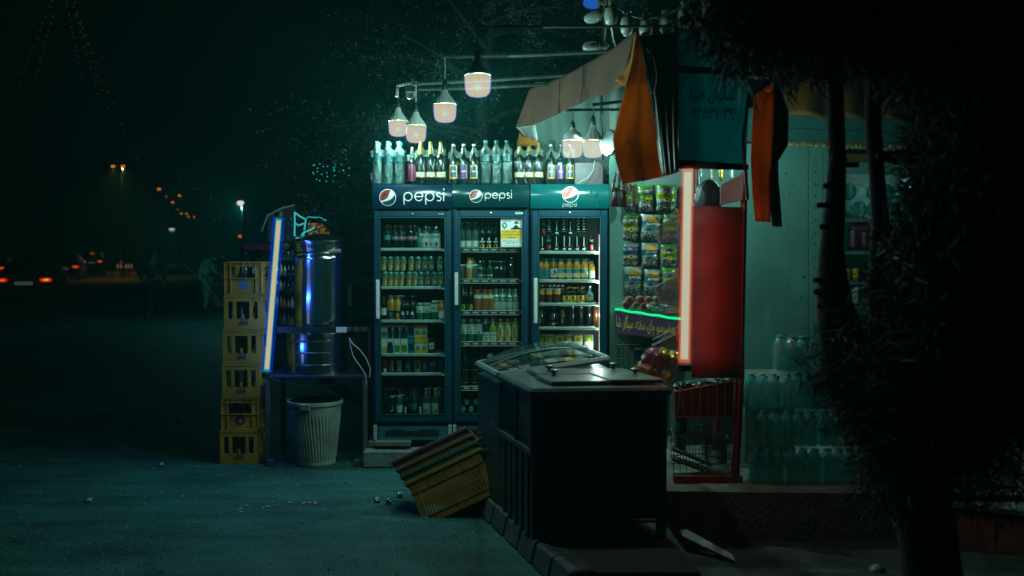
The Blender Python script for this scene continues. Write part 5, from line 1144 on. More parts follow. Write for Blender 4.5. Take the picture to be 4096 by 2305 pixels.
for i in range(20):
    u, v = .12+.8*(i%10)/9.5, .3+.4*(i//10); q = lidp(u,v,-.05); c = MB(); s = .045
    c.box((-s,-.03,-.02),(s,.03,.012), M=Matrix.Translation(q) @ Matrix.Rotation(.5+.2*math.sin(i*3),4,'Z') @ Matrix.Rotation(.3,4,'X'))
    if i % 10 in (3,4): continue
    tag(c.build('ice_cream_box', gm[i%4], bevel=.004), 'small ice cream box blurred behind the arched glass lid', 'box', 'ice cream boxes in the display freezer')

# ================================================================ crates
cy = mat('crate_yellow', (0.45,0.215,0.012), .55, var=.22, scale=6, bump=.1, bscale=60); cy2 = mat('crate_ochre', (0.34,0.175,0.007), .6, var=.28, scale=6, bump=.1, bscale=60)
emb = mat('crate_emblem', (0.035,0.012,0.03), .6, var=.2)
def crate_mesh(style, w=.298, d=.40, h=.272, m=cy):
    b = MB(); t = .014; hw = w/2
    def wall(P2, W):  # P2(x, z, depth)->point ; pieces of one long wall
        def bx(x0,x1,z0,z1,d0=0,d1=t): b.hexa([P2(x0,z0,d0),P2(x1,z0,d0),P2(x1,z0,d1),P2(x0,z0,d1)],[P2(x0,z1,d0),P2(x1,z1,d0),P2(x1,z1,d1),P2(x0,z1,d1)])
        k = W/2
        if style == 'window':
            zb, zt = .31*h, .83*h; e1, e2, e3, e4 = -.80*k, -.52*k, -.36*k, .36*k
            bx(-k,k,0,zb); bx(-k,k,zt,h)
            for a, c in ((-k,e1),(e2,e3),(e4,.52*k),(.80*k,k)): bx(a,c,zb,zt)
            bx(-.06*k,.06*k,zb,zb+.15*h)
            for cx_, s in ((e1,1),(e2,-1),(e3,1),(e4,-1),(.52*k,1),(.80*k,-1)):
                for zz, s2 in ((zb,1),(zt,-1)):
                    f = .035*h; b.hexa([P2(cx_,zz,0),P2(cx_+s*f,zz,0),P2(cx_+s*f*.3,zz+s2*f*.3,0),P2(cx_,zz+s2*f,0)],[P2(cx_,zz,t),P2(cx_+s*f,zz,t),P2(cx_+s*f*.3,zz+s2*f*.3,t),P2(cx_,zz+s2*f,t)])
            bx(-k,k,h-.012,h+.004,-.004,0)
        else:
            bx(-.66*k,.66*k,0,.50*h,.012,t+.012); bx(-k,-.66*k,0,h,.010,t+.012); bx(.66*k,k,0,h,.010,t+.012); bx(-.66*k,.66*k,.86*h,h,.010,t+.012)
            for x in (-k,-.66*k-.004,.66*k,k-.006): bx(x,x+.006,0,h,-.002,.0099)
            for x in (-.34*k,0,.34*k): bx(x-.003,x+.003,.86*h,h,-.002,.0099)
            for z in (.495*h,.86*h,h-.006): bx(-k+.006,k-.006,z,z+.006,-.004,.0095)
            bx(-k,k,0,.010,-.004,.0095)
    wall(lambda x,z,dd: Vector((x,-d/2+dd,z)), w)
    wall(lambda x,z,dd: Vector((-x,d/2-dd,z)), w)
    wall(lambda x,z,dd: Vector((-hw+dd,-x,z)), d-2*t-.03); wall(lambda x,z,dd: Vector((hw-dd,x,z)), d-2*t-.03)
    b.box((-hw+t+.02,-d/2+t+.02,.004),(hw-t-.02,d/2-t-.02,.014))
    return b
def crate_logo(style, w=.298, d=.40, h=.272):
    b = MB(); y = -d/2-.0015
    if style == 'window':
        for k, dx in enumerate((-.018,.006,.026)):
            b.ribbon([(dx-.022,.035),(dx-.004,.055),(dx+.004,.066)], .010, y, y+.001); 
            b.ribbon([(dx+.0,.034),(dx+.012,.058)], .009, y, y+.001)
        for dx in (-.002,.030): b.prism([(dx+.0085*math.cos(2*PI*i/14),.079+.0085*math.sin(2*PI*i/14)) for i in range(14)], y, y+.001)
    else:
        y += .0125; b.prism([(.040*math.cos(2*PI*i/28),.078+.040*math.sin(2*PI*i/28)) for i in range(28)], y, y+.001)
        b.prism([(x*.001,.078+z*.001) for x, z in ((-16,-20),(12,-22),(20,-8),(14,4),(20,14),(8,10),(2,18),(-6,16),(-8,4),(-20,-2))], y-.0012, y-.0002, 1)
    return b
ctop = [1046,1181,1319,1457,1594,1726,1863]; cxs = [972,970,967,963,959,954]
cl = ['topmost crate of the stack, open-framed with a pale round mark','second crate from the top of the stack, with a twin-figure mark and bottles','third crate from the top of the stack, empty with a dark twin-figure mark','fourth crate from the top of the stack, with a worn faint mark','fifth crate from the top, open-framed with a round brown emblem','bottom crate of the stack, bright yellow with green bottles inside']
stl = ['frame','window','window','window','frame','window']; CRY = 7.93; PR = {}
z = 0.0
for i in range(5,-1,-1):
    q = P(cxs[i], ctop[i+1], CRY); wv = (1, .995, .99, 1.0, .985, 1.0)[i]; h_ = (ctop[i+1]-ctop[i])*CRY/F_PX
    o = thing('bottle_crate', cl[i], 'crate', (q.x, CRY+.2, z), random.uniform(-.02,.02), 'stack of bottle crates')
    m_ = cy if i > 3 else cy2
    crate_mesh(stl[i], .298*wv, .40, h_-.006).build('shell', m_, o, bevel=.0)
    lg = crate_logo(stl[i], .298, .40); 
    lg.build('emblem', [mat('emblem_tealgrey',(0.06,0.13,0.12),.6,var=.2), mat('emblem_tealgrey',(0,0,0))] if i == 0 else [emb, mat('emblem_pale',(0.30,0.14,0.02),.6,var=.2)] if i == 4 else [emb, emb], o)
    if i in (0,1,5,4):
        for k in range(4):
            key = 'crate_bottle%d' % (i==5)
            if key not in PROTO:
                KINDS[key] = dict(desc='',cat='bottle',name='empty_bottle',shape='beer',h=.235,r=.0275,body=green_glass if i==5 else dark_glass,cap=None,labels=[('oval',.1,.3,.5,lab_teal)] if i==5 else [('band',.15,.35,0,lab_blk)],text=None,foil=None)
            x = -.108+.072*k
            place_drink(key, (q.x+x, CRY+.08, z+.016), f"{['first','second','third','fourth'][k]} bottle from the street side inside the {['topmost','second','','','fifth','bottom'][i]} crate of the stack", f'bottles in the {["topmost","second","","","fifth","bottom"][i]} crate')
    z += h_
# tipped nest of crates
T0 = [P(1612,1962,6.42), P(1918,1818,6.42), P(1987,1970,6.34), P(1694,2108,6.30)]  # front face of the front crate: rim end -> bottom end
rx_ = (T0[1]-T0[0]).normalized(); rz0 = (T0[3]-T0[0]).normalized(); ry_ = rx_.cross(-rz0).normalized()
rz_ = ry_.cross(rx_).normalized()*1.0
if rz_.dot(T0[0]-T0[3]) < 0: rz_ = -rz_
if ry_.y < 0: ry_ = -ry_
W_ = (T0[1]-T0[0]).length; H_ = .315; base = (T0[2]+T0[3])/2
tip = [mat('crate_tip_amber',(0.32,0.135,0.010),.6,var=.3), mat('crate_tip_green',(0.03,0.10,0.05),.6,var=.3), mat('crate_tip_ochre',(0.20,0.11,0.02),.6,var=.3), mat('crate_tip_maroon',(0.13,0.03,0.06),.6,var=.3)]
rim_p = mat('crate_rim_pale',(0.24,0.22,0.17),.6,var=.3)
for k in range(4):
    o = thing('tipped_crate', ['front crate of the tipped nest, amber with rows of slots','dark green rim crate nested second in the tipped nest','ochre rim crate nested third in the tipped nest','maroon rim crate at the upper outer end of the tipped nest'][k], 'crate', tuple(base), group='tipped nest of crates')
    off = rz_*(.0 if k == 0 else .058*k) + ry_*.004*k - rx_*.012*k
    Mx = Matrix(((rx_.x,ry_.x,rz_.x,off.x),(rx_.y,ry_.y,rz_.y,off.y),(rx_.z,ry_.z,rz_.z,off.z),(0,0,0,1)))
    b = MB(); hw, dd, t = W_/2, .30, .012; hh = H_
    tp = 1 - .0*k
    if k == 0:
        b.box((-hw+.02,0,0),(hw-.02,.012,.055),M=Mx); b.box((-hw+.02,0,.125),(hw-.02,.012,.145),M=Mx); b.box((-hw+.02,0,.215),(hw-.02,.012,hh-.03),M=Mx)
        ns_ = 22
        for i in range(ns_+1): x = -hw+.06+(2*hw-.12)*i/ns_; b.box((x-.0055,.001,.055),(x+.0055,.011,.125),M=Mx); b.box((x-.0055,.001,.145),(x+.0055,.011,.215),M=Mx)
        [b.box((s0,0,z0),(s0+.035,.012,z1),M=Mx) for s0 in (-hw+.02,hw-.055) for z0,z1 in ((.055,.125),(.145,.215))]
        for i in range(5): x = -hw+.03+(2*hw-.07)*i/4; b.box((x,-.008,.225),(x+.006,-.0005,hh-.032),M=Mx)
        b.box((-hw+.02,-.006,.218),(hw-.02,-.0005,.224),M=Mx); b.box((-hw+.02,-.006,.045),(hw-.02,-.0005,.051),M=Mx)
        b.box((-hw+.02,.013,0),(-hw+.032,dd,hh-.03),M=Mx); b.box((hw-.032,.013,0),(hw-.02,dd,hh-.03),M=Mx); b.box((-hw+.033,dd-.012,0),(hw-.033,dd,hh-.03),M=Mx); b.box((-hw+.033,.013,.0),(hw-.033,dd-.013,.012),M=Mx)
    else:
        b.box((-hw+.02,.0,hh-.084),(hw-.02,.012,hh-.03),M=Mx); b.box((-hw+.02,.013,hh-.084),(-hw+.032,dd,hh-.03),M=Mx); b.box((hw-.032,.013,hh-.084),(hw-.02,dd,hh-.03),M=Mx); b.box((-hw+.033,dd-.012,hh-.084),(hw-.033,dd,hh-.03),M=Mx)
    b.build('shell', tip[k], o)
    b = MB()
    for A_, B_ in (((-hw-.004,-.014,hh-.029),(hw+.004,.012,hh)),((-hw-.004,.0125,hh-.029),(-hw+.03,dd-.001,hh)),((hw-.03,.0125,hh-.029),(hw+.004,dd-.001,hh)),((-hw-.004,dd-.0005,hh-.029),(hw+.004,dd+.016,hh))): b.box(A_,B_,M=Mx)
    b.build('rim', [rim_p,tip[1],tip[2],tip[3]][k] if k else tip[0], o, bevel=.006)
    if k == 3:
        b = MB(); b.box((-hw+.035,dd-.03,hh-.06),(hw-.035,dd-.014,hh-.035),M=Mx); b.build('inner_wall', tip[3], o)

# ================================================================ bin, table, urn, blue tube
bn = thing('waste_bin', 'grey plastic bin with slanting ribs standing under the urn table', 'bin', tuple(G(1247,1872,0)+Vector((0,.16,0))))
k_ = 7.86/F_PX; rt, rb, hb_ = 108*k_, 78*k_, 262*k_
bin_m = mat('bin_grey',(0.27,0.29,0.24),.65,var=.35,scale=7,bump=.15,bscale=30)
b = MB()
def binp(u, v):
    a = 2*PI*u; r = rb+(rt-rb)*v; rib = .0045*math.sin(46*a+9*v) if .07 < v < .80 else 0
    return Vector(((r+rib)*math.cos(a),(r+rib)*math.sin(a),hb_*v))
b.grid(binp, 368, 30); b.lathe([(0,.004),(rb,.0)], 40)
b.lathe([(rt*.985,hb_),(rb*1.0,hb_*.25),(0,.02)], 40); b.lathe([(rb*1.01,0),(rb*1.03,.006),(rb*1.04,.03),(rb*1.035,.034)], 48)
b.build('body', bin_m, bn, smooth=True, ang=1.2)
b = MB(); b.lathe([(rt,hb_-.03),(rt*1.035,hb_-.028),(rt*1.045,hb_-.008),(rt*1.04,hb_),(rt*.98,hb_)], 48); b.build('rim', bin_m, bn, smooth=True)
b = MB(); b.hexa([(-.075,-rt-.012,hb_-.055),(.0,-rt-.022,hb_-.055),(.0,-rt+.02,hb_-.055),(-.075,-rt+.03,hb_-.055)],[(-.085,-rt-.016,hb_-.004),(.005,-rt-.026,hb_-.004),(.005,-rt+.02,hb_-.004),(-.085,-rt+.03,hb_-.004)]); b.build('handle', bin_m, bn, bevel=.004)
tb = thing('urn_table', 'narrow metal table with thin legs carrying the steel urn', 'table', (0,0,0))
TY = 7.9; tz = P(1200,1503,TY).z
tx0, tx1 = fx(1062,1300,TY), fx(1472,1300,TY)
tbm = mat('table_purple',(0.028,0.014,0.030),.5,var=.3); lgm = mat('table_leg',(0.075,0.07,0.072),.6,var=.4)
b = MB(); b.box((tx0,TY,tz-.022),(tx1,TY+.55,tz)); b.build('table_top', tbm, tb, bevel=.004)
for i, (px, yy) in enumerate(((1066,0),(1458,0),(1070,.5),(1440,.5))):
    x = fx(px,1300,TY); b = MB(); b.box((x-.016,TY+yy+.004,0),(x+.016,TY+yy+.036,tz-.023)); b.build('leg', lgm, tb)
for px in (1078,1428): 
    x = fx(px,1300,TY); b = MB(); b.box((x-.025,TY-.06,0),(x+.03,TY+.0,.05)); b.build('foot', lgm, tb, bevel=.004)
b = MB(); x = fx(1075,1300,TY); b.box((x+.02,TY+.51,.05),(fx(1435,1300,TY),TY+.54,.08)); b.build('stretcher', lgm, tb)
b = MB(); zs0, zs1 = P(1200,1331,TY).z, P(1200,1308,TY).z; b.box((fx(1108,1300,TY),TY-.005,zs0),(fx(1338,1300,TY),TY+.02,zs1)); b.build('ledge', mat('ledge_dark',(0.012,0.014,0.018),.4,var=.2), tb)
b = MB(); b.box((fx(1345,1300,TY),TY-.007,P(1200,1330,TY).z),(fx(1387,1300,TY),TY-.002,P(1200,1308,TY).z)); b.build('ledge_plate', lab_white, tb)
b = MB(); x0,x1,x2 = fx(1388,1300,TY),fx(1478,1300,TY),fx(1472,1300,TY); z0_, z1_ = tz+.001, P(1200,1308,TY).z
b.box((x1-.012,TY,z0_),(x1,TY+.5,z1_)); b.box((x0,TY+.48,z0_),(x1-.013,TY+.5,z1_)); b.build('side_tray', mat('tray_purple',(0.025,0.007,0.025),.5,var=.3), tb)
b = MB()
for i in range(6): xx = x0+(x1-x0)*i/6; b.box((xx,TY-.004,z1_-.036),(xx+(x1-x0)/6-.001,TY+.02,z1_-.002), i%2)
b.build('striped_edge', [mat('stripe_brown',(0.10,0.05,0.03),.5,var=.3), mat('stripe_dark',(0.02,0.01,0.02),.5,var=.2)], tb)
ur = thing('steel_urn', 'tall polished steel tea urn with a domed lid on the narrow table', 'urn', (fx(1268,1300,TY+.26),TY+.26,tz+.001))
k_ = (TY+.26)/F_PX; uz = lambda py: P(1268,py,TY+.26-.0).z - tz
b = MB(); R1 = 120*k_
prof = [(R1,0)]
for py in (1480,1452,1449,1446,1405,1402,1398,1360,1357,1353,1330): prof.append((R1*(1.035 if py in (1449,1402,1357) else 1.0), uz(py)))
b.lathe(prof+[(R1*.6,uz(1328))], 64); b.build('lower_drum', steel, ur, smooth=True, ang=.6)
b = MB()
for i in range(22): a = 2*PI*i/22; b.lathe([(0,-.0005),(.006,0),(.006,.0015),(0,.002)],10,M=Matrix.Translation((R1*1.002*math.sin(a),-R1*1.002*math.cos(a),uz(1468))) @ Matrix.Rotation(a,4,'Z') @ Matrix.Rotation(PI/2,4,'X') @ Matrix.Diagonal((1,2,1,1)))
b.build('vent_hole', slot_m, ur)
b = MB(); R2 = 103*k_; ox = (1284-1268)*k_
prof = [(R2*.98,uz(1330)),(R2,uz(1320)),(R2,uz(1040))]
for py, f in ((1034,1.03),(1028,1.0),(1020,1.0),(1014,1.03),(1008,1.0),(1000,1.01),(994,1.03),(984,1.04),(976,1.06),(968,1.09),(966,1.13),(964,1.13)): prof.append((R2*f,uz(py)))
b.lathe(prof, 72, (ox,0,0)); b.build('upper_drum', steel, ur, smooth=True, ang=.5)
b = MB(); b.lathe([(R2*1.12,uz(963)),(R2*1.05,uz(960)),(R2*.85,uz(954)),(R2*.72,uz(950)),(R2*.5,uz(942)),(R2*.2,uz(937)),(0,uz(936))], 56, (ox,0,0)); b.build('lid', steel, ur, smooth=True, ang=1)
b = MB(); hx_ = ox+(1355-1284)*k_; b.tube([(hx_-.055,-R2*.83,uz(1008)),(hx_+.05,-R2*.80,uz(1005))], .017, 12); b.build('handle', mat('wood_handle',(0.30,0.20,0.10),.5,var=.4,scale=20), ur, smooth=True)
b = MB(); b.box((hx_-.05,-R2*.80,uz(1010)),(hx_-.03,-R2*.55,uz(1002))); b.box((hx_+.02,-R2*.80,uz(1010)),(hx_+.04,-R2*.5,uz(1002))); b.build('handle_bracket', steel, ur)
b = MB(); q0 = Vector((-R1*.74,-R1*.72,uz(1040))); b.lathe([(0,.0),(.022,.001),(.022,-.004)],18,M=Matrix.Translation((ox-R2*.80,-R2*.64,uz(1038))) @ Matrix.Rotation(-.9,4,'Z') @ Matrix.Rotation(PI/2,4,'X')); b.build('gauge', mat('gauge_blue',(0.05,0.12,0.22),.4,var=.1), ur)
wc = mat('wire_white',(0.42,0.45,0.38),.5,var=.1)
for i, pts_ in enumerate(([(1396,1350),(1402,1385),(1412,1425),(1440,1465),(1462,1500),(1466,1540)],[(1396,1350),(1410,1375),(1440,1400),(1465,1435),(1482,1475),(1478,1510)])):
    b = MB(); b.tube([P(a,c,TY-.03-.01*i) for a, c in pts_], .0035, 6); tag(b.build('power_cord', wc, smooth=True), ['pale wire from the urn reaching down to the table leg','pale wire from the urn bowing out towards the navy cooler'][i], 'cord')
b = MB(); b.tube([P(a,c,TY-.02) for a, c in ((1075,1503),(1100,1520),(1180,1540),(1260,1547),(1340,1540),(1450,1508))], .003, 6); tag(b.build('power_cord', black_p, smooth=True), 'dark wire sagging under the edge of the urn table', 'cord')
def neon(name, label, pa, pb, r, corec, glowc, haloc, rs, lc, watts, nl, sl):
    o = thing(name, label, 'light tube', tuple((pa+pb)/2)); c = (pa+pb)/2; a, d = pa-c, pb-c; ax = (d-a).normalized()
    b = MB(); b.tube([a+ax*.03,d-ax*.03], r, 18); b.build('tube', glow_mat(name+'_core',corec,1.0,True), o, smooth=True)
    b = MB(); b.tube([a+ax*.012,d-ax*.012], r*rs[0], 18); b.build('inner_glow', glow_mat(name+'_sleeve',glowc,1.0,True), o, smooth=True)  # glow and halo round the tube put in as two emitting shells
    b = MB(); b.tube([a+ax*.006,d-ax*.006], r*rs[1], 18); b.build('outer_halo', glow_mat(name+'_rim',haloc,1.0,True), o, smooth=True)
    for p, q in ((a-ax*.035,a),(d,d+ax*.035)):
        b = MB(); b.tube([p,q], r*2.0, 14); b.build('end_cap', dark_steel, o, smooth=True)
    for i in range(nl): lamp('tube_light', a.lerp(d,(i+.5)/nl), lc, watts/nl, o)
    return o
neon('blue_light_tube','leaning light tube with its blue glow built as shells, beside the crate stack',P(1116,868,7.75),P(1066,1492,7.7),.0165,(0.36,0.13,0.0),(0.0,0.15,0.07),(0.0,0.008,0.11),(1.45,2.8),(0.02,0.12,1.0),16,4,0)
neon('red_light_tube','upright light tube with its red glow built as shells, in front of the red panel',P(2752,668,5.62),P(2737,1458,5.60),.021,(0.05,0.24,0.20),(0.20,0.055,0.0),(0.06,0.002,0.012),(1.5,1.9),(1.0,0.07,0.02),5.5,5,0)
b = MB(); b.tube([P(2737,1480,5.62),P(2733,1520,5.65),P(2722,1580,5.7),P(2712,1650,5.75)], .005, 6); tag(b.build('power_cord', cord_m, smooth=True), 'grey wire hanging from the foot of the red light tube', 'cord')
# ================================================================ red display stand and things round its foot
RY = 6.02
red_m = mat('stand_red', (0.29,0.058,0.058), .7, var=.45, scale=5, bump=.05, bscale=20); red_d = mat('stand_red_frame', (0.22,0.014,0.012), .5, var=.35, scale=6)
st = thing('red_stand', 'red metal stand with a broad curved red panel behind the red tube', 'display stand', (0,0,0))
def rpan(u, v):
    px = 2762+(2972-2762)*u; q = P(px+ (4*(1-v)), 1512+(822-1512)*v+ (8*u if v > .5 else 0), RY-.06*math.sin(PI*u)); return q
b = MB(); b.grid(rpan, 20, 8); b.build('panel', red_m, st, smooth=True, solid=.01)
def post(b, p0, p1, r): b.tube([p0,p1], r, 4)
b = MB(); post(b, P(2978,690,RY), P(2962,1500,RY), .020); post(b, P(2962,1480,RY+.01), P(2940,1925,RY+.01), .026); b.build('post', red_d, st)
b = MB(); post(b, P(2868,1500,RY+.5), P(2862,1800,RY+.5), .026); b.build('post', red_d, st)
b = MB(); A_, B_ = P(2694,1930,RY), P(2968,1930,RY); b.box((A_.x,RY-.02,PZ+.001),(B_.x,RY+.03,PZ+.04)); b.build('base_bar', red_d, st)
o = thing('metal_box', 'pinkish grey metal box with a slanted top between the sign and the red panel', 'box', (0,0,0))
b = MB(); b.hexa([P(2880,822,6.05),P(2972,800,5.98),P(2972,800,6.3),P(2880,822,6.35)],[P(2880,742,6.05),P(2980,690,5.98),P(2980,690,6.3),P(2880,742,6.35)]); b.build('box', mat('box_pinkgrey',(0.25,0.20,0.20),.5,var=.3,scale=6), o, bevel=.004)
lump('dark_sack','dark full sack sitting behind the red tube above the red panel','sack',P(2835,800,6.3),.085,.08,.13,mat('sack_dark',(0.035,0.045,0.045),.5,var=.4),seed=2,amp=.06)
for i in range(4): stick(2800+i*42, 660, 725, 7.0, 20, [foil,nut,gold_f,foil][i], ['pale packet far behind the red tube under the sign','nut packet under the middle of the sign','golden packet under the sign','pale packet under the far end of the sign'][i])
# lattice basket with orange light put into its wire colour, and wire crates
wire_o = mat('wire_orange_lit', (0.30,0.13,0.06), .5, metal=.3, var=.3)
ob = thing('lattice_basket', 'rust-lit basket, the light put in its colour, with upright bars below the red panel', 'basket', (0,0,0))
c4 = [P(2700,1668,5.95),P(2934,1668,6.0),P(2934,1660,6.35),P(2700,1662,6.3)]; tops = [P(2698,1568,5.95),P(2934,1524,6.0),P(2934,1520,6.35),P(2702,1556,6.3)]
b = MB(); b.hexa([q+Vector((0,.006,.004)) for q in c4],[q+Vector((0,.006,-.002)) for q in tops]); b.build('inner_bin', mat('bin_brown',(0.05,0.022,0.016),.7,var=.4), ob)
b = MB(); b.tube(c4+[c4[0]], .005, 5); b.tube(tops+[tops[0]], .007, 5)
for i in range(8): u = i/7; b.tube([c4[0].lerp(c4[1],u)-Vector((0,.004,0)),tops[0].lerp(tops[1],u)-Vector((0,.004,0))], .0045, 5)
b.build('bars', wire_o, ob)
for i in range(6): lump('dark_produce', 'dark leafy goods heaped in the rust-lit basket', 'goods', P(2735+i*34,1545-i*4,6.15),.05,.05,.03,mat('goods_dark',(0.012,0.03,0.022),.4,var=.5),'dark goods in the rust-lit basket',seed=i,amp=.3)
ws = mat('wire_pale', (0.13,0.12,0.085), .5, metal=.4, var=.3)
def vcrate(label, x0, x1, yb, yt0, yt1, Y0, Y1, n, hb=2):
    o = thing('wire_crate', label, 'wire crate', (0,0,0)); b = MB()
    B0, B1, T0_, T1_ = P(x0,yb,Y0), P(x1,yb,Y1), P(x0,yt0,Y0), P(x1,yt1,Y1); dy = Vector((.03,.28,0))
    for off in (Vector(), dy):
        for k in range(hb+1): b.tube([B0.lerp(T0_,k/hb)+off, B1.lerp(T1_,k/hb)+off], .004, 5)
        for k in range(n+1): b.tube([B0.lerp(B1,k/n)+off, T0_.lerp(T1_,k/n)+off], .0022, 4)
    for Q in (B0,B1,T0_,T1_): b.tube([Q,Q+dy], .004, 5)
    b.build('wires', ws, o)
vcrate('wide-meshed wire crate leaning by the freezer under the rust-lit basket', 2695, 2822, 1895, 1748, 1732, 6.0, 6.05, 5)
vcrate('fine-meshed wire crate at the foot of the red stand', 2822, 2925, 1895, 1752, 1775, 6.05, 6.1, 24, 2)
for i, (a, c, t) in enumerate((((2690,1805,6.2),(2850,1870,6.25),'upper plank tossed into the wire crates'),((2690,1845,6.15),(2860,1905,6.2),'lower dark plank tossed into the wire crates'))):
    b = MB(); q0, q1 = P(*a), P(*c); b.hexa([q0,q1,q1+Vector((0,.12,0)),q0+Vector((0,.12,0))],[q0+Vector((0,0,.02)),q1+Vector((0,0,.02)),q1+Vector((0,.12,.02)),q0+Vector((0,.12,.02))])
    tag(b.build('wood_plank', mat('plank_old',(0.16,0.11,0.06),.8,var=.5,scale=9), bevel=.003), t, 'plank', 'planks in the wire crates')
for i in range(7): lump('empty_bottle', 'discarded bottle lying among the wires at the stand foot', 'bottle', P(2730+i*28,1912,6.12),.05,.025,.022,[water_m,green_glass,dark_glass][i%3],'discarded bottles at the stand foot',seed=i,amp=.02)
b = MB(); b.hexa([P(2700,1810,6.3),P(2742,1810,6.3),P(2742,1810,6.34),P(2700,1810,6.34)],[P(2700,1660,6.3),P(2750,1660,6.3),P(2750,1660,6.34),P(2700,1660,6.34)])
tag(b.build('cardboard_sheet', mat('sheet_teal',(0.12,0.26,0.25),.6,var=.5,scale=8), bevel=.002), 'pale teal sheet standing between freezer and wire crates', 'sheet')
b = MB(); b.hexa([P(2742,1800,7.2),P(2935,1800,7.2),P(2935,1800,7.25),P(2742,1800,7.25)],[P(2742,1560,7.2),P(2935,1560,7.2),P(2935,1560,7.25),P(2742,1560,7.25)])
tag(b.build('dark_cupboard', mat('cupboard_dark',(0.02,0.035,0.032),.6,var=.3)), 'dark cupboard wall behind the wire crates', 'cupboard')

# ================================================================ kiosk with its service window
def KY(px): return 7.75 + (px-2985)*.00072
def kp(px, py, off=0): return P(px, py, KY(px)+off)
kk = thing('kiosk', 'pale panelled kiosk with a service window under a scalloped orange awning', 'kiosk', (0,0,0))
def kslab(b, x0, x1, y0, y1, t=.06, off=0, s=.05, mi=0):
    """y in photo px at x=2985; rows sink to the right as the wall recedes"""
    yy = lambda px, y: HOR + (y-HOR)*KY(2985)/KY(px)
    b.hexa([kp(x0,yy(x0,y1),off),kp(x1,yy(x1,y1),off),kp(x1,yy(x1,y1),off+t),kp(x0,yy(x0,y1),off+t)],[kp(x0,yy(x0,y0),off),kp(x1,yy(x1,y0),off),kp(x1,yy(x1,y0),off+t),kp(x0,yy(x0,y0),off+t)],mi)
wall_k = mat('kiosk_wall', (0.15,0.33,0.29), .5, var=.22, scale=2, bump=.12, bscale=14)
b = MB(); kslab(b,2440,3232,575,1700); b.build('wall', wall_k, kk)
b = MB(); kslab(b,3234,3290,575,1700,off=-.004); b.build('wall', wall_k, kk)
b = MB(); kslab(b,3292,3352,575,1700,off=-.02,t=.08); b.build('corner_panel', wall_k, kk)
b = MB(); kslab(b,3353,4010,1230,1700); b.build('sill_wall', wall_k, kk)
b = MB(); kslab(b,3802,4010,682,1228); b.build('wall', wall_k, kk)
b = MB(); kslab(b,2985,3990,430,505,off=-.03); b.build('fascia', mat('fascia_teal',(0.045,0.15,0.145),.45,var=.2,scale=3), kk)
b = MB(); kslab(b,2985,3990,507,548,off=-.012); b.build('fascia', mat('fascia_teal',(0,0,0)), kk)
b = MB(); kslab(b,3353,3990,600,632,off=-.005,t=.03); b.build('lintel_board', mat('board_brown',(0.16,0.075,0.02),.7,var=.4,scale=5), kk)
b = MB(); kslab(b,3353,3990,634,680,off=-.02); b.build('lintel', wall_k, kk)
b = MB(); kslab(b,2985,3990,549,566,off=.0); b.build('ledge', mat('ledge_khaki',(0.11,0.11,0.06),.8,var=.4), kk)
fo = MB(); rs = random.Random(9)
for i in range(110):
    px = 3090+ i*7.6
    if 3340 < px < 3360: continue
    yy = HOR+(570+rs.uniform(-3,5)-HOR)*KY(2985)/KY(px); q = kp(px,yy,-.01); r = rs.uniform(.012,.024)
    fo.lathe([(0,-r),(r*.8,-r*.6),(r,0),(r*.7,r*.6),(0,r)],7,c=q)
fo.build('foam_bead', mat('foam_yellow',(0.40,0.33,0.16),.9,var=.4,scale=30,bump=.6,bscale=60), kk, smooth=True)
b = MB()
for px, y0, n in ((3260,640,12),(3305,600,14)):
    for k in range(n): q = kp(px, y0+k*48,-.028); b.lathe([(.006,.002),(.004,-.003),(0,-.004)],7,M=Matrix.Translation(q)@Matrix.Rotation(-PI/2,4,'X'))
for i in range(16): q = kp(rs.uniform(3130,3215), rs.uniform(620,1240), -.002); b.lathe([(0,-.003),(rs.uniform(.004,.012),-.002)],6,M=Matrix.Translation(q)@Matrix.Rotation(-PI/2,4,'X')@Matrix.Diagonal((rs.uniform(.6,2),.6,1,1)))
b.build('wall_mark', mat('mark_dark',(0.03,0.045,0.04),.8,var=.2), kk)
# inside of the window
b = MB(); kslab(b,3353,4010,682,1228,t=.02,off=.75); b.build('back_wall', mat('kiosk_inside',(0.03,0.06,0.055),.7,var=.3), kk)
for y in (870,1005,1130): 
    b = MB(); kslab(b,3356,3900,y,y+14,t=.34,off=.06); b.build('shelf', mat('kiosk_shelf',(0.16,0.24,0.22),.5,var=.2), kk)
b = MB(); kslab(b,3358,3372,684,1228,t=.05,off=.02); b.build('window_frame', mat('kiosk_shelf',(0,0,0)), kk)
sca = MB()
def scal(u, v):
    px = 3120+730*u; ytop = 255+u*35; ybot = 470+u*30 - 16*abs(math.sin(u*13.5)); return P(px, ytop+(ybot-ytop)*v, KY(px)-.75+.25*(1-v)+.02*math.sin(u*27))
sca.grid(scal, 110, 10); ka_ = thing('kiosk_awning', 'orange scalloped awning hanging over the kiosk window behind the pine', 'awning', (0,0,0))
sca.build('valance', cloth_mat('scallop_orange',(0.26,0.10,0.012),.5,var=.4,scale=2), ka_, smooth=True, solid=.004, ang=3)
yk = lambda px, y: HOR + (y-HOR)*KY(2985)/KY(px)
for i in range(16):
    px = 3390+ (i%8)*52 + rs.uniform(-8,8); row = i//8; q = kp(px, yk(px, 866-row*74), .16)
    lump('film_bundle', f'film-wrapped bundle, {ORD[i%8]} from the white wall, {["lower","upper"][row]} layer on the top window shelf', 'bundle', q+Vector((0,0,.065)), .055,.06,.07, water2_m if i%3 else wrap2_m, 'film bundles in the kiosk window', seed=i, amp=.2, n=12)
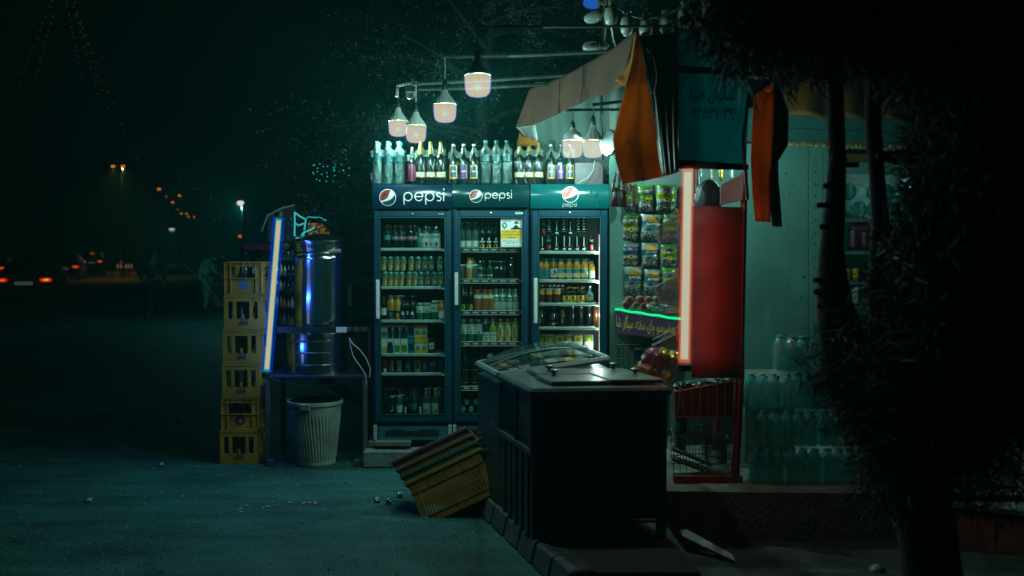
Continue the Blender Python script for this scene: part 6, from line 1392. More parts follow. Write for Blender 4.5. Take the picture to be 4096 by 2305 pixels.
for i in range(2): 
    px = 3420+i*44; q = kp(px, yk(px,1003), .14); bottle_pack('wrapped_pack', f'tall film-wrapped pack of dark bottles in the kiosk window, {["nearer the white wall","further from the white wall"][i]}', (q.x,q.y,q.z), 1, .28, .042, 'mar', 'packs in the kiosk window', 1)
b = MB(); q = kp(3440,yk(3440,905),.13); b.prism([(-.09,-.03),(.11,-.03),(.05,.06),(-.04,.06)],0,.05,M=Matrix.Translation(q)); tag(b.build('brown_bag', lab_mar, bevel=.004),'brown folded bag hanging over the tall packs in the kiosk window','bag')
for i in range(5):
    px = 3390+i*32; q = kp(px, yk(px,1128), .12); m = [can_yel,lab_yel,can_blk,can_teal,lab_yel][i]
    c = MB(); c.lathe([(.026,0),(.028,.005),(.028,.09),(.024,.1),(0,.1)],14,c=q); tag(c.build('tin', m, smooth=True), ['yellow tin next to the window frame','second yellow tin in the kiosk window','black tin in the kiosk window','teal tin in the kiosk window','yellow tin near the second trunk'][i], 'tin', 'tins in the kiosk window')
for i in range(6):
    px = 3385+i*36; q = kp(px, yk(px,1226), .12); c = MB(); c.lathe(profile('wide',.19,.035),14,c=q); tag(c.build('juice_bottle', [aloe_j,milk_j,aloe_j,pale_glass,aloe_j,milk_j][i], smooth=True), f'pale green bottle, {ORD[i]} from the window frame, lowest kiosk window row', 'bottle', 'bottles in the lowest window row')
gl_ = thing('window_lamp','pale oval lamp glowing under the lintel of the kiosk window','lamp',tuple(kp(3650,yk(3650,700),.2)))
b = MB(); b.lathe([(0,-.03),(.06,-.025),(.09,0),(.08,.012),(0,.015)],20); b.build('diffuser', glow_mat('window_lamp_glow',(0.30,0.55,0.48),1.0), gl_, smooth=True); lamp('window_light',(0,0,-.06),(0.5,1,0.9),8,gl_)
# cardboard box and wrapped water packs on the platform
cb = thing('cardboard_box','open cardboard box with raised flaps against the white kiosk wall','box',tuple(P(3085,1500,6.55))); cb.location.z = PZ+.42
cm = mat('cardboard',(0.14,0.15,0.11),.8,var=.25,scale=7)
b = MB(); b.box((-.17,0,-.42),(.16,.28,.11)); b.build('body',cm,cb,bevel=.003)
for pts_ in ([(-.17,0,.112),(-.165,-.05,.165),(.04,-.06,.17),(.045,0,.112)],[(.05,0,.112),(.07,.06,.18),(.17,.05,.17),(.16,0,.112)],[(-.17,.28,.112),(-.17,.36,.16),(.16,.36,.16),(.16,.28,.112)]):
    b = MB(); b.add(pts_,[(0,1,2,3)]); b.build('flap',cm,cb,solid=.004)
WPK = {}
def wpack(px, lev, Y, label):
    h = .212; q = P(px, 1985, Y)
    if not WPK: WPK[0] = o = bottle_pack('water_pack', label, (0,0,0), 3, h, .0345, 'water', 'stacked water packs by the kiosk', 2, simple=True, wm=water2_m, fm_=wrap2_m)
    else: o = dup(WPK[0]); tag(o, label, 'bottle pack', 'stacked water packs by the kiosk')
    o.location = (q.x, Y, PZ+.002+lev*(h+.012)); o.rotation_euler = (0,0,random.uniform(-.08,.08))
rowsP = [(0,5.95,(3075,3222,3368,3512),'bottom row'),(1,5.98,(3060,3205,3350),'second row'),(2,6.0,(3055,3200,3330),'third row'),(3,6.05,(3168,),'top')]
for lev, Y, xs_, nm in rowsP:
    for i, px in enumerate(xs_): wpack(px, lev, Y, 'single wrapped water pack crowning the stack by the kiosk' if lev == 3 else f'wrapped water pack, {ORD[i]} from the red stand, {nm} of the platform stack')
# leaning white slab, planter
b = MB(); p4 = [P(2704,2100,5.72),P(2927,2222,5.45),P(2941,2270,5.38),P(2733,2152,5.62)]
for q in p4: q.z = max(q.z,.01)
b.add(p4,[(0,1,2,3)]); tag(b.build('white_board', mat('board_white',(0.45,0.47,0.42),.6,var=.2,scale=5), solid=.02), 'long white board lying tilted in front of the platform', 'board')
b = MB(); pc = [Vector((2.55,5.72,0)),Vector((3.6,5.05,0)),Vector((3.7,5.22,0)),Vector((2.62,5.9,0))]
pt_ = thing('planter_wall','low brick-red planter wall with a pale coping beside the pine trunk','planter',(0,0,0))
b.hexa(pc,[q+Vector((0,0,.225)) for q in pc]); b.build('wall', mat('brick_red',(0.34,0.11,0.07),.85,var=.4,scale=9,bump=.4,bscale=40), pt_)
b = MB(); sh_ = [Vector((-.02,-.025,0)),Vector((.02,-.03,0)),Vector((.02,.02,0)),Vector((-.02,.02,0))]; b.hexa([pc[i]+sh_[i]+Vector((0,0,.2265)) for i in range(4)],[pc[i]+sh_[i]+Vector((0,0,.265)) for i in range(4)]); b.build('coping', mat('coping_pale',(0.28,0.33,0.30),.8,var=.3,scale=8), pt_, bevel=.006)
lump('ball','pale plastic ball on the dirt by the pine trunk','ball',G(3508,2292,.04)+Vector((0,0,.0)),.045,.045,.045,mat('ball_blue',(0.12,0.22,0.24),.35,var=.3),seed=1,amp=0)

# ================================================================ trees
import numpy as np
def leaf_mesh(name, centres, size, elong, m, parent, seed=0, droop=.2):
    """many small leaf blades, each its own tilted quad, spread through the crown's volume"""
    r_ = np.random.default_rng(seed); n = len(centres); c = np.array(centres)
    d = r_.normal(size=(n,3)); d[:,2] -= droop; d /= np.linalg.norm(d,axis=1)[:,None]
    e = r_.normal(size=(n,3)); e = np.cross(d,e); e /= np.linalg.norm(e,axis=1)[:,None]
    L = size*(.6+.8*r_.random((n,1))); W = L/elong
    v = np.stack([c, c+d*L*.5+e*W*.5, c+d*L, c+d*L*.5-e*W*.5],1).reshape(-1,3)
    me = bpy.data.meshes.new(name); me.vertices.add(4*n); me.vertices.foreach_set('co', v.ravel())
    me.loops.add(4*n); me.loops.foreach_set('vertex_index', np.arange(4*n)); me.polygons.add(n); me.polygons.foreach_set('loop_start', np.arange(0,4*n,4))
    me.update(calc_edges=True); me.validate(); me.materials.append(m)
    o = bpy.data.objects.new(name, me); COL.objects.link(o); o.parent = parent; return o
def spray(p0, d, L, n, r_, curl=.5):
    """points along a twig with side twigs, for leaves to sit on"""
    out = []; p = np.array(p0, float); d = np.array(d, float); d /= np.linalg.norm(d)
    for i in range(n):
        d = d + r_.normal(size=3)*.12*curl; d[2] -= .05*curl; d /= np.linalg.norm(d); p = p + d*L/n; out.append(p.copy())
        if i > n*.2:
            s = r_.normal(size=3); s -= d*s.dot(d); s /= np.linalg.norm(s)
            for k in range(4): out.append(p + (s*.8+d*.6)*(L*.07*(k+1)*(1-.5*i/n)))
    return out
bark = mat('bark_dark',(0.007,0.007,0.006),.95,var=.5,scale=14,bump=.9,bscale=40); pine_l = mat('pine_needles',(0.006,0.011,0.009),.7,var=.5,scale=5)
leaf_b = mat('leaf_green',(0.010,0.032,0.024),.7,var=.6,scale=3)
bark_b = mat('bark_grey',(0.006,0.010,0.009),.9,var=.4)
# near pine: forked trunk in front of the kiosk
pn = thing('pine_tree','black forked pine close to the camera, covering the kiosk side','tree',(0,0,0))
b = MB()
TP = [(3745,2480,4.3),(3730,2300,4.3),(3690,2020,4.32),(3600,1800,4.35),(3480,1640,4.38),(3385,1450,4.4),(3335,1200,4.4),(3325,1000,4.42),(3342,800,4.42),(3350,640,4.44),(3342,420,4.45),(3330,150,4.45),(3325,-150,4.45)]
b.tube([P(*q) for q in TP], [.135,.125,.118,.11,.115,.12,.075,.052,.044,.038,.037,.036,.034], 14)
b.tube([P(*q) for q in ((3610,1830,4.4),(3560,1600,4.45),(3520,1400,4.45),(3515,1150,4.45),(3522,900,4.45),(3508,700,4.45),(3494,520,4.45),(3488,300,4.45),(3480,-100,4.45))], [.085,.078,.065,.05,.040,.034,.036,.032,.03], 12)
rs = random.Random(4)
for (px,py) in ((3310,740),(3300,905),(3340,640),(3290,1185),(3285,1120),(3390,660),(3520,620),(3545,650),(3300,1240),(3300,820)):
    q = P(px+15,py,4.4); b.tube([q+Vector((.03,0,0)), q+Vector((-.03-rs.random()*.03,-.01,rs.uniform(-.01,.03)))], .014, 6)
for px0,py0,px1,py1,r in ((3340,300,3000,120,.03),(3335,200,3700,60,.03),(3700,2000,3900,1500,.035),(3900,1500,3980,900,.03),(3620,1800,3800,1200,.03),(3500,400,3900,250,.025),(3560,1600,3740,1300,.02),(3480,1640,3330,1500,.02)):
    b.tube([P(px0,py0,4.42),P((px0+px1)/2,(py0+py1)/2-25,4.3),P(px1,py1,4.2)], [r,r*.7,r*.3], 8)
b.build('trunk', bark, pn, smooth=True, ang=3)
r_ = np.random.default_rng(11); pts_ = []
def clump(cx_, cy_, Y, rx, ry, n, tw):
    for i in range(n):
        a = r_.normal(size=3); a /= np.linalg.norm(a); q = r_.random()**.45
        p = P(cx_+rx*a[0]*q, cy_+ry*a[1]*q, Y+.35*a[2]*q); dd = np.array([a[0]*.8, a[2]*.5, -a[1]*.6-.25])
        pts_.extend(spray(p, dd, .17, tw+2, r_, .8))
for c in ((3130,40,4.2,250,110,140,8),(3420,30,4.2,330,130,300,8),(3850,80,4.2,320,250,520,8),(3080,150,4.2,110,70,46,8),(3200,130,4.25,130,60,50,8),(3960,560,4.2,210,330,520,8),(3880,1000,4.2,220,330,560,8),
          (3950,1400,4.2,190,340,330,7),(3720,1330,4.25,150,300,240,7),(3560,1560,4.25,130,170,150,7),(3650,1800,4.25,120,160,110,7),(3460,1460,4.3,120,130,90,7),(3850,1750,4.25,120,140,70,7),(2960,40,4.2,100,60,36,8),(3830,720,4.25,90,160,130,8),(3790,1040,4.25,90,140,110,8),(4030,1850,4.3,80,120,40,7)): clump(*c)
leaf_mesh('crown', pts_, .10, 24, pine_l, pn, 5, .25)
# feathery trees behind the coolers
def back_tree(label, base, h, spread_, n, seed, branches, m=leaf_b, lsize=.032):
    o = thing('feathery_tree', label, 'tree', base, group='trees behind the coolers'); r2 = np.random.default_rng(seed); b = MB()
    b.tube([(0,0,0),(.05,0,h*.35),(-.05,.05,h*.7),(.1,0,h*.98)], [.11,.09,.06,.02], 8); pts = []
    for i in range(branches):
        z = h*(.35+.62*i/branches); a = r2.uniform(0,2*PI); L = spread_*(1-.45*i/branches)*r2.uniform(.7,1.15)
        d = np.array([math.cos(a), math.sin(a)*.8-.25, .35]); p = np.array([0,0,z]); tw = [p]
        for k in range(5): d = d + np.array([0,0,-.10]) + r2.normal(size=3)*.08; p = p + d/np.linalg.norm(d)*L/5; tw.append(p)
        b.tube([Vector(q) for q in tw], [.03,.024,.018,.012,.008,.004], 5)
        for k in range(n):
            q = tw[1+k%5]; pts.extend(spray(q, d + r2.normal(size=3)*.7, L*.42, 9, r2, 1))
    b.build('trunk', bark_b, o, smooth=True); leaf_mesh('crown', pts, lsize, 3.2, m, o, seed, .3)
back_tree('feathery tree behind the middle cooler, its twigs lit by the bulbs', (-.25,9.7,0), 4.3, 1.9, 16, 1, 26)
back_tree('feathery tree behind the lit-header cooler and the tan valance', (1.0,10.2,0), 4.6, 1.9, 13, 2, 24)
back_tree('low feathery tree behind the urn-side cooler', (-1.15,9.9,0), 3.3, 1.0, 9, 3, 20)
back_tree('dim tree further back between the urn table and the coolers', (-2.6,13.5,0), 3.6, 1.1, 8, 4, 22)
back_tree('tall dim tree far behind the awning post', (2.6,13.0,0), 6.0, 2.6, 6, 6, 24)
b = MB(); tg = thing('green_lights','cluster of tiny green lights in the dim tree beside the hanging bulbs','string lights',(0,0,0)); 
gg = glow_mat('fairy_green',(0.02,0.55,0.42),1.0)
for i in range(26):
    b = MB(); q = P(1252+random.uniform(0,178)*random.random()**.3, random.uniform(655,728), 11.9); b.lathe([(0,-.008),(.009,0),(0,.008)],6,c=q); b.build('bulb', gg, tg)
# ================================================================ dim stall behind the urn
sb = thing('back_stall','dark back stall with bottle shelves and a purple sign behind the urn','stall',(0,0,0)); SY2 = 9.6
dkm = mat('stall_dark',(0.012,0.018,0.02),.6,var=.3)
def sbx(b, x0,x1,y0,y1,Y0=SY2,Y1=SY2+.05): p, q = P(x0,y1,Y0), P(x1,y0,Y0); b.box((p.x,Y0,p.z),(q.x,Y1,q.z))
b = MB(); sbx(b,965,1240,1000,1480,SY2+.3,SY2+.34); b.build('back_wall', dkm, sb)
b = MB(); sbx(b,976,1082,980,1000); b.build('sign_board', mat('stall_purple',(0.10,0.02,0.10),.5,var=.2,emit=(0.09,0.012,0.08),estr=.12), sb)
for y in (1037,1098,1160,1230,1300): 
    b = MB(); sbx(b,976,1190,y,y+5,SY2,SY2+.28); b.build('shelf', mat('stall_shelf',(0.05,0.09,0.09),.4,var=.2), sb)
gl2 = [dark_glass, pale_glass, can_teal, lab_org, lab_yel, can_blu, lab_white]
rs = random.Random(8)
for r, y in enumerate((1037,1098,1160,1230,1300)):
    for i in range(13):
        px = 984+i*15.5+rs.uniform(-2,2)
        if 1050 < px < 1095 and r > 2: continue
        c = MB(); q = P(px,y,SY2+.06); hh = rs.uniform(.075,.11); c.lathe([(.014,0),(.016,.005),(.016,hh*.6),(.007,hh*.8),(.007,hh)],8,c=q)
        tag(c.build('bottle', gl2[rs.randrange(7)] if r != 0 else pale_glass, smooth=True), f'tiny bottle in the dark on the {["top","second","third","fourth","lowest"][r]} shelf of the back stall', 'bottle', f'bottles on the {["top","second","third","fourth","lowest"][r]} shelf of the back stall')
um = thing('folded_canopy','dark folded canopy with a pale edge above the back stall','canopy',(0,0,0)); cn = mat('canopy_dark',(0.018,0.014,0.024),.7,var=.4)
b = MB(); F8 = lambda pts: [P(a,c,d) for a, c, d in pts]
V_ = F8(((1046,926,9.2),(1070,862,9.2),(1130,832,9.3),(1180,822,9.5),(1230,960,9.6),(1160,965,9.2),(1075,965,9.1),(1120,1010,9.3)))
b.add(V_,[(0,1,6),(1,2,6),(2,5,6),(2,3,5),(3,4,5),(0,6,7)]); b.build('cloth', cn, um, solid=.01)
b = MB(); b.tube(F8(((1046,926,9.19),(1070,862,9.19),(1130,832,9.29),(1178,822,9.49))), .010, 6); b.build('edge', mat('canopy_edge',(0.22,0.22,0.18),.7,var=.2), um, smooth=True)
b = MB(); b.add(F8(((1132,952,9.25),(1162,985,9.25),(1132,1012,9.25))),[(0,1,2)]); b.build('orange_flap', mat('flap_orange',(0.28,0.10,0.02),.7,var=.3), um, solid=.008)
cy_l = glow_mat('cyan_rope',(0.03,0.46,0.44),1.0)
for pts_, t in ((((1179,848),(1179,900),(1178,940),(1188,956)),'glowing cyan rope light hanging straight at the canopy edge'),(((1224,874),(1218,915),(1213,952)),'glowing cyan rope light slanting down to the urn lid'),
                (((1181,852),(1200,866),(1222,878)),'short cyan rope light joining the two hanging ropes at the top'),(((1180,893),(1195,902),(1215,894)),'cyan rope light sagging between the two hanging ropes'),(((1190,954),(1205,945),(1212,932),(1240,920),(1258,912)),'cyan rope light climbing away above the urn lid')):
    b = MB(); b.tube([P(a,c,9.0) for a, c in pts_], .0075, 8); tag(b.build('rope_light', cy_l, smooth=True), t, 'rope light', 'cyan rope lights above the urn')
lamp('rope_glow', P(1200,915,8.9), (0.05,1,0.95), 1.0)
ob_ = thing('orange_sign','dim orange lit board half hidden by leaves above the urn lid','sign',(0,0,0))
b = MB(); b.add([P(1232,893,9.4),P(1285,893,9.4),P(1318,930,9.4),P(1318,962,9.4),P(1235,962,9.4)],[(0,1,2,3,4)]); b.build('board', mat('board_amber',(0.35,0.17,0.03),.6,var=.3,emit=(0.40,0.18,0.03),estr=.30), ob_, solid=.02)
fe = thing('leafy_plant','dark leafy twigs in front of the orange board above the urn','plant',tuple(P(1275,935,9.3))); r2 = np.random.default_rng(5); pp = []
for i in range(12): pp.extend(spray((r2.uniform(-.12,.12),0,r2.uniform(-.06,.06)), r2.normal(size=3)+np.array([.3,-.3,0]), .16, 7, r2, 1))
leaf_mesh('foliage', pp, .05, 3, mat('leaf_black',(0.008,0.012,0.01),.7,var=.4), fe, 3)
tl = thing('twinkle_string','string of tiny cyan points above the orange board','string lights',(0,0,0))
for i in range(22): b = MB(); b.lathe([(0,-.006),(.006,0),(0,.006)],6,c=P(1228+i*3.7,872-8*math.sin(i*.13+.3)+random.uniform(-3,3)+i*.5,9.35)); b.build('bulb', cy_l, tl)
b = MB(); b.box((-.05,0,-.09),(.05,.02,.09),M=Matrix.Translation(P(1412,1180,8.6))); tag(b.build('small_sign', mat('sign_grey',(0.14,0.15,0.14),.6,var=.3), bevel=.003),'small grey sheet in the dark between the urn and the navy cooler','sign')

# ================================================================ street: lamps, mast, sign, posts
def far(px, py, Y): return P(px, py, Y)
lamp_dark = mat('pole_grey',(0.035,0.04,0.04),.6,var=.3)
sod = glow_mat('sodium_lamp',(0.85,0.22,0.02),1.0); whl = glow_mat('white_lamp',(0.80,0.66,0.56),1.0); whr = glow_mat('white_lamp_rim',(0.0,0.06,0.55),.8,True)
def street_lamp(label, heads, Y, r, gm_, watts, col, pole_px=None, group='lamps along the street', spot=False):
    q0 = P(heads[0][0], heads[0][1], Y); pp_ = pole_px or heads[-1][0]; base = P(pp_, 1000, Y); base.z = 0
    o = thing('street_lamp', label, 'street lamp', tuple(base), group=group)
    top = P(pp_, heads[-1][1], Y).z; b = MB(); b.tube([(0,0,0),(0,0,top+.05)], [.09,.05], 8); b.build('pole', lamp_dark, o, smooth=True)
    for hx, hy in heads:
        p = P(hx,hy,Y)-base
        b = MB(); b.lathe([(0,-r*.75),(r*.7,-r*.6),(r*1.15,-.1*r),(r*1.1,r*.3),(r*.7,r*.6),(0,r*.7)],14,c=p); b.build('lamp_head', gm_, o, smooth=True)
        b = MB(); b.tube([p+Vector((0,0,r*.5)),Vector((0,0,top+.05))], .035, 6); b.build('arm', lamp_dark, o)
        if watts:
            l_ = lamp('street_light', p-Vector((0,0,r*1.2)), col, watts, o, 'SPOT' if spot else 'POINT')
            if spot: l_.data.spot_size = math.radians(140); l_.data.spot_blend = 1; l_.data.shadow_soft_size = 0
SC = (1.0,0.50,0.10)
street_lamp('double-headed orange street lamp on a tall pole beyond the cars', [(452,666),(492,666)], 62, .11, sod, 260, SC, 493, spot=True)
for i, (px, py, Y, t) in enumerate(((636,757,95,'orange street lamp, first and highest of the receding row'),(665,787,105,'faint orange street lamp just below the highest of the row'),(718,783,110,'bright orange street lamp set apart on the stall side'),(690,810,120,'orange street lamp midway down the receding row'),(710,838,135,'faint orange street lamp below the midway one'),(725,855,150,'orange street lamp fifth in the receding row'),(747,856,155,'orange street lamp beside the fifth of the row'),(754,868,165,'orange street lamp near the low end of the row'),(776,869,180,'lowest orange street lamp at the end of the row'),(776,878,200,'tiny amber lamp directly under the lowest orange one'))):
    street_lamp(t, [(px,py)], Y, .15 if i not in (1,4,9) else .09, sod if i not in (1,4,9) else glow_mat('sodium_dim',(0.30,0.14,0.05),1.0), 0, SC)
street_lamp('big white street lamp glowing over the crate stack', [(964,813)], 23, .085, whl, 60, (0.2,0.95,0.9), 978)
street_lamp('small white street lamp far down the road', [(683,918),(692,918)], 120, .17, whl, 60, (0.3,0.8,1.0), 692)
street_lamp('tiny orange lamp glowing behind the white lamp pole', [(960,946)], 140, .22, sod, 0, SC)
# tall mast with strings of festive bulbs
ms = thing('light_mast','tall slim mast with a cone of strings of tiny amber bulbs','mast',(0,0,0)); MY = 75
b = MB(); bq = P(249,1000,MY); b.tube([(bq.x,MY,0),(bq.x,MY,P(249,-60,MY).z)], .28, 10); b.build('pole', mat('mast_grey',(0.05,0.045,0.04),.6,var=.2), ms, smooth=True)
ab = [glow_mat('amber_dim%d' % k,(0.07*(1-.2*k),0.033*(1-.1*k),0.008+.005*k),1.0) for k in range(4)]
bm_ = None
strings = [((207,4),(55,390)),((300,15),(470,560)),((285,0),(400,400)),((225,10),(130,360)),((265,5),(330,330)),((236,40),(222,200)),((306,60),(580,720))]
for si, (a, c) in enumerate(strings):
    n = 17 if si in (1,6) else 13
    for i in range(n):
        u = (i+random.uniform(-.2,.2))/n; q = P(a[0]+(c[0]-a[0])*u, a[1]+(c[1]-a[1])*u, MY)
        key = ('amb', min(3, int(u*4)))
        if key not in PROTO: b = MB(); b.lathe([(0,-.05),(.055,0),(0,.05)],6); PROTO[key] = o = b.build('bulb', ab[key[1]], ms)
        else: o = PROTO[key].copy(); COL.objects.link(o); o.parent = ms
        o.location = q
# roundabout sign and posts
rsn = thing('road_sign','round blue direction sign on a red and white post on the traffic island','road sign',tuple(Vector((P(487,1000,70).x,70,0)))); zz = P(487,1012,70).z
b = MB(); b.lathe([(0,-.02),(.22,-.02),(.22,.02),(0,.02)],24,M=Matrix.Translation((0,0,zz))@Matrix.Rotation(PI/2,4,'X')); b.build('disc', mat('sign_blue',(0.02,0.09,0.16),.5,var=.2), rsn)
b = MB()
for k in range(3):
    a = 2*PI*k/3; b.ribbon([(.13*math.cos(a+.3+t*.25),zz+.13*math.sin(a+.3+t*.25)) for t in range(6)], .04, -.028, -.021)
b.build('arrows', paper_w, rsn)
b = MB(); b.tube([(0,.03,0),(0,.03,zz)], .05, 8); b.build('pole', lamp_dark, rsn)
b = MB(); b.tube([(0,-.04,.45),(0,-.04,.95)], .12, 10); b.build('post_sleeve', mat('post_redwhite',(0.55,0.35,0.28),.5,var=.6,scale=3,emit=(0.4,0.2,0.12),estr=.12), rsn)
for i, px in enumerate((470,485,503,514,525)):
    q = P(px,1000,68+i*.4); o = thing('bollard', ['bollard at the car side of the traffic island','bollard in front of the sign post','middle bollard of the traffic island','bollard second from the stall side of the island','bollard at the stall side of the island'][i],'bollard',(q.x,q.y,0),group='bollards on the traffic island')
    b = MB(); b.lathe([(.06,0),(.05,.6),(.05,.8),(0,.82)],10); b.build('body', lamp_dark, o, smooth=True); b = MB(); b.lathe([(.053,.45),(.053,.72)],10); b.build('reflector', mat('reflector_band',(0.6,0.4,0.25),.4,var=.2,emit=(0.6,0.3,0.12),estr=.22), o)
for i in range(7):
    q = P(430+i*17,1000,66); b = MB(); b.box((q.x-.13,66,0),(q.x+.13,66.3,.28)); tag(b.build('kerb_block', mat('kerb_amber',(0.35,0.20,0.04),.7,var=.2) if i%2==0 else mat('kerb_pale',(0.12,0.12,0.10),.7,var=.2), bevel=.02),f'{["amber","pale"][i%2]} kerb block of the traffic island, {ORD[i]} from the cars','kerb block','kerb blocks of the traffic island')

# ================================================================ cars seen from behind
tail_on = glow_mat('tail_light',(1.0,0.10,0.0),1.0); tail_hot = glow_mat('tail_light_hot',(1.0,0.42,0.04),1.0); tail_rim = glow_mat('tail_glow',(0.55,0.0,0.0),.6)
tyre = mat('tyre_black',(0.008,0.008,0.008),.8,var=.2); carglass = mat('car_glass',(0.006,0.008,0.009),.08,var=.1,coat=.5)
def car(name, label, px, Y, m, hatch, hot, brake=False, wid=1.68, H=1.42, taxi=False):
    base = P(px, 1000, Y); o = thing(name, label, 'car', (base.x, Y, 0), math.radians(16.7), 'cars on the road'); Lc = 4.1
    b = MB()
    # (y from rear, half width low, half width high, z low, z belt)
    def ring(y, zb, zbelt, ztop, wl, wt):
        return [(-wl*.92,y,zb),(-wl,y,zb+.18),(-wl*.985,y,zbelt),(-wt,y,ztop-.05),(-wt*.8,y,ztop),(wt*.8,y,ztop),(wt,y,ztop-.05),(wl*.985,y,zbelt),(wl,y,zb+.18),(wl*.92,y,zb)]
    hw = wid/2; tk = .98 if not hatch else 1.0
    if hatch: secs = [ring(0,.30,.85,.92,hw*.93,hw*.88), ring(.05,.28,.92,1.02,hw*.97,hw*.86), ring(.42,.25,.94,H-.03,hw,hw*.74), ring(1.0,.25,.93,H,hw,hw*.76), ring(2.0,.25,.93,H-.02,hw,hw*.75), ring(2.9,.25,.92,.98,hw,hw*.85), ring(3.9,.28,.74,.78,hw*.95,hw*.8), ring(Lc,.35,.6,.64,hw*.85,hw*.7)]
    else: secs = [ring(0,.32,.86,.93,hw*.92,hw*.86), ring(.06,.28,.92,.99,hw*.97,hw*.86), ring(.62,.25,.93,1.0,hw,hw*.84), ring(1.15,.25,.93,H-.03,hw,hw*.70), ring(1.7,.25,.93,H,hw,hw*.72), ring(2.4,.25,.93,H-.03,hw,hw*.71), ring(3.1,.25,.92,.98,hw,hw*.84), ring(3.95,.28,.74,.78,hw*.95,hw*.8), ring(Lc,.35,.6,.64,hw*.85,hw*.7)]
    n = 10; vs = [p for s_ in secs for p in s_]; fs = [(k*n+i,k*n+(i+1)%n,(k+1)*n+(i+1)%n,(k+1)*n+i) for k in range(len(secs)-1) for i in range(n)] + [tuple(range(n))[::-1], tuple((len(secs)-1)*n+i for i in range(n))]
    b.add(vs, fs); b.build('body', m, o, smooth=True, ang=.5)
    w = MB(); y0,z0,y1,z1 = (.07,1.03,.40,H-.09) if hatch else (.65,1.02,1.12,H-.09)
    w.hexa([(-hw*.78,y0-.012,z0),(hw*.78,y0-.012,z0),(hw*.78,y0+.03,z0),(-hw*.78,y0+.03,z0)],[(-hw*.62,y1-.012,z1),(hw*.62,y1-.012,z1),(hw*.62,y1+.03,z1),(-hw*.62,y1+.03,z1)]); w.build('rear_window', carglass, o)
    b = MB(); b.box((-hw*.95,-.09,.30),(hw*.95,.02,.52)); b.build('bumper', m if hatch else mat('bumper_dark',(0.012,0.013,0.014),.4,var=.2), o, bevel=.03)
    b = MB(); b.box((-.26,-.018,.60),(.26,-.002,.71), 0); b.build('number_plate', mat('plate_lit',(0.35,0.36,0.30),.5,var=.6,scale=22,emit=(0.5,0.5,0.4),estr=.08), o)  # light of the plate lamp put in as a faint glow
    for s in (-1,1):
        x = s*hw*.74; b = MB(); b.box((x-.19,-.03,.70),(x+.19,.04,.82)); tq = b.build('tail_lamp', tail_rim, o, bevel=.03)
        b = MB(); b.box((x-.12,-.045,.725),(x+.12,-.031,.795)); b.build('lit_strip', tail_on, tq, bevel=.006)
        if hot in (s, 2): b = MB(); b.box((x+s*.02-.05,-.055,.725),(x+s*.02+.05,-.046,.80)); b.build('hot_spot', tail_hot, tq, bevel=.01)
        for yy in (.72,3.2):
            b = MB(); b.lathe([(.0,-.09),(.29,-.09),(.31,-.05),(.31,.05),(.29,.09),(0,.09)],20,M=Matrix.Translation((s*(hw-.12),yy,.31))@Matrix.Rotation(PI/2,4,'Y')); wq = b.build('wheel', tyre, o, smooth=True)
            b = MB(); b.lathe([(0,.092),(.19,.092),(.2,.10),(0,.10)],16,M=Matrix.Translation((s*(hw-.12),yy,.31))@Matrix.Rotation(s*PI/2,4,'Y')); b.build('rim', cap_s, wq)
    if brake: b = MB(); b.box((-.14,y1-.05,z1-.02),(.14,y1-.02,z1+.03)); b.build('high_brake_light', tail_on, o)
    b = MB(); b.box((-hw*.6,-.022,.84),(hw*.6,-.006,.86)); b.build('chrome_strip', mat('chrome',(0.4,0.4,0.38),.15,metal=1,var=.1), o)
    return o
car('sedan_car','dark sedan in front of all other cars, with low wide tail lights', 92, 31.5, mat('car_black',(0.012,0.014,0.016),.12,var=.1,coat=.8), False, 1, wid=1.74, H=1.40)
car('hatchback_car','pale hatchback ahead of the dark sedan with a readable-sized number plate', 252, 56, mat('car_grey',(0.16,0.17,0.14),.25,var=.1,coat=.6), True, -1, wid=1.70, H=1.52)
car('compact_car','dark compact car with a lit high brake light, smallest in view', 366, 82, mat('car_dark',(0.02,0.022,0.022),.2,var=.1,coat=.6), True, 1, True, wid=1.66, H=1.50)
car('estate_car','car mostly cut off by the frame beside the dark sedan', -46, 52, mat('car_olive',(0.06,0.065,0.04),.2,var=.1,coat=.6), True, 0, wid=1.66, H=1.60)

# ================================================================ people
def skin(name, nodes, edges, m, parent, sub=2):
    me = bpy.data.meshes.new(name); me.from_pydata([n[:3] for n in nodes], [], []); me.edges.add(len(edges)); me.edges.foreach_set('vertices', [i for e in edges for i in e]); me.update()
    bm = bmesh.new(); bm.from_mesh(me); ly = bm.verts.layers.skin.verify(); bm.verts.ensure_lookup_table()
    for v, nd in zip(bm.verts, nodes): v[ly].radius = (nd[3], nd[4] if len(nd) > 4 else nd[3]); v[ly].use_root = (v.index == 0)
    bm.to_mesh(me); bm.free(); o = bpy.data.objects.new(name, me); COL.objects.link(o)
    o.modifiers.new('s','SKIN').use_smooth_shade = True; sd = o.modifiers.new('d','SUBSURF'); sd.levels = sd.render_levels = sub
    dg = bpy.context.evaluated_depsgraph_get(); dg.update(); m2 = bpy.data.meshes.new_from_object(o.evaluated_get(dg)); bpy.data.objects.remove(o)
    m2.materials.clear(); m2.materials.append(m); q = bpy.data.objects.new(name, m2); COL.objects.link(q); q.parent = parent; return q
skin_m = mat('skin',(0.22,0.12,0.08),.55,var=.15)
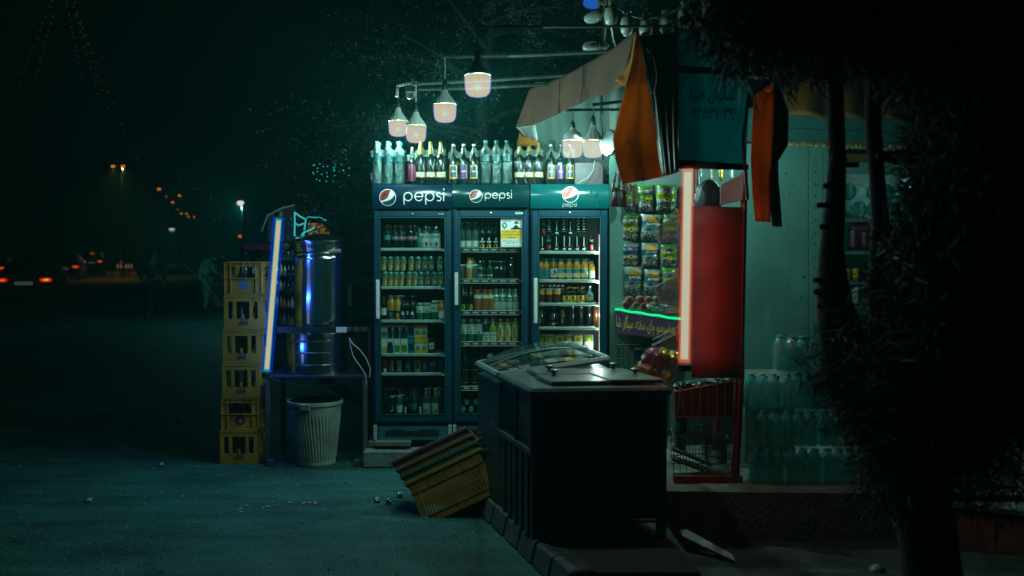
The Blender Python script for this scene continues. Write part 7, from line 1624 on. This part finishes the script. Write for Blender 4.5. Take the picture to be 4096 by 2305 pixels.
def person(label, loc, rz, shirt, trousers, hair, lean, stride, head_drop, handR, handL, s=1.0):
    o = thing('person', label, 'person', loc, rz); o.scale = (s,s,s); l = lean
    # facing +x; y is the person's left/right
    pel = (0,0,.92); ch = (l*.6,0,1.28); nk = (l+.02,0,1.45); hd_ = (l+.05+head_drop*.05,0,1.56-head_drop*.03)
    sh = [(l*.85,-.18,1.40),(l*.85,.18,1.40)]; hip = [(0,-.09,.88),(0,.09,.88)]; foot = [(stride,-.10,.06),(-stride,.10,.06)]
    el = []; ha = [handR, handL]
    for k in (0,1):
        mid = [(sh[k][i]+ha[k][i])/2 for i in range(3)]; el.append((mid[0]-.09, mid[1]+(.05 if k else -.05), mid[2]-.05))
    N = [(*pel,.13,.105),(l*.3,0,1.10,.12,.10),(*ch,.145,.115),(*nk,.058,.058),(l+.03,0,1.50,.055,.06)]; E_ = [(0,1),(1,2),(2,3),(3,4)]
    knee = []
    for k in (0,1):
        kn = ((hip[k][0]+foot[k][0])/2+.05, (hip[k][1]+foot[k][1])/2, .48); knee.append(kn); i = len(N)
        N += [(*hip[k],.085),(*kn,.056),(foot[k][0],foot[k][1],.10,.04),(foot[k][0]+.10,foot[k][1],.04,.038)]; E_ += [(0,i),(i,i+1),(i+1,i+2),(i+2,i+3)]
        i = len(N); N += [(*sh[k],.058),(*el[k],.040),(*ha[k],.030)]; E_ += [(2,i),(i,i+1),(i+1,i+2)]
        w = i+2; d = Vector(ha[k])-Vector(el[k]); d.normalize()
        palm = Vector(ha[k])+d*.05; j = len(N); N.append((*palm,.030,.018)); E_.append((w,j))
        side = Vector((0,1,0)) if abs(d.y) < .7 else Vector((1,0,0)); up = d.cross(side).normalized()
        for f in range(4):
            t0 = palm+side*(.010*(f-1.5)*1.6)+d*.035; t1 = t0+d*(.030-.004*abs(f-1.5))+up*.012; N += [(*t0,.0085),(*t1,.0075)]; E_ += [(j,len(N)-2),(len(N)-2,len(N)-1)]
        th = Vector(ha[k])+d*.03+side*.035; N += [(*th,.0095),(*(th+d*.03),.008)]; E_ += [(w,len(N)-2),(len(N)-2,len(N)-1)]
    skin('body', N, E_, skin_m, o)
    # head: skull, jaw, nose, ears
    b = MB(); tilt = Matrix.Translation(hd_) @ Matrix.Rotation(.35*head_drop,4,'Y')
    def hf(u, v):
        a = 2*PI*u; t = PI*(v-.5); x, y, z = math.cos(a)*math.cos(t), math.sin(a)*math.cos(t), math.sin(t)
        X = .098*x*(1 if z > -.2 else 1-.15*(-z)); Y = .076*y*(1-.25*max(0,-z)); Z = .118*z
        if x > .7 and abs(y) < .25 and -.35 < z < .12: X += .022*(1-abs(y)/.25)*(.5-z)
        if x > .75 and .02 < z < .2 and .15 < abs(y) < .5: X -= .008
        if x > .8 and -.62 < z < -.45: X -= .005
        return tilt @ Vector((X,Y,Z))
    b.grid(hf, 40, 26); b.build('head', skin_m, o, smooth=True, ang=3)
    for s_ in (-1,1): b = MB(); b.lathe([(0,-.004),(.022,-.004),(.026,.004),(.012,.008),(0,.004)],10,M=tilt@Matrix.Translation((-.005,s_*.078,-.005))@Matrix.Rotation(-s_*PI/2,4,'X')@Matrix.Diagonal((.7,1.2,1,1))); b.build('ear', skin_m, o, smooth=True)
    b = MB(); b.grid(lambda u, v: tilt @ Vector((-.012+.108*math.cos(2*PI*u)*math.cos(PI*v*.5)*(.88 if math.cos(2*PI*u) > .3 else 1.0), .086*math.sin(2*PI*u)*math.cos(PI*v*.5), .02-.05*max(0,-math.cos(2*PI*u))+.115*math.sin(PI*v*.5))), 24, 8); b.build('hair', hair, o, smooth=True, ang=3)
    # clothes over the body
    N = [(0,0,.90,.150,.125),(l*.3,0,1.10,.140,.120),(*ch,.163,.132),(l*.95,0,1.43,.085,.085)]; E_ = [(0,1),(1,2),(2,3)]
    for k in (0,1):
        i = len(N); e = Vector(sh[k]).lerp(Vector(el[k]),1.0); f = Vector(el[k]).lerp(Vector(ha[k]),.75); N += [(*sh[k],.076),(*e,.055),(*f,.042)]; E_ += [(2,i),(i,i+1),(i+1,i+2)]
    skin('shirt', N, E_, shirt, o)
    N = [(0,0,.93,.150,.122)]; E_ = []
    for k in (0,1):
        i = len(N); N += [(*hip[k],.108),(*knee[k],.078),(foot[k][0],foot[k][1],.11,.064)]; E_ += [(0,i),(i,i+1),(i+1,i+2)]
    skin('trousers', N, E_, trousers, o)
    for k in (0,1):
        b = MB(); fx_, fy_ = foot[k][0], foot[k][1]; b.lathe([(0,0),(.052,.0),(.056,.03),(.045,.075),(.0,.085)],16,M=Matrix.Translation((fx_+.055,fy_,0))@Matrix.Diagonal((2.4,.95,1,1))); b.build('shoe', mat('shoe_dark',(0.04,0.045,0.045),.6,var=.2), o, smooth=True)
    return o
Yp = 27.2; q = P(818,1000,Yp); sc = 1.0
pl1 = person('person in pale checked shirt looking down, holding a broom and dustpan', (q.x,Yp,0), math.radians(-8), mat('shirt_pale',(0.32,0.46,0.43),.8,var=.5,scale=30), mat('trousers_pale',(0.20,0.36,0.34),.8,var=.2), mat('hair_black',(0.01,0.01,0.01),.7,var=.2), .10, .05, 1.6, (.02,-.24,.86), (.34,.20,1.02))
lamp_at = None
M1 = Matrix.Translation((q.x,Yp,0)) @ Matrix.Rotation(math.radians(-8),4,'Z')
br = thing('broom','long-handled broom held slanting by the sweeping person','broom',(0,0,0))
b = MB(); b.tube([M1@Vector((-.40,-.30,1.30)),M1@Vector((.06,-.27,.84)),M1@Vector((.52,-.22,.30))], .013, 8); b.build('handle', mat('broom_handle',(0.35,0.38,0.33),.5,var=.2), br, smooth=True)
b = MB(); b.box((-.14,-.04,-.08),(.14,.04,.04),M=M1@Matrix.Translation((.56,-.22,.25))); b.build('head', mat('broom_head',(0.14,0.20,0.18),.8,var=.4), br, bevel=.015)
dp = thing('dustpan','long-handled dustpan resting on the red bin beside the sweeping person','dustpan',(0,0,0))
b = MB(); b.tube([M1@Vector((.36,.20,1.06)),M1@Vector((.60,.16,.82))], .013, 8); b.build('handle', mat('broom_handle',(0,0,0)), dp, smooth=True)
b = MB(); b.prism([(-.14,-.10),(.12,-.14),(.22,.04),(.16,.12),(-.10,.10)],-.10,.10,M=M1@Matrix.Translation((.72,.16,.80))); b.build('pan', mat('pan_teal',(0.05,0.12,0.11),.4,var=.3,coat=.5), dp, bevel=.02)
rb = thing('red_bin','tapered dark red street bin beside the sweeping person','bin',tuple(P(866,1000,27.6)*1)); rb.location.z = 0
b = MB(); b.hexa([(-.125,-.14,0),(.125,-.14,0),(.125,.14,0),(-.125,.14,0)],[(-.16,-.17,.70),(.16,-.17,.70),(.16,.17,.70),(-.16,.17,.70)]); b.build('body', mat('bin_red',(0.17,0.025,0.035),.5,var=.25), rb, bevel=.012)
b = MB(); b.hexa([(-.185,-.19,.702),(.185,-.19,.702),(.185,.19,.702),(-.185,.19,.702)],[(-.14,-.15,.86),(.14,-.15,.86),(.14,.15,.86),(-.14,.15,.86)]); b.build('lid', mat('bin_red_lid',(0.22,0.03,0.04),.45,var=.2), rb, bevel=.012)
q = P(610,1000,25.0)
person('dark silhouetted person walking away in black clothes in the road', (q.x,25.0,0), math.radians(100), mat('coat_black',(0.006,0.007,0.007),.9,var=.2), mat('trousers_black',(0.006,0.007,0.008),.9,var=.2), mat('hair_black',(0,0,0)), .06, .14, .2, (.0,-.27,.86), (.05,.27,.88), 1.02)
b = MB(); b.lathe([(0,-.02),(.0,0)],4)
lump('white_bag','small pale bag lying on the road behind the walking person','bag',G(622,1217,.06),.10,.08,.06,mat('bag_paleteal',(0.10,0.2,0.19),.6,var=.3),seed=4)

# ================================================================ air, sky, camera
hz = MB(); hz.box((-150,-6,-1),(150,260,26)); hm = bpy.data.materials.new('haze'); hm.use_nodes = True; nt = hm.node_tree
nt.nodes.remove(nt.nodes['Principled BSDF']); pv = nt.nodes.new('ShaderNodeVolumePrincipled'); pv.inputs['Color'].default_value = (0.18,0.95,0.86,1); pv.inputs['Density'].default_value = HAZE
pv.inputs['Anisotropy'].default_value = 0.25
nt.links.new(pv.outputs[0], nt.nodes['Material Output'].inputs['Volume'])
kind(hz.build('haze', hm), 'stuff')
w = bpy.data.worlds.new('World'); scene.world = w; w.use_nodes = True; nt = w.node_tree; bg = nt.nodes['Background']
sk = nt.nodes.new('ShaderNodeTexSky'); sk.sky_type = 'NISHITA'; sk.sun_disc = False; sk.sun_elevation = math.radians(-6); sk.sun_rotation = math.radians(200)
mxn = nt.nodes.new('ShaderNodeMix'); mxn.data_type = 'RGBA'; mxn.blend_type = 'MULTIPLY'; mxn.inputs[0].default_value = 1; mxn.inputs[7].default_value = (0.25,1.0,0.85,1)
nt.links.new(sk.outputs[0], mxn.inputs[6]); nt.links.new(mxn.outputs[2], bg.inputs['Color']); bg.inputs['Strength'].default_value = SKY
cam = bpy.data.cameras.new('Camera'); co = bpy.data.objects.new('Camera', cam); COL.objects.link(co)
co.location = (0,0,CAM_H); co.rotation_euler = (PI/2 - PITCH, 0, 0)
cam.sensor_width = 36; cam.lens = F_PX/4096*36; cam.clip_end = 2000; cam.clip_start = .05
cam.dof.use_dof = True; cam.dof.focus_distance = 7.95; cam.dof.aperture_fstop = 1.6
scene.camera = co
scene.view_settings.view_transform = 'Standard'; scene.view_settings.look = 'None'; scene.view_settings.exposure = 0; scene.view_settings.gamma = 1
c = scene.cycles; c.use_denoising = True; c.max_bounces = 6; c.diffuse_bounces = 2; c.glossy_bounces = 3; c.transmission_bounces = 2; c.transparent_max_bounces = 24; c.volume_bounces = 0
c.caustics_reflective = False; c.caustics_refractive = False; c.sample_clamp_indirect = 4
try: c.denoiser = 'OPENIMAGEDENOISE'
except Exception: pass
